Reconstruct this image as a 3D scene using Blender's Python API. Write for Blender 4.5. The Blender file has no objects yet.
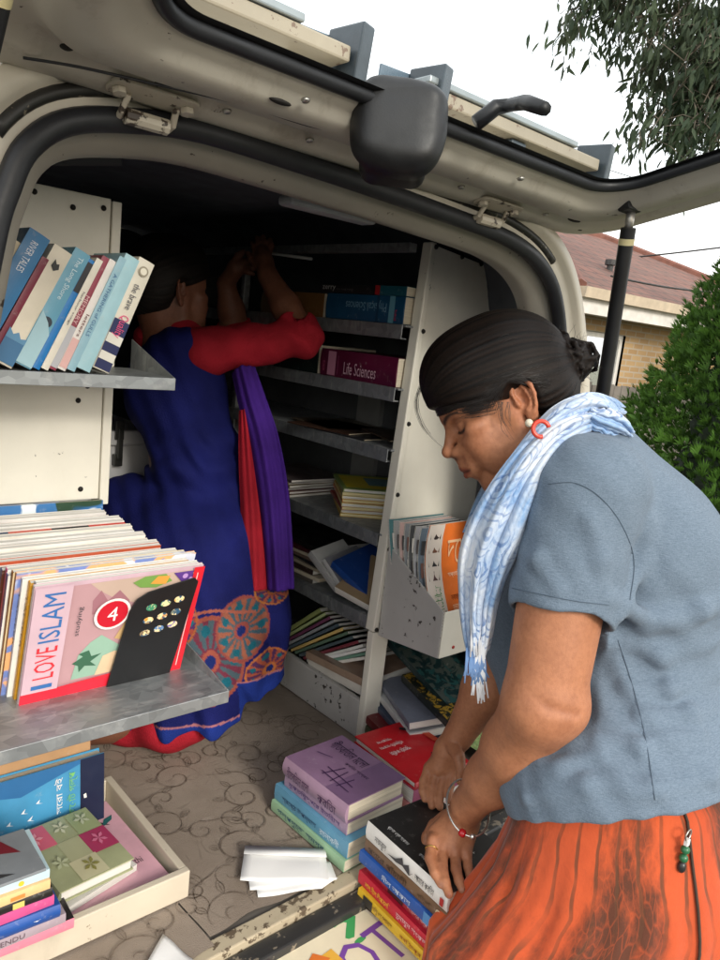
import bpy, math, random
import numpy as np
from mathutils import Matrix, Vector
random.seed(7)
rng = np.random.default_rng(7)
scene = bpy.context.scene
COL = scene.collection

# ---------------------------------------------------------------- survey of the photograph
# world: X across the van (right), Y into the van, Z up, ground at 0, load floor at 0.65
F, CX, CY = 750.0, 360.0, 480.0
CAM = np.array([0.0, 0.0, 1.65])
def _dir(x, y):
    r = np.array([x - CX, y - CY, F]); return r / np.linalg.norm(r)
_Y = _dir(-316, 260); _X = _dir(1195, 428)
_X = _X - _Y * (_X @ _Y); _X /= np.linalg.norm(_X)
_Z = np.cross(_X, _Y)
MR = np.array([_X, _Y, _Z])
U3, V3, W3 = MR[:, 0].copy(), -MR[:, 1].copy(), MR[:, 2].copy()   # right, up and depth seen from the photographer's spot
def ray(px, py): return MR @ np.array([px - CX, py - CY, F]) / F
def at(px, py, d): return CAM + d * ray(px, py)
def on_z(px, py, z): r = ray(px, py); return CAM + (z - CAM[2]) / r[2] * r
def on_y(px, py, y): r = ray(px, py); return CAM + (y - CAM[1]) / r[1] * r
def on_x(px, py, x): r = ray(px, py); return CAM + (x - CAM[0]) / r[0] * r
def nrm(v): v = np.asarray(v, float); return v / np.linalg.norm(v)
X3, Y3, Z3 = np.eye(3)
def crs(a, b): return np.array([a[1]*b[2]-a[2]*b[1], a[2]*b[0]-a[0]*b[2], a[0]*b[1]-a[1]*b[0]])
def nrf(v): return v/math.sqrt(v[0]*v[0]+v[1]*v[1]+v[2]*v[2])

# ---------------------------------------------------------------- tagging
def tag(o, label=None, cat=None, group=None, kind=None):
    if label: o['label'] = label
    if cat: o['category'] = cat
    if group: o['group'] = group
    if kind: o['kind'] = kind
    return o
def empty(name, loc=(0, 0, 0), label=None, cat=None, group=None, parent=None):
    o = bpy.data.objects.new(name, None); COL.objects.link(o)
    o.location = loc; o.empty_display_size = 0.05
    if parent: o.parent = parent
    return tag(o, label, cat, group)

# ---------------------------------------------------------------- mesh builder
class MB:
    def __init__(s): s.v = []; s.f = []; s.m = []
    def add(s, vs, fs, m=0):
        b = len(s.v); s.v += [tuple(map(float, v)) for v in vs]
        s.f += [tuple(b + i for i in f) for f in fs]; s.m += [m] * len(fs)
        return s
    def box(s, a, b, m=0, frame=None):
        (x0, y0, z0), (x1, y1, z1) = a, b
        vs = [(x0,y0,z0),(x1,y0,z0),(x1,y1,z0),(x0,y1,z0),(x0,y0,z1),(x1,y0,z1),(x1,y1,z1),(x0,y1,z1)]
        if frame is not None:
            O, ex, ey, ez = frame
            vs = [np.asarray(O) + v[0]*np.asarray(ex) + v[1]*np.asarray(ey) + v[2]*np.asarray(ez) for v in vs]
        return s.add(vs, [(0,3,2,1),(4,5,6,7),(0,1,5,4),(1,2,6,5),(2,3,7,6),(3,0,4,7)], m)
    def prism(s, pts, vec, m=0):
        n = len(pts); pts = [np.asarray(p, float) for p in pts]; vec = np.asarray(vec, float)
        vs = pts + [p + vec for p in pts]
        fs = [tuple(range(n))[::-1], tuple(range(n, 2*n))] + [(i, (i+1) % n, n + (i+1) % n, n + i) for i in range(n)]
        return s.add(vs, fs, m)
    def poly(s, pts, m=0): return s.add(pts, [tuple(range(len(pts)))], m)
    def tube(s, path, r, n=8, m=0, close=False, caps=True, flat=None):
        path = [np.asarray(p, float) for p in path]; k = len(path)
        rs = r if hasattr(r, '__len__') else [r] * k
        vs = []; up = None
        for i, p in enumerate(path):
            if close: t = path[(i+1) % k] - path[i-1]
            else: t = path[min(i+1, k-1)] - path[max(i-1, 0)]
            t = nrm(t + 1e-9)
            if up is None:
                up = np.array([0,0,1.]) if abs(t[2]) < .9 else np.array([1.,0,0])
            a = up - t * (up @ t); a = nrm(a); b = np.cross(t, a); up = a
            for j in range(n):
                an = 2*math.pi*j/n
                vs.append(p + rs[i]*(math.cos(an)*a*(flat or 1) + math.sin(an)*b))
        fs = []
        for i in range(k if close else k-1):
            i2 = (i+1) % k
            for j in range(n): fs.append((i*n+j, i*n+(j+1) % n, i2*n+(j+1) % n, i2*n+j))
        if caps and not close: fs += [tuple(range(n))[::-1], tuple((k-1)*n+j for j in range(n))]
        return s.add(vs, fs, m)
    def grid(s, P, m=0, close_u=False):
        P = np.asarray(P, float); a, b = P.shape[:2]
        fs = []
        for i in range(a if close_u else a-1):
            i2 = (i+1) % a
            for j in range(b-1): fs.append((i*b+j, i2*b+j, i2*b+j+1, i*b+j+1))
        return s.add(P.reshape(-1, 3), fs, m)
    def ball(s, c, r, m=0, n=10, frame=None):
        r = np.ones(3)*np.asarray(r); P = []
        ax = frame if frame is not None else np.eye(3)
        for i in range(n+1):
            th = math.pi*i/n
            P.append([np.asarray(c) + (r[0]*math.sin(th)*math.cos(2*math.pi*j/(2*n)))*ax[0] + (r[1]*math.sin(th)*math.sin(2*math.pi*j/(2*n)))*ax[1] + (r[2]*math.cos(th))*ax[2] for j in range(2*n)])
        b = len(s.v); k = 2*n
        fs = []
        for i in range(n):
            for j in range(k): fs.append((i*k+j, (i+1)*k+j, (i+1)*k+(j+1) % k, i*k+(j+1) % k))
        return s.add([p for row in P for p in row], fs, m)
    def text(s, body, O, ex, ey, w, h, m=0, fit='box', align=.5):
        """lettering that fills a w x h box whose lower left corner is O"""
        tv, tf = text_mesh(body)
        if not len(tv): return s
        lo, hi = tv.min(0), tv.max(0); d = hi - lo
        sx, sy = w/max(d[0], 1e-6), h/max(d[1], 1e-6)
        if fit == 'keep': sx = sy = min(sx, sy)
        ex, ey, O = np.asarray(ex), np.asarray(ey), np.asarray(O)
        ox = (w - sx*d[0])*align
        vs = [O + ex*((p[0]-lo[0])*sx + ox) + ey*((p[1]-lo[1])*sy + (h - sy*d[1])/2) for p in tv]
        return s.add(vs, tf, m)
    def build(s, name, mats, parent=None, smooth=False, bevel=0, mat_world=None, segs=2, auto=None):
        me = bpy.data.meshes.new(name); me.from_pydata(s.v, [], s.f)
        for mt in (mats if isinstance(mats, (list, tuple)) else [mats]): me.materials.append(mt)
        if len(me.materials) > 1: me.polygons.foreach_set('material_index', s.m)
        if smooth: me.polygons.foreach_set('use_smooth', [True]*len(me.polygons))
        me.update()
        o = bpy.data.objects.new(name, me); COL.objects.link(o)
        if parent: o.parent = parent
        if mat_world is not None: o.matrix_world = mat_world
        if bevel:
            b = o.modifiers.new('bevel', 'BEVEL'); b.width = bevel; b.segments = segs; b.limit_method = 'ANGLE'; b.angle_limit = math.radians(40)
        if smooth == 'auto': me.set_sharp_from_angle(angle=math.radians(auto or 40))
        return o
_tc = {}
def text_mesh(body):
    if body in _tc: return _tc[body]
    cu = bpy.data.curves.new('lettering', 'FONT'); cu.body = body; cu.size = 1; cu.resolution_u = 2
    ob = bpy.data.objects.new('lettering', cu); COL.objects.link(ob); bpy.context.view_layer.update()
    dg = bpy.context.evaluated_depsgraph_get(); ev = ob.evaluated_get(dg); me = ev.to_mesh()
    v = np.array([tuple(p.co) for p in me.vertices]) if len(me.vertices) else np.zeros((0, 3))
    f = [tuple(p.vertices) for p in me.polygons]
    ev.to_mesh_clear(); bpy.data.objects.remove(ob); bpy.data.curves.remove(cu)
    _tc[body] = (v, f); return v, f
def frame_matrix(O, ex, ey, ez):
    m = Matrix.Identity(4)
    for i in range(3): m[i][0], m[i][1], m[i][2], m[i][3] = ex[i], ey[i], ez[i], O[i]
    return m

# ---------------------------------------------------------------- materials
def c4(c): return (c[0], c[1], c[2], 1.0)
def srgb(r, g, b):
    f = lambda u: (u/255/12.92) if u/255 <= .04045 else ((u/255+.055)/1.055)**2.4
    return (f(r), f(g), f(b))
def new_mat(name):
    m = bpy.data.materials.new(name); m.use_nodes = True
    return m, m.node_tree.nodes, m.node_tree.links, m.node_tree.nodes['Principled BSDF']
def tex_coord(N, L, kind='Object', scale=(1, 1, 1), rot=(0, 0, 0)):
    tc = N.new('ShaderNodeTexCoord'); mp = N.new('ShaderNodeMapping')
    mp.inputs['Scale'].default_value = scale; mp.inputs['Rotation'].default_value = rot
    L.new(tc.outputs[kind], mp.inputs['Vector']); return mp.outputs['Vector']
def noise(N, L, vec, scale, detail=4, rough=.55, dist=0):
    n = N.new('ShaderNodeTexNoise'); n.inputs['Scale'].default_value = scale; n.inputs['Detail'].default_value = detail
    n.inputs['Roughness'].default_value = rough; n.inputs['Distortion'].default_value = dist
    L.new(vec, n.inputs['Vector']); return n.outputs['Fac']
def ramp(N, L, fac, stops, interp='LINEAR'):
    r = N.new('ShaderNodeValToRGB'); e = r.color_ramp.elements; r.color_ramp.interpolation = interp
    while len(e) < len(stops): e.new(.5)
    for i, (p, c) in enumerate(stops):
        e[i].position = p; e[i].color = c4(c) if hasattr(c, '__len__') else (c, c, c, 1)
    L.new(fac, r.inputs['Fac']); return r.outputs['Color']
def mix(N, L, fac, a, b, mode='MIX'):
    m = N.new('ShaderNodeMix'); m.data_type = 'RGBA'; m.blend_type = mode
    for k, v in ((0, fac), (6, a), (7, b)):
        if hasattr(v, 'is_output'): L.new(v, m.inputs[k])
        elif k == 0: m.inputs[0].default_value = v
        else: m.inputs[k].default_value = c4(v)
    return m.outputs[2]
def math_n(N, L, op, a, b=None):
    m = N.new('ShaderNodeMath'); m.operation = op
    for k, v in ((0, a), (1, b)):
        if v is None: continue
        if hasattr(v, 'is_output'): L.new(v, m.inputs[k])
        else: m.inputs[k].default_value = v
    return m.outputs[0]
def add_bump(N, L, bs, h, strength=.3, dist=.01):
    b = N.new('ShaderNodeBump'); b.inputs['Strength'].default_value = strength; b.inputs['Distance'].default_value = dist
    L.new(h, b.inputs['Height']); L.new(b.outputs['Normal'], bs.inputs['Normal'])
_mc = {}
def pbr(name, col, rough=.6, metal=0., var=.25, vscale=9., bump=.15, bscale=80., bdist=.002, spec=.5, dirt=None, dirt_scale=6., dirt_amt=(.58, .72), coord='Object', sheen=0.):
    key = (name, col, rough, metal)
    if key in _mc: return _mc[key]
    m, N, L, bs = new_mat(name)
    v = tex_coord(N, L, coord)
    n = noise(N, L, v, vscale, 5)
    lo = tuple(max(0, c*(1-var)) for c in col); hi = tuple(min(1, c*(1+var*.6)) for c in col)
    c = ramp(N, L, n, [(.3, lo), (.7, hi)])
    if dirt:
        d = noise(N, L, v, dirt_scale, 8, .7)
        c = mix(N, L, ramp(N, L, d, [(dirt_amt[0], 0), (dirt_amt[1], 1)]), c, dirt)
    L.new(c, bs.inputs['Base Color'])
    bs.inputs['Roughness'].default_value = rough; bs.inputs['Metallic'].default_value = metal
    bs.inputs['Specular IOR Level'].default_value = spec
    if sheen: bs.inputs['Sheen Weight'].default_value = sheen
    rn = noise(N, L, v, vscale*2.3, 4)
    L.new(ramp(N, L, rn, [(.3, max(.05, rough-.12)), (.7, min(1, rough+.12))]), bs.inputs['Roughness'])
    if bump: add_bump(N, L, bs, noise(N, L, v, bscale, 3), bump, bdist)
    _mc[key] = m; return m
def worn_paint(name, col, chip=(.05, .035, .025), chips=.66, rough=.45, streak=(.35, .31, .24), scale=1., streak_amt=.55):
    m, N, L, bs = new_mat(name)
    v = tex_coord(N, L, 'Object')
    base = ramp(N, L, noise(N, L, v, 5*scale, 6), [(.3, tuple(c*.85 for c in col)), (.7, col)])
    s = noise(N, L, tex_coord(N, L, 'Object', (3, 3, 1)), 4*scale, 8, .68)
    base = mix(N, L, ramp(N, L, s, [(.55, 0), (.8, streak_amt)]), base, streak)
    ch = noise(N, L, v, 42*scale, 5, .62); big = noise(N, L, v, 7*scale, 3)
    k = math_n(N, L, 'ADD', math_n(N, L, 'MULTIPLY', ch, .72), math_n(N, L, 'MULTIPLY', big, .38))
    base = mix(N, L, ramp(N, L, k, [(chips, 0), (chips+.025, 1)]), base, chip)
    L.new(base, bs.inputs['Base Color']); bs.inputs['Roughness'].default_value = rough
    add_bump(N, L, bs, ch, .12, .003); return m
# ---------------------------------------------------------------- smooth implicit shapes, meshed with sparse surface nets
class SDF:
    def __init__(s): s.p = []; s.warp = None
    def _add(s, fn, c, R, op, k): s.p.append((fn, np.asarray(c, float), R, op, k)); return s
    def cap(s, a, b, ra, rb=None, k=.01, op='+', flat=None):
        a = np.asarray(a, float); b = np.asarray(b, float); rb = ra if rb is None else rb
        ba = b - a; l2 = max(ba @ ba, 1e-12)
        if flat is not None:
            ax = nrm(flat[0]); q = flat[1]
        def fn(P):
            pa = P - a
            t = np.clip(pa @ ba / l2, 0, 1)
            d = pa - t[:, None]*ba
            if flat is not None: d = d + (d @ ax)[:, None]*(1/q - 1)*ax
            return np.sqrt((d*d).sum(1)) - (ra + (rb-ra)*t)
        return s._add(fn, (a+b)/2, math.sqrt(l2)/2 + max(ra, rb), op, k)
    def ell(s, c, r, k=.01, ax=None, op='+'):
        c = np.asarray(c, float); r = np.asarray(r, float)*np.ones(3); A = np.eye(3) if ax is None else np.asarray(ax, float)
        def fn(P):
            q = (P - c) @ A.T
            k0 = np.sqrt(((q/r)**2).sum(1)); k1 = np.sqrt(((q/(r*r))**2).sum(1)) + 1e-9
            return k0*(k0-1)/k1
        return s._add(fn, c, r.max(), op, k)
    def rbox(s, c, h, rad, k=.005, ax=None, op='+'):
        c = np.asarray(c, float); h = np.asarray(h, float) - rad; A = np.eye(3) if ax is None else np.asarray(ax, float)
        def fn(P):
            q = np.abs((P - c) @ A.T) - h
            return np.sqrt((np.maximum(q, 0)**2).sum(1)) + np.minimum(q.max(1), 0) - rad
        return s._add(fn, c, np.linalg.norm(h) + rad, op, k)
    def plane(s, p, n, k=.004, op='&'):
        p = np.asarray(p, float); n = nrm(n)
        return s._add(lambda P: (P - p) @ n, p, 1e9, op, k)          # keeps the side the normal points away from
    def local_plane(s, p, n, c, R, k=.004):
        """cuts away what lies beyond a plane, only inside a ball round c"""
        p = np.asarray(p, float); n = nrm(n); c = np.asarray(c, float)
        return s._add(lambda P: -np.maximum(-((P-p) @ n), np.sqrt(((P-c)**2).sum(1)) - R), c, R, '&', k)
    def chain(s, pts, rs, k=.01, op='+', flat=None):
        for i in range(len(pts)-1): s.cap(pts[i], pts[i+1], rs[i], rs[i+1], k, op, flat)
        return s
    def ev(s, P, c=None, R=None):
        d = np.full(len(P), 1.0)
        L_ = s.p
        if R is not None:
            if getattr(s, '_n', -1) != len(s.p):
                s._c = np.array([q[1] for q in s.p]); s._r = np.array([q[2] + 2*q[4] + .02 for q in s.p]); s._n = len(s.p)
            L_ = [s.p[i] for i in np.nonzero(np.linalg.norm(s._c - c, axis=1) < R + s._r)[0]]
        for fn, pc, pr, op, k in L_:
            x = fn(P)
            if op == '+':
                h = np.maximum(k - np.abs(d - x), 0)/k; d = np.minimum(d, x) - h*h*k*.25
            else:
                if op == '-': x = -x
                h = np.maximum(k - np.abs(d - x), 0)/k; d = np.maximum(d, x) + h*h*k*.25
        if s.warp is not None: d = d + s.warp(P)
        return d
    def bounds(s):
        lo = np.min([c - r for f, c, r, o, k in s.p if o == '+'], 0); hi = np.max([c + r for f, c, r, o, k in s.p if o == '+'], 0)
        return lo - .01, hi + .01
    def mesh(s, h=.004, B=20):
        lo, hi = s.bounds(); n = np.ceil((hi-lo)/(h*B)).astype(int)
        NN = (n*B + 3).astype(np.int64)
        gid = lambda I: (I[:, 0]*NN[1] + I[:, 1])*NN[2] + I[:, 2]
        ii = np.stack(np.meshgrid(*[np.arange(k) for k in n], indexing='ij'), -1).reshape(-1, 3)
        cen = lo + (ii + .5)*h*B
        dc = np.concatenate([s.ev(cen[i:i+20000]) for i in range(0, len(cen), 20000)])
        rad = h*B*.8661 + h*2
        act = ii[np.abs(dc) < rad*1.5 + .012]
        loc = np.stack(np.meshgrid(*[np.arange(B+2)]*3, indexing='ij'), -1).reshape(-1, 3)
        vid, vpos, quads = [], [], []
        corner = [(a, b, c) for a in (0, 1) for b in (0, 1) for c in (0, 1)]
        edges = [(i, j) for i in range(8) for j in range(i+1, 8) if sum(abs(np.array(corner[i]) - corner[j])) == 1]
        for b in act:
            g0 = b*B
            P = lo + (g0 + loc)*h
            D = s.ev(P, lo + (g0 + B/2)*h, rad + h*2).reshape(B+2, B+2, B+2)
            if D.min() > 0 or D.max() < 0: continue
            S = D < 0
            C = [D[c[0]:c[0]+B, c[1]:c[1]+B, c[2]:c[2]+B] for c in corner]
            SS = sum((c < 0).astype(np.int8) for c in C)
            m = (SS > 0) & (SS < 8)
            idx = np.argwhere(m)
            if len(idx):
                cv = np.stack([c[m] for c in C], 1)
                acc = np.zeros((len(idx), 3)); cnt = np.zeros(len(idx))
                for i, j in edges:
                    a, e = cv[:, i], cv[:, j]; x = (a < 0) != (e < 0)
                    t = np.where(x, a/np.where(x, a - e, 1), 0)
                    p = np.array(corner[i]) + t[:, None]*(np.array(corner[j]) - corner[i])
                    acc += np.where(x[:, None], p, 0); cnt += x
                vid.append(gid((idx + g0).astype(np.int64))); vpos.append(lo + (idx + g0 + acc/cnt[:, None])*h)
            for ax in range(3):
                o = [slice(0, B)]*3; o2 = list(o); o2[ax] = slice(1, B+1)
                s0, s1 = S[tuple(o)], S[tuple(o2)]
                e = np.argwhere(s0 != s1)
                if not len(e): continue
                I = (e + g0).astype(np.int64); fl = s0[s0 != s1]
                u, v = [(1, 2), (2, 0), (0, 1)][ax]
                du = np.zeros(3, np.int64); du[u] = 1; dv = np.zeros(3, np.int64); dv[v] = 1
                q = np.stack([gid(I - du - dv), gid(I - dv), gid(I), gid(I - du)], 1)
                q[~fl] = q[~fl][:, ::-1]
                quads.append(q)
        vid = np.concatenate(vid); vpos = np.concatenate(vpos); quads = np.concatenate(quads)
        srt = np.argsort(vid); vid = vid[srt]; vpos = vpos[srt]
        k = np.searchsorted(vid, quads); k = np.clip(k, 0, len(vid)-1)
        ok = (vid[k] == quads).all(1)
        return vpos, k[ok]
def mesh_object(name, V, Q, mats, parent=None, col=None, smooth=True, matidx=None):
    me = bpy.data.meshes.new(name)
    me.vertices.add(len(V)); me.vertices.foreach_set('co', np.asarray(V, np.float32).ravel())
    k = Q.shape[1]
    me.loops.add(len(Q)*k); me.loops.foreach_set('vertex_index', Q.astype(np.int32).ravel())
    me.polygons.add(len(Q)); me.polygons.foreach_set('loop_start', np.arange(0, len(Q)*k, k, dtype=np.int32))
    me.polygons.foreach_set('use_smooth', np.full(len(Q), smooth))
    for mt in (mats if isinstance(mats, (list, tuple)) else [mats]): me.materials.append(mt)
    if matidx is not None: me.polygons.foreach_set('material_index', np.asarray(matidx, np.int32))
    me.update(calc_edges=True); me.validate()
    if col is not None:
        a = me.color_attributes.new('Tint', 'FLOAT_COLOR', 'POINT')
        a.data.foreach_set('color', np.concatenate([col, np.ones((len(col), 1))], 1).astype(np.float32).ravel())
    o = bpy.data.objects.new(name, me); COL.objects.link(o)
    if parent: o.parent = parent
    return o
def laplace(V, Q, it=1, lam=.5):
    e = np.concatenate([Q[:, [0, 1]], Q[:, [1, 2]], Q[:, [2, 3]], Q[:, [3, 0]]]); e = np.concatenate([e, e[:, ::-1]])
    cnt = np.bincount(e[:, 0], minlength=len(V))[:, None]
    for _ in range(it):
        s = np.stack([np.bincount(e[:, 0], V[e[:, 1], i], len(V)) for i in range(3)], 1)
        V = V + lam*(s/np.maximum(cnt, 1) - V)
    return V
# ---------------------------------------------------------------- camera, sky, sun
cam = bpy.data.cameras.new('camera'); camo = bpy.data.objects.new('camera', cam); COL.objects.link(camo)
cam.sensor_fit = 'VERTICAL'; cam.sensor_height = 32.0; cam.lens = 32.0*F/960.0
cam.clip_start = .02; cam.clip_end = 600
camo.matrix_world = frame_matrix(CAM, U3, V3, -W3)
scene.camera = camo
scene.view_settings.view_transform = 'Standard'; scene.view_settings.look = 'None'
scene.view_settings.exposure = 0; scene.view_settings.gamma = 1
world = bpy.data.worlds.new('World'); scene.world = world; world.use_nodes = True
wn, wl = world.node_tree.nodes, world.node_tree.links
for n in list(wn): wn.remove(n)
SUN_EL, SUN_AZ = math.radians(27), math.radians(190)     # azimuth clockwise from +Y: behind the photographer
sky = wn.new('ShaderNodeTexSky'); sky.sky_type = 'NISHITA'; sky.sun_disc = False
sky.sun_elevation = SUN_EL; sky.sun_rotation = SUN_AZ; sky.dust_density = 3.0; sky.air_density = 1.5
b1 = wn.new('ShaderNodeBackground'); b1.inputs['Strength'].default_value = .05; wl.new(sky.outputs[0], b1.inputs['Color'])
b2 = wn.new('ShaderNodeBackground'); b2.inputs['Color'].default_value = (1, .995, .985, 1); b2.inputs['Strength'].default_value = 1.7   # bright overcast cloud
ad = wn.new('ShaderNodeAddShader'); wl.new(b1.outputs[0], ad.inputs[0]); wl.new(b2.outputs[0], ad.inputs[1])
wo = wn.new('ShaderNodeOutputWorld'); wl.new(ad.outputs[0], wo.inputs['Surface'])
sl = bpy.data.lights.new('sun', 'SUN'); sl.energy = 2.8; sl.angle = math.radians(16); sl.color = (1, .95, .86)
so = bpy.data.objects.new('sun', sl); COL.objects.link(so)
sd = Vector((math.sin(SUN_AZ)*math.cos(SUN_EL), math.cos(SUN_AZ)*math.cos(SUN_EL), math.sin(SUN_EL)))
so.rotation_euler = sd.to_track_quat('Z', 'Y').to_euler(); so.location = (0, -5, 8)

# ---------------------------------------------------------------- ground
def ground_mat():
    m, N, L, bs = new_mat('verge_ground'); v = tex_coord(N, L, 'Object')
    a = ramp(N, L, noise(N, L, v, 30, 6, .7), [(.3, (.03, .055, .012)), (.55, (.07, .11, .025)), (.75, (.13, .13, .05))])
    b = ramp(N, L, noise(N, L, v, 55, 6, .7), [(.3, (.05, .035, .02)), (.7, (.19, .14, .09))])
    k = ramp(N, L, noise(N, L, v, 1.6, 6, .65), [(.42, 0), (.58, 1)])
    L.new(mix(N, L, k, a, b), bs.inputs['Base Color']); bs.inputs['Roughness'].default_value = .95
    add_bump(N, L, bs, noise(N, L, v, 60, 4), .8, .03); return m
g = MB(); n = 40
g.add([(-300, -300, 0), (300, -300, 0), (300, 300, 0), (-300, 300, 0)], [(0, 1, 2, 3)])
tag(g.build('ground', ground_mat()), kind='structure')
def asphalt():
    m, N, L, bs = new_mat('asphalt'); v = tex_coord(N, L, 'Object')
    L.new(ramp(N, L, noise(N, L, v, 90, 4, .7), [(.3, (.03, .03, .032)), (.75, (.085, .083, .08))]), bs.inputs['Base Color'])
    bs.inputs['Roughness'].default_value = .9; add_bump(N, L, bs, noise(N, L, v, 220, 2), .5, .006); return m
g = MB(); g.add([(-6, -60, .004), (1.75, -60, .004), (1.75, 60, .004), (-6, 60, .004)], [(0, 1, 2, 3)])
tag(g.build('road', asphalt()), kind='structure')
g = MB().box((1.75, -60, -.1), (1.92, 60, .12)); tag(g.build('kerb', pbr('kerb_concrete', (.33, .32, .3), .9, var=.3), bevel=.02), kind='structure')
g = MB(); g.add([(1.92, -60, .1), (80, -60, .1), (80, 60, .1), (1.92, 60, .1)], [(0, 1, 2, 3)])
tag(g.build('lawn', ground_mat()), kind='structure')

# ---------------------------------------------------------------- brick house beyond the hedge
def brick_mat():
    m, N, L, bs = new_mat('cream_brick'); v = tex_coord(N, L, 'UV')
    b = N.new('ShaderNodeTexBrick'); L.new(v, b.inputs['Vector'])
    b.inputs['Color1'].default_value = (.40, .27, .13, 1); b.inputs['Color2'].default_value = (.32, .20, .09, 1); b.inputs['Mortar'].default_value = (.36, .31, .24, 1)
    b.inputs['Scale'].default_value = 1; b.inputs['Brick Width'].default_value = .24; b.inputs['Row Height'].default_value = .086; b.inputs['Mortar Size'].default_value = .011
    n = noise(N, L, v, 5, 5)
    L.new(mix(N, L, ramp(N, L, n, [(.3, .25), (.8, 0)]), b.outputs['Color'], (.2, .13, .07)), bs.inputs['Base Color'])
    bs.inputs['Roughness'].default_value = .85; add_bump(N, L, bs, b.outputs['Fac'], -.6, .01); return m
def tile_mat():
    m, N, L, bs = new_mat('roof_tile'); v = tex_coord(N, L, 'UV')
    b = N.new('ShaderNodeTexBrick'); L.new(v, b.inputs['Vector'])
    b.inputs['Color1'].default_value = (.20, .075, .05, 1); b.inputs['Color2'].default_value = (.14, .05, .035, 1); b.inputs['Mortar'].default_value = (.045, .02, .015, 1)
    b.inputs['Scale'].default_value = 1; b.inputs['Brick Width'].default_value = .3; b.inputs['Row Height'].default_value = .33; b.inputs['Mortar Size'].default_value = .02
    n = noise(N, L, v, 1.5, 6, .7)
    L.new(mix(N, L, ramp(N, L, n, [(.35, .45), (.75, 0)]), b.outputs['Color'], (.10, .085, .07)), bs.inputs['Base Color'])
    bs.inputs['Roughness'].default_value = .8; add_bump(N, L, bs, b.outputs['Fac'], -.7, .03); return m
def uv_quad(name, pts, mat, parent, uv=None, kids=None):
    """a quad with metre UVs"""
    p = [np.asarray(q, float) for q in pts]
    me = bpy.data.meshes.new(name); me.from_pydata([tuple(q) for q in p], [], [tuple(range(len(p)))]); me.materials.append(mat)
    ex = nrm(p[1]-p[0]); nz = nrm(np.cross(ex, p[2]-p[0])); ey = np.cross(nz, ex)
    l = me.uv_layers.new(name='UVMap')
    for i, q in enumerate(p): l.data[i].uv = ((q-p[0]) @ ex, (q-p[0]) @ ey)
    o = bpy.data.objects.new(name, me); COL.objects.link(o); o.parent = parent
    return o
cA = at(579, 292, 9.5); cB = at(670, 310, 10.7)
EZ = (cA[2] + cB[2])/2                                   # eave height
cA[2] = cB[2] = EZ
d1 = nrm(cB - cA); d2 = nrm(np.array([-d1[1], d1[0], 0])) # d1 along the front, d2 away from the camera
if d2 @ W3 < 0: d2 = -d2
HL, HD, OV = 9.0, 8.0, .5
house = empty('brick_house', (0, 0, 0), 'cream brick house with a brown tiled hip roof beyond the hedge', 'house')
brick = brick_mat(); tile = tile_mat(); cream = pbr('cream_trim', (.52, .43, .32), .6, var=.15); white_trim = pbr('white_trim', (.62, .6, .56), .6, var=.15)
w0 = cA + d1*OV + d2*OV; w1 = w0 + d1*(HL-2*OV); w2 = w1 + d2*(HD-2*OV); w3 = w0 + d2*(HD-2*OV)
zb, zt = 0.0, EZ - .22
def Zp(p, z): q = np.array(p, float); q[2] = z; return q
# front wall with a window opening
def wall_with_hole(name, a, b, z0, z1, holes):
    L_ = np.linalg.norm((b-a)[:2]); ex = nrm(Zp(b, 0)-Zp(a, 0)); me_v, me_f, uv = [], [], []
    xs = sorted({0, L_} | {h[0] for h in holes} | {h[1] for h in holes}); zs = sorted({z0, z1} | {h[2] for h in holes} | {h[3] for h in holes})
    for i in range(len(xs)-1):
        for j in range(len(zs)-1):
            cx, cz = (xs[i]+xs[i+1])/2, (zs[j]+zs[j+1])/2
            if any(h[0] < cx < h[1] and h[2] < cz < h[3] for h in holes): continue
            k = len(me_v)
            for x, z in ((xs[i], zs[j]), (xs[i+1], zs[j]), (xs[i+1], zs[j+1]), (xs[i], zs[j+1])):
                me_v.append(tuple(Zp(a, 0) + ex*x + Z3*z)); uv.append((x, z))
            me_f.append((k, k+1, k+2, k+3))
    me = bpy.data.meshes.new(name); me.from_pydata(me_v, [], me_f); me.materials.append(brick)
    l = me.uv_layers.new(name='UVMap')
    for i, u in enumerate(uv): l.data[i].uv = u
    o = bpy.data.objects.new(name, me); COL.objects.link(o); o.parent = house; return o
WX0, WX1, WZ0, WZ1 = .0, .0, .0, .0
# where the window stands along the front: read off at two picture columns
def along(px, py):
    r = ray(px, py); # intersect with the front wall plane
    t = ((w0 - CAM) @ d2)/(r @ d2); p = CAM + t*r; return (p - w0) @ d1, p[2]
x0, zz = along(577, 330); x1, _ = along(627, 330)
WX0, WX1 = max(x0, .12), x1; WZ0, WZ1 = .75, EZ - .42
wall_with_hole('wall', w0, w1, zb, zt, [(WX0, WX1, WZ0, WZ1)])
wall_with_hole('wall', w3, w0, zb, zt, []); wall_with_hole('wall', w1, w2, zb, zt, []); wall_with_hole('wall', w2, w3, zb, zt, [])
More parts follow.
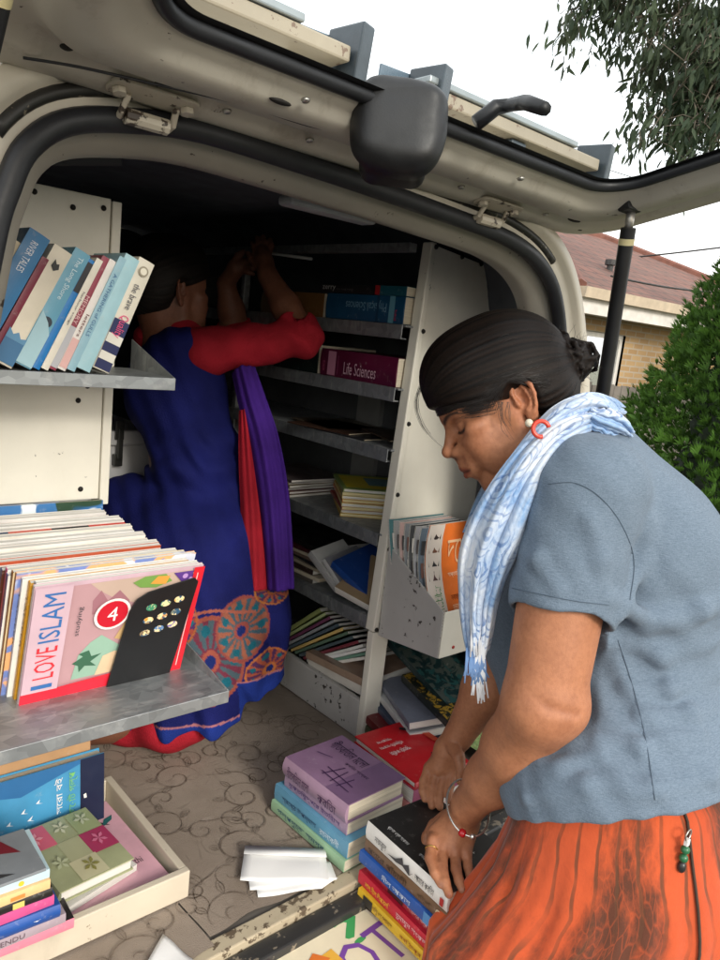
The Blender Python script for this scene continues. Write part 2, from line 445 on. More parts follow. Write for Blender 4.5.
# window: frame, panes, curtain behind
fr = MB(); FM = lambda: (Zp(w0, 0), d1, d2, Z3)
def fbox(mb, a, b, m=0): mb.box(a, b, m, frame=FM())
for a, b in (((WX0, .04, WZ0), (WX0+.07, .12, WZ1)), ((WX1-.07, .04, WZ0), (WX1, .12, WZ1)), ((WX0+.07, .04, WZ1-.07), (WX1-.07, .12, WZ1)), ((WX0+.07, .04, WZ0), (WX1-.07, .12, WZ0+.07)), ((WX0+.26, .05, WZ0+.07), (WX0+.31, .11, WZ1-.07))):
    fbox(fr, a, b)
wf = fr.build('window', white_trim, house)
gm, N, L, bs = new_mat('window_glass'); bs.inputs['Base Color'].default_value = (.75, .78, .8, 1); bs.inputs['Roughness'].default_value = .04; bs.inputs['Metallic'].default_value = .85
pn = MB(); fbox(pn, (WX0+.07, .075, WZ0+.07), (WX1-.07, .085, WZ1-.07)); pn.build('pane', gm, wf)
sl_ = MB(); fbox(sl_, (WX0-.05, -.06, WZ0-.09), (WX1+.05, .14, WZ0-.003)); sl_.build('sill', cream, wf)
# soffit, fascia and gutter, hip roof
c0, c1 = cA, cA + d1*HL; c2, c3 = c1 + d2*HD, c0 + d2*HD
sf = MB(); sf.poly([Zp(p, zt+.001) for p in (c0, c1, c2, c3)][::-1]); sf.build('soffit', pbr('soffit_board', (.42, .39, .34), .7), house)
fa = MB()
for a, b in ((c0, c1), (c1, c2), (c2, c3), (c3, c0)):
    nrmv = np.cross(nrm(b-a), Z3)
    fa.prism([Zp(a, zt-.02), Zp(b, zt-.02), Zp(b, EZ-.02), Zp(a, EZ-.02)], nrmv*-.03)
fa.build('fascia', white_trim, house)
gu = MB()
for a, b in ((c0, c1), (c3, c0), (c1, c2)):
    nv = np.cross(nrm(b-a), Z3)
    gu.prism([Zp(a, EZ-.05)+nv*.001, Zp(a, EZ-.05)+nv*.1, Zp(a, EZ+.08)+nv*.12, Zp(a, EZ+.08)+nv*.001], b-a)
gu.build('gutter', cream, house)
rise = HD/2*.42; r0 = Zp((c0+c3)/2 + d1*HD/2*.9, EZ + rise); r1 = Zp((c1+c2)/2 - d1*HD/2*.9, EZ + rise)
rf = uv_quad('roof', [Zp(c0, EZ+.06), Zp(c1, EZ+.06), r1, r0], tile, house)
for q in ([Zp(c3, EZ+.06), Zp(c0, EZ+.06), r0], [Zp(c1, EZ+.06), Zp(c2, EZ+.06), r1], [Zp(c2, EZ+.06), Zp(c3, EZ+.06), r0, r1]):
    uv_quad('roof', q, tile, house)
rc = MB()
for a, b in ((Zp(c0, EZ+.08), r0), (Zp(c1, EZ+.08), r1), (r0, r1)): rc.tube([a, a*.5+b*.5, b], .09, 6)
rc.build('ridge_capping', pbr('ridge_cap', (.17, .07, .05), .85), house)
vp = MB(); base = Zp(c0*.75+c1*.25, EZ+.5) + d2*1.3
vp.tube([base, base+Z3*.16], .05, 10); vp.tube([base+Z3*.16, base+Z3*.24], .09, 10); vp.build('roof_vent', pbr('vent_metal', (.05, .05, .05), .6), house)

# ---------------------------------------------------------------- paling fence in front of the house
fence = empty('paling_fence', (0, 0, 0), 'weathered grey timber paling fence in front of the brick house', 'fence')
fA = at(520, 372, 7.2); fB = at(690, 395, 8.2); fz = 1.42
fd = nrm(Zp(fB, 0) - Zp(fA, 0)); fn_ = np.cross(fd, Z3)
wood = pbr('weathered_wood', (.13, .115, .10), .9, var=.45, vscale=3, bump=.4, bscale=30)
pal = MB()
for i in range(64):
    a = Zp(fA, 0) + fd*(i*.1 - 1.5) + fn_*random.uniform(-.006, .006)
    h = fz + random.uniform(-.02, .03)
    pal.box((0, 0, 0), (.093, .016, h), frame=(a, fd, fn_, Z3))
pal.build('palings', wood, fence)
rl = MB()
for z in (.35, 1.1): rl.box((-1.5, -.05, z), (4.9, -.003, z+.08), frame=(Zp(fA, 0), fd, fn_, Z3))
rl.build('rail', wood, fence)

# ---------------------------------------------------------------- power lines
cabm = pbr('cable_black', (.02, .02, .02), .6, bump=0)
def cable(p, q, sag, label, r=.012):
    p, q = np.asarray(p), np.asarray(q); pts = [p + (q-p)*t - Z3*sag*4*t*(1-t) for t in np.linspace(0, 1, 25)]
    o = MB().tube(pts, r, 6).build('power_line', cabm, None, True); tag(o, label, 'power line')
cable(at(380, 268, 17), at(900, 220, 13), .25, 'upper overhead power line crossing above the house roof', .016)
cable(at(611, 276, 9.3), at(800, 290, 12), .12, 'service cable running from the house gutter toward the hedge', .013)
cable(at(540, 145, 16), at(760, 210, 16), .1, 'thin steep wire in the sky between roof rack and gum tree', .008)

# ---------------------------------------------------------------- conifer hedge tree on the right
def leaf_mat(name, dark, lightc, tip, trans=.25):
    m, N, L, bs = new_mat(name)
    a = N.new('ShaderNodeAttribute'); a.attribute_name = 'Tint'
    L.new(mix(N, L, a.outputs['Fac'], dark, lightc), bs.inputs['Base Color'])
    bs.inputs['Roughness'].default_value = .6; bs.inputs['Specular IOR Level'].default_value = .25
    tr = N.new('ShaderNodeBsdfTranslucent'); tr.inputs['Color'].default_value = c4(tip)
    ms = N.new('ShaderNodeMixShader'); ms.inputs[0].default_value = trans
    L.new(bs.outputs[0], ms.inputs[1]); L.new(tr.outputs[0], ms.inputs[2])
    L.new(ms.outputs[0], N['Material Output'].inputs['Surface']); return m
def conifer(base, height, rad, label, n=27000, seed=3):
    r_ = np.random.default_rng(seed)
    t = empty('conifer_tree', tuple(base), label, 'tree')
    MB().tube([Z3*0, Z3*height*.5, Z3*height*.92], [.09, .06, .015], 8).build('trunk', wood, t, True)
    nl = 60; lp, lq, lw, la = r_.uniform(0, 2*math.pi, nl), r_.uniform(.1, .95, nl), r_.uniform(.12, .3, nl), r_.uniform(-.22, .24, nl)
    z = r_.uniform(.02, 1, n)**.85; th = r_.uniform(0, 2*math.pi, n)
    prof = (1 - z**1.7)**.78*(.78 + .22*np.minimum(1, z*5))
    dth = (th[:, None] - lp + math.pi) % (2*math.pi) - math.pi
    bump = (la*np.exp(-(dth**2/.18 + (z[:, None]-lq)**2/(lw*lw*.25)))).sum(1)
    dep = r_.beta(6, 1.3, n); rr = rad*prof*(1 + bump)*dep + .02
    p = np.stack([rr*np.cos(th), rr*np.sin(th), z*height*.97], 1); out = np.stack([np.cos(th), np.sin(th), 0*th], 1)
    un = lambda a: a/np.linalg.norm(a, axis=1)[:, None]
    # flat sprays of little scale-leaf fingers, leaning outward and up
    up = un(Z3*r_.uniform(.5, 1.1, n)[:, None] + out*r_.uniform(.3, .9, n)[:, None] + r_.normal(0, .25, (n, 3)))
    side = un(np.cross(up, out + r_.normal(0, .5, (n, 3)))); ln = r_.uniform(.045, .095, n)[:, None]
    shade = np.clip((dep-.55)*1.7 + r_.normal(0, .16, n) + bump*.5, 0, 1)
    VS, CS = [], []
    for k in range(7):
        s_ = (k - 3)/3; q0 = p + up*ln*(.05 + .16*abs(s_)); dv = un(up + side*s_*.85); L_ = ln*(1 - .38*abs(s_))
        wv = un(np.cross(dv, un(np.cross(dv, side) + r_.normal(0, .35, (n, 3)))))*.0055
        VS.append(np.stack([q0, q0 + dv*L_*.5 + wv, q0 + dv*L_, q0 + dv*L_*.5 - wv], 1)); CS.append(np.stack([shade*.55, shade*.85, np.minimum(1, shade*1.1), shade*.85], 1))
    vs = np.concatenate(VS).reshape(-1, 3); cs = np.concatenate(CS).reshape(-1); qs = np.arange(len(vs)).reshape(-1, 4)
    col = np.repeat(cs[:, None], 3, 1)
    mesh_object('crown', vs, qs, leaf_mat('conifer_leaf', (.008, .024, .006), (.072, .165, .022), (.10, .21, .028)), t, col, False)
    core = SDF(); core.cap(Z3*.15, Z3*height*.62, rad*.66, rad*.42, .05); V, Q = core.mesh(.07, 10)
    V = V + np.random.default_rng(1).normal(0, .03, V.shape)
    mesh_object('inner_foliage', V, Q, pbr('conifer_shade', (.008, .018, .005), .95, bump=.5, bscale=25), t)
hb = at(806, 470, 4.6); hb[2] = .1
conifer(hb, at(790, 95, 4.6)[2] - .1, 1.26, 'dense bright green conifer bush right beside the woman in grey')

# ---------------------------------------------------------------- gum tree hanging in at the top right
def gum():
    r_ = np.random.default_rng(11)
    base = at(930, 560, 8.5); base[2] = .1
    t = empty('gum_tree', tuple(base), 'tall gum tree with drooping dark leaves against the white sky', 'tree')
    bark = pbr('gum_bark', (.16, .13, .10), .85, var=.4, bump=.4)
    top = at(900, -260, 8.2)
    tk = MB(); pts = [base, base*.6 + top*.4 + np.array([.2, 0, 0]), base*.25+top*.75, top]
    tk.tube([p - base for p in pts], [.26, .2, .13, .06], 10); tk.build('trunk', bark, t, True)
    br = MB(); leaves = []
    ends = [(575, -15, 7.4), (610, 20, 7.6), (650, 40, 7.5), (690, 55, 7.2), (655, 105, 7.8), (700, 110, 7.4), (668, 140, 7.7), (715, 140, 7.3), (632, -20, 7.2), (760, 60, 7.5), (780, 130, 7.8), (740, -10, 7.2), (590, 20, 7.9), (720, 90, 8.0), (648, 135, 7.5), (690, 75, 7.9), (800, -40, 7.9), (850, 40, 8.6), (665, 60, 7.9), (700, 30, 7.6), (680, 118, 7.9), (705, 70, 7.8), (640, 70, 8.0), (690, 150, 7.6), (720, 115, 7.9), (600, -10, 7.7), (735, 20, 7.6), (570, 10, 7.6)]
    roots = [pts[2], pts[1]*.3+pts[2]*.7, pts[2]*.5+pts[3]*.5]
    for i, (px, py, d) in enumerate(ends):
        e = at(px, py, d); s = roots[i % 3]
        mid = s*.4 + e*.6 + Z3*r_.uniform(.1, .5) + r_.normal(0, .12, 3)
        P = [(1-u)**2*s + 2*u*(1-u)*mid + u*u*e for u in np.linspace(0, 1, 9)]
        br.tube([p - base for p in P], list(np.linspace(.05, .006, 9)), 5)
        for k in range(34):
            u = r_.uniform(.72, 1.04); q = (1-u)**2*s + 2*u*(1-u)*mid + u*u*e
            tw = q + r_.normal(0, .17, 3); br.tube([q - base, (q*.5+tw*.5 + Z3*.04) - base, tw - base], [.005, .004, .0025], 4)
            for _ in range(r_.integers(5, 10)): leaves.append(tw + r_.normal(0, .075, 3))
    br.build('branch', bark, t, True)
    vs, qs, cs = [], [], []
    for p in leaves:
        dn = nrf(np.array([0, 0, -1]) + r_.normal(0, .38, 3) + np.array([-.12, .05, 0])); sd_ = nrf(crs(dn, r_.normal(0, 1, 3))); nn = crs(dn, sd_)
        L_ = r_.uniform(.11, .2); w = L_*r_.uniform(.075, .11)*1.25; b = len(vs); c = r_.uniform(0, .9)
        cur = nn*L_*r_.uniform(-.15, .15)
        p = p - base
        vs += [p, p + dn*L_*.3 + sd_*w + cur*.6, p + dn*L_*.65 + sd_*w*.75 + cur, p + dn*L_, p + dn*L_*.65 - sd_*w*.75 + cur, p + dn*L_*.3 - sd_*w + cur*.6]
        qs += [(b, b+1, b+4, b+5), (b+1, b+2, b+3, b+4)]; cs += [c]*6
    mesh_object('crown', np.array(vs), np.array(qs), leaf_mat('gum_leaf', (.014, .028, .016), (.07, .095, .05), (.08, .12, .05), .18), t, np.repeat(np.array(cs)[:, None], 3, 1), False)
gum()
# ---------------------------------------------------------------- the van
van = empty('van', (0, 0, 0), 'old cream van with its tailgate raised and shelves of books inside', 'van')
PAINT = (.62, .57, .47)
paint = worn_paint('van_paint', PAINT, chips=.72, scale=1.0)
paint_frame = worn_paint('van_frame_paint', (.54, .50, .42), chip=(.05, .035, .025), chips=.695, scale=1.3, streak=(.22, .17, .115), streak_amt=.75)
rubber = pbr('rubber_seal', (.016, .017, .02), .5, var=.3, bump=.1, bscale=120, spec=.4)
blackp = pbr('black_plastic', (.0075, .0075, .0085), .5, var=.2, bump=.15, bscale=400, bdist=.0008)
liner = pbr('van_liner', (.085, .095, .115), .85, var=.3)
galv = None
def galv_mat(name='galvanised', base=(.33, .35, .36), rough=.38):
    m, N, L, bs = new_mat(name); v = tex_coord(N, L, 'Object')
    vo = N.new('ShaderNodeTexVoronoi'); vo.inputs['Scale'].default_value = 55; L.new(v, vo.inputs['Vector'])
    k = ramp(N, L, vo.outputs['Color'], [(0, tuple(c*.75 for c in base)), (1, tuple(min(1, c*1.2) for c in base))])
    sc = noise(N, L, tex_coord(N, L, 'Object', (2, 9, 2)), 9, 8, .7)
    k = mix(N, L, ramp(N, L, sc, [(.52, 0), (.75, .7)]), k, (.62, .62, .6))
    L.new(k, bs.inputs['Base Color']); bs.inputs['Metallic'].default_value = .7
    L.new(ramp(N, L, sc, [(.3, rough), (.7, rough+.25)]), bs.inputs['Roughness'])
    add_bump(N, L, bs, sc, .1, .002); return m
galv = galv_mat()
steel = pbr('steel_bolt', (.5, .48, .44), .4, .9, var=.2, dirt=(.12, .06, .03), dirt_scale=30)
YF = .92
# opening curve (x, z): measured round the rubber seal
OPEN = [(.165, .66), (.182, 1.2), (.222, 1.50), (.252, 1.70), (.268, 1.765), (.288, 1.812), (.33, 1.848), (.40, 1.868), (.498, 1.880), (.658, 1.877), (.80, 1.872), (.928, 1.866), (1.06, 1.859), (1.15, 1.849), (1.225, 1.828), (1.285, 1.79), (1.325, 1.735), (1.355, 1.66), (1.385, 1.561), (1.42, 1.3), (1.44, 1.0), (1.445, .66)]
def smooth_curve(pts, n=6):
    P = [np.array(p, float) for p in pts]; out = []
    for i in range(len(P)-1):
        a, b, c, d = P[max(i-1, 0)], P[i], P[i+1], P[min(i+2, len(P)-1)]
        for t in np.linspace(0, 1, n, endpoint=False):
            out.append(.5*((2*b) + (-a+c)*t + (2*a-5*b+4*c-d)*t*t + (-a+3*b-3*c+d)*t**3))
    out.append(P[-1]); return np.array(out)
OC = smooth_curve(OPEN, 5)
tan = np.gradient(OC, axis=0); nrm2 = np.stack([-tan[:, 1], tan[:, 0]], 1); nrm2 /= np.linalg.norm(nrm2, axis=1)[:, None]   # outward
def ring(off, y):
    o = off if hasattr(off, '__len__') else np.full(len(OC), off)
    return np.stack([OC[:, 0] + nrm2[:, 0]*o, np.full(len(OC), y), OC[:, 1] + nrm2[:, 1]*o], 1)
# wide on the sides of the body, narrow along the roof edge
top = np.clip((OC[:, 1]-1.5)/.35, 0, 1)
wide = .115*(1-top) + .075*top
cw = np.abs(nrm2[:, 0]*nrm2[:, 1])*2
b = MB(); rows = [ring(.012, YF-.002), ring(.03, YF-.006), ring(wide*.55, YF-.004), ring(wide*.6, YF-.014), ring(wide*.92, YF-.010), ring(wide, YF+.01), ring(wide+.012, YF+.05), ring(wide+.07*(1-top)+.02+cw*.07, YF+.16), ring(wide+.08*(1-top)+.02+cw*.13, YF+.6), ring(wide+.08*(1-top)+.02+cw*.13, 4.6)]
b.grid(np.array(rows)); b.build('body', paint, van, True)
b = MB(); b.grid(np.array([ring(.012, YF-.001), ring(-.004, YF+.012), ring(-.012, YF+.014), ring(-.034, YF+.03), ring(-.036, YF+.05), ring(-.03, YF+.07)])); b.build('door_flange', worn_paint('flange_paint', (.27, .25, .21), chip=(.04, .03, .02), chips=.67, scale=1.4), van, True)
b = MB(); b.tube(list(ring(.0, YF-.006)), .0145, 10); b.build('door_seal', rubber, van, True)
b = MB(); b.grid(np.array([ring(-.028, YF+.07), ring(wide*.85+.05*(1-top)+cw*.06, YF+.10), ring(wide*.85+.06*(1-top)+cw*.11, YF+.5), ring(wide*.85+.06*(1-top)+cw*.11, 3.0)])); b.build('lining', liner, van, True)
b = MB(); b.poly([tuple(p) for p in ring(wide*.8+cw*.1, 2.9)][::-1]); b.build('bulkhead', pbr('bulkhead_grey', (.06, .066, .08), .8), van)
b = MB(); b.poly([tuple(p) for p in ring(wide+.02+cw*.11, 4.6)][::-1]); b.build('nose', paint, van)
gi = [i for i in range(len(OC)) if OC[i, 1] > 1.80 and OC[i, 0] < 1.28]; b = MB(); b.tube(list(ring(.031, YF-.003)[gi]), .0085, 8); b.build('gutter_gap_shade', worn_paint('gutter_grime_shade', (.02, .019, .017), chip=(.22, .19, .14), chips=.64, scale=2.2), van, True)  # dark tube added for the shaded gap under the tailgate, plus gutter dirt
# strip light and roof bow under the roof lining
b = MB().box((.74, 1.05, 1.845), (.93, 1.09, 1.862)); b.build('interior_lamp', pbr('lamp_plastic', (.35, .36, .38), .4), van, bevel=.006)
b = MB(); b.tube([(.36, 1.3, 1.80), (.40, 1.22, 1.855), (.50, 1.16, 1.872)], .012, 8); b.build('roof_bow', pbr('bow_grey', (.05, .052, .06), .6), van, True)
# load floor with patterned carpet
def carpet_mat():
    m, N, L, bs = new_mat('damask_carpet'); v = tex_coord(N, L, 'Object')
    nz = N.new('ShaderNodeTexNoise'); nz.inputs['Scale'].default_value = 7; nz.inputs['Detail'].default_value = 2; L.new(v, nz.inputs['Vector'])
    va = N.new('ShaderNodeVectorMath'); va.operation = 'MULTIPLY_ADD'; va.inputs[1].default_value = (.16, .16, 0); L.new(nz.outputs['Color'], va.inputs[0]); L.new(v, va.inputs[2])
    vo = N.new('ShaderNodeTexVoronoi'); vo.inputs['Scale'].default_value = 8.5; L.new(va.outputs[0], vo.inputs['Vector'])
    sn = math_n(N, L, 'SINE', math_n(N, L, 'MULTIPLY', vo.outputs['Distance'], 27))
    br = noise(N, L, v, 16, 3)
    k = math_n(N, L, 'MULTIPLY', math_n(N, L, 'MULTIPLY', ramp(N, L, sn, [(.84, 0), (.95, 1)]), ramp(N, L, br, [(.52, 0), (.6, 1)])), .25)
    vo2 = N.new('ShaderNodeTexVoronoi'); vo2.inputs['Scale'].default_value = 26; L.new(va.outputs[0], vo2.inputs['Vector'])
    k2 = math_n(N, L, 'MULTIPLY', ramp(N, L, vo2.outputs['Distance'], [(.2, 1), (.3, 0)]), ramp(N, L, noise(N, L, v, 9, 2), [(.55, 0), (.62, 1)]))
    base = ramp(N, L, noise(N, L, v, 4, 6, .65), [(.3, (.235, .19, .152)), (.7, (.33, .275, .225))])
    base = mix(N, L, math_n(N, L, 'MULTIPLY', k2, .45), base, (.37, .315, .265))
    base = mix(N, L, math_n(N, L, 'MULTIPLY', k, .8), base, (.065, .047, .034))
    st = noise(N, L, v, 11, 7, .7); base = mix(N, L, ramp(N, L, st, [(.6, 0), (.78, .5)]), base, (.14, .105, .08))
    L.new(base, bs.inputs['Base Color']); bs.inputs['Roughness'].default_value = .97; bs.inputs['Specular IOR Level'].default_value = .1
    fine = noise(N, L, v, 500, 2)
    h = math_n(N, L, 'SUBTRACT', fine, math_n(N, L, 'MULTIPLY', k, .6))
    add_bump(N, L, bs, h, .55, .003); return m
b = MB().box((.24, .90, .55), (1.47, 2.9, .640)); b.build('load_floor', wood, van)
carpet = carpet_mat()
def carpet_piece(x0, x1, y0, y1, sd_):
    r_ = np.random.default_rng(sd_); nx, ny = 40, 60; P = np.zeros((nx, ny, 3))
    for i, x in enumerate(np.linspace(x0, x1, nx)):
        for j, y in enumerate(np.linspace(y0, y1, ny)):
            P[i, j] = (x + (.004*math.sin(y*23) if i in (0, nx-1) else 0), y + (.006*math.sin(x*19+1)+.003*math.sin(x*57) if j == 0 else 0), .6475 + .0018*math.sin(x*17)*math.sin(y*11))
    m = MB(); m.grid(P); return m
carpet_piece(.60, 1.235, .905, 2.89, 1).build('carpet', carpet, van, True)
carpet_piece(.25, .597, .885, 2.89, 2).build('carpet', carpet, van, True)
# woven scrolls of the damask: spirals and leaves lying flush in the pile
def scroll_pattern():
    r_ = np.random.default_rng(21); m = MB(); zc = .6502
    def ribbon(pts, w):
        n = len(pts); L_, R_ = [], []
        for i, p in enumerate(pts):
            t = pts[min(i+1, n-1)] - pts[max(i-1, 0)]; t = t/(np.linalg.norm(t)+1e-9); nn = np.array([-t[1], t[0]]); ww = w*(.35 + .65*math.sin(math.pi*min(1, i/(n-1)*1.0)))
            L_.append((*(p+nn*ww), zc)); R_.append((*(p-nn*ww), zc))
        m.grid([L_, R_])
    def spiral(c, r, a0, turns, sgn, w):
        pts = []
        for t in np.linspace(0, 1, 30):
            rr = r*(1-t)**.8 + .004; a = a0 + sgn*turns*2*math.pi*t; pts.append(c + rr*np.array([math.cos(a), math.sin(a)]))
        ribbon(pts, w); return pts
    def leaf(c, a, L_, w):
        d = np.array([math.cos(a), math.sin(a)]); n_ = np.array([-d[1], d[0]])
        for sg in (1, -1):
            ribbon([c + d*L_*t + sg*n_*w*math.sin(math.pi*t)**.8 for t in np.linspace(0, 1, 12)], .0011)
        ribbon([c + d*L_*t for t in np.linspace(.1, .8, 6)], .0009)
    S_ = .185
    for i in range(8):
        for j in range(12):
            c = np.array([.30 + (i + .5*(j % 2))*S_, .93 + j*S_*.72])
            if not (.28 < c[0] < 1.2): continue
            f = 1 if (i+j) % 2 else -1; a = r_.uniform(-.25, .25) + (0 if f > 0 else math.pi)
            sp = spiral(c, .048, a, 1.35, f, .0019); spiral(c + np.array([.062*f, .05]), .030, a+2.2, 1.2, -f, .0016); spiral(c + np.array([-.055*f, -.052]), .026, a+4.0, 1.15, -f, .0015)
            for k in range(4): leaf(sp[2+k*4], a + f*k*.8 + 1.1*f, r_.uniform(.022, .036), .0065)
            ribbon([c + np.array([.048*f*math.cos(t*2.2), .05 + .07*t + .01*math.sin(5*t)]) for t in np.linspace(0, 1, 16)], .0015)
            if r_.random() < .6: leaf(c + np.array([.02*f, .085]), r_.uniform(0, 6.28), .04, .010)
    m.v = [v for v in m.v]
    keep = [k for k, f in enumerate(m.f) if all(.262 < m.v[q][0] < 1.215 and .915 < m.v[q][1] < 2.8 for q in f)]
    m.f = [m.f[k] for k in keep]; m.m = [0]*len(m.f)
    mt, N, L, bs = new_mat('damask_thread'); v = tex_coord(N, L, 'Object'); n = noise(N, L, v, 30, 5, .7)
    L.new(ramp(N, L, n, [(.36, (.27, .22, .178)), (.66, (.11, .083, .063))]), bs.inputs['Base Color']); bs.inputs['Roughness'].default_value = .97; bs.inputs['Specular IOR Level'].default_value = .1
    add_bump(N, L, bs, noise(N, L, v, 500, 2), .5, .003)
    m.build('carpet_pattern', mt, van)
scroll_pattern()
sill_wood = worn_paint('sill_timber', (.48, .41, .29), chip=(.12, .09, .06), chips=.60, scale=1.4, streak=(.25, .2, .13), streak_amt=.8)
b = MB().box((.52, .868, .600), (1.2, .902, .6455)); b.build('sill_board', sill_wood, van, bevel=.003)
b = MB().box((.25, .83, .55), (1.45, .866, .632)); b.build('sill_panel', worn_paint('sill_black', (.03, .03, .03), chip=(.2, .17, .13), chips=.62), van, bevel=.004)
# bumper step under the sill
b = MB().box((.12, .66, .42), (1.50, .825, .593)); b.build('bumper', worn_paint('bumper_black', (.028, .028, .028), chip=(.16, .14, .11), chips=.64), van, bevel=.015)
b = MB(); c = on_z(347, 903, .60); b.tube([c + [0, 0, -.02], c + [0, 0, .012]], [.03, .03], 16); b.tube([c+[0, 0, .013], c+[0, 0, .022]], [.014, .012], 12); b.build('tow_eye', pbr('rusty_steel', (.14, .12, .10), .7, .6), van, bevel=.003)
# wheels
for x, y in ((.27, 1.75), (1.33, 1.75), (.27, 4.0), (1.33, 4.0)):
    w = MB(); w.tube([(x-.09, y, .32), (x+.09, y, .32)], .32, 32); o = w.build('wheel', rubber, van, 'auto', bevel=.02)
    w = MB(); w.tube([(x-.095, y, .32), (x+.095, y, .32)], .19, 24); w.build('rim', steel, o, 'auto')

# ---------------------------------------------------------------- raised tailgate
tg = empty('tailgate', (0, 0, 0), parent=van)
TA = math.radians(13); H0 = np.array([0, .915, 1.917]); TE = np.array([0, -math.cos(TA), math.sin(TA)]); TN = np.array([0, -math.sin(TA), -math.cos(TA)])  # TN: towards the ground
def TP(x, t, dn=0.): return H0 + X3*x + TE*t + TN*dn
def rrect(x0, x1, t0, t1, r, n=14, k=26):
    pts = []
    for (cx, cy, a0) in ((x0+r, t0+r, 180), (x1-r, t0+r, 270), (x1-r, t1-r, 0), (x0+r, t1-r, 90)):
        for i in range(n): 
            a = math.radians(a0 + 90*i/(n-1)); pts.append((cx + r*math.cos(a), cy + r*math.sin(a)))
    out = []
    for q in range(4):
        out += pts[q*n:(q+1)*n]; a, b = np.array(pts[(q+1)*n-1]), np.array(pts[((q+1)*n) % (4*n)])
        for i in range(1, k): out.append(tuple(a + (b-a)*i/k))
    return np.array(out)
Tx0, Tx1, Tt0, Tt1 = .165, 1.385, -.012, 1.10
outer = rrect(Tx0, Tx1, Tt0, Tt1, .10); inner = rrect(.335, 1.215, .145, .66, .075)
prof = [(0, .004), (.02, .026), (.10, .030), (.30, .031), (.36, .022), (.42, .020), (.47, .024), (.52, .036), (.70, .038), (.80, .034), (.86, .022), (.93, .018), (1.0, .006)]
rows = [[TP(*(outer[i]*(1-f) + inner[i]*f), dn) for i in range(len(outer))] for f, dn in prof]
b = MB(); P = np.array(rows).transpose(1, 0, 2); b.grid(P, close_u=True)
P = np.array([[TP(*(outer[i]*(1-f) + inner[i]*f), -.006*(1-abs(2*f-1))-.0) for i in range(len(outer))] for f in (1, .7, .3, 0)]).transpose(1, 0, 2); b.grid(P, close_u=True)
b.build('frame', paint_frame, tg, True)
b = MB(); b.tube([TP(p[0], p[1], .010) for p in inner], .0095, 8, close=True); b.build('window_seal', rubber, tg, True)
inn2 = rrect(.352, 1.198, .162, .643, .06)
b = MB(); P = np.array([[TP(*inner[i], .004) for i in range(len(inner))], [TP(*inn2[i], .0035) for i in range(len(inner))]]).transpose(1, 0, 2); b.grid(P, close_u=True); b.build('window_band', blackp, tg)
gm, N, L, bs = new_mat('tailgate_glass')
trn = N.new('ShaderNodeBsdfTransparent'); trn.inputs['Color'].default_value = (.93, .96, .97, 1)
gl = N.new('ShaderNodeBsdfGlossy'); gl.inputs['Roughness'].default_value = .03
fz_ = N.new('ShaderNodeLayerWeight'); fz_.inputs['Blend'].default_value = .12
ms = N.new('ShaderNodeMixShader'); L.new(fz_.outputs['Fresnel'], ms.inputs[0]); L.new(trn.outputs[0], ms.inputs[1]); L.new(gl.outputs[0], ms.inputs[2])
L.new(ms.outputs[0], N['Material Output'].inputs['Surface'])
b = MB(); b.poly([TP(*p, .001) for p in inner]); b.build('window_glass', gm, tg)
# slots, marks and plugs on the inner panel
hole_m = pbr('hole_black', (.01, .008, .006), .8)
for x, t, dn, r in ((.533, .114, .036, (.016, .006, .003)), (1.235, .06, .031, (.018, .008, .003)), (1.30, .03, .028, (.01, .006, .003)), (.30, .07, .031, (.007, .007, .003))):
    MB().ball(TP(x, t, dn), r, n=6).build('drain_hole', hole_m, tg, True)
# press studs, a wiring run and tape on the inner panel
for x, t in ((.50, .05), (.63, .045), (.93, .05), (1.16, .05), (.56, .128), (.98, .128), (1.285, .12)):
    q = TP(x, t, .031); MB().tube([q, q + TN*.003], [.006, .0045], 12).build('trim_stud', steel, tg, True)
wr = [TP(.66, .10, .034), TP(.60, .085, .036), TP(.50, .08, .035), TP(.40, .065, .036), TP(.32, .05, .036), TP(.27, .03, .034)]
MB().tube(list(smooth_curve(wr, 6)), .0016, 6).build('wire', rubber, tg, True)
# hinges
def hinge(x):
    h = empty('hinge', (-.0, 0, 0), parent=van)
    b = MB()
    pl = rrect(x-.055, x+.055, .012, .048, .014, 6, 3); b.prism([TP(*p, .030) for p in pl], TN*.004)
    for s in (-1, 1): b.tube([TP(x+s*.042, .030, .034), TP(x+s*.042, .030, .041)], .0085, 6)
    for s in (-1, 1): b.tube([TP(x+s*.03, .026, .036), TP(x+s*.032, .012, .05), TP(x+s*.03, -.004, .052), np.array([x+s*.032, .916, 1.868])], .0045, 6)
    b.tube([TP(x-.027, .008, .052), TP(x+.027, .008, .052)], .0095, 10)
    b.build('hinge_bracket', worn_paint('hinge_paint', (.5, .45, .36), chips=.6), h, bevel=.001)
hinge(.415); hinge(1.05)
# wiper motor cover and arm
s = SDF(); wc = at(399, 127, .955); wa = nrm(U3 + V3*-.05); wb = nrm(V3 + U3*.12); wn_ = np.cross(wa, wb)
s.rbox(wc, (.0615, .060, .026), .025, ax=[wa, wb, wn_], k=.01); s.rbox(wc - wa*.004 - wb*.012 + W3*.03, (.045, .04, .05), .02, ax=[wa, wb, wn_], k=.02)
s.local_plane(wc + wa*.05 + wb*.05, nrm(wa*.5 + wb), wc + wa*.1 + wb*.12, .1, .02); s.local_plane(wc - wa*.052 - wb*.046, nrm(-wa*.55 - wb), wc - wa*.1 - wb*.12, .1, .025); s.local_plane(wc + wa*.058 - wb*.04, nrm(wa - wb*.75), wc + wa*.13 - wb*.12, .11, .02)
s.local_plane(wc - wa*.055 + wb*.048, nrm(-wa + wb*.7), wc - wa*.13 + wb*.12, .11, .02)
V, Q = s.mesh(.004); mesh_object('wiper_cover', V, Q, blackp, tg)
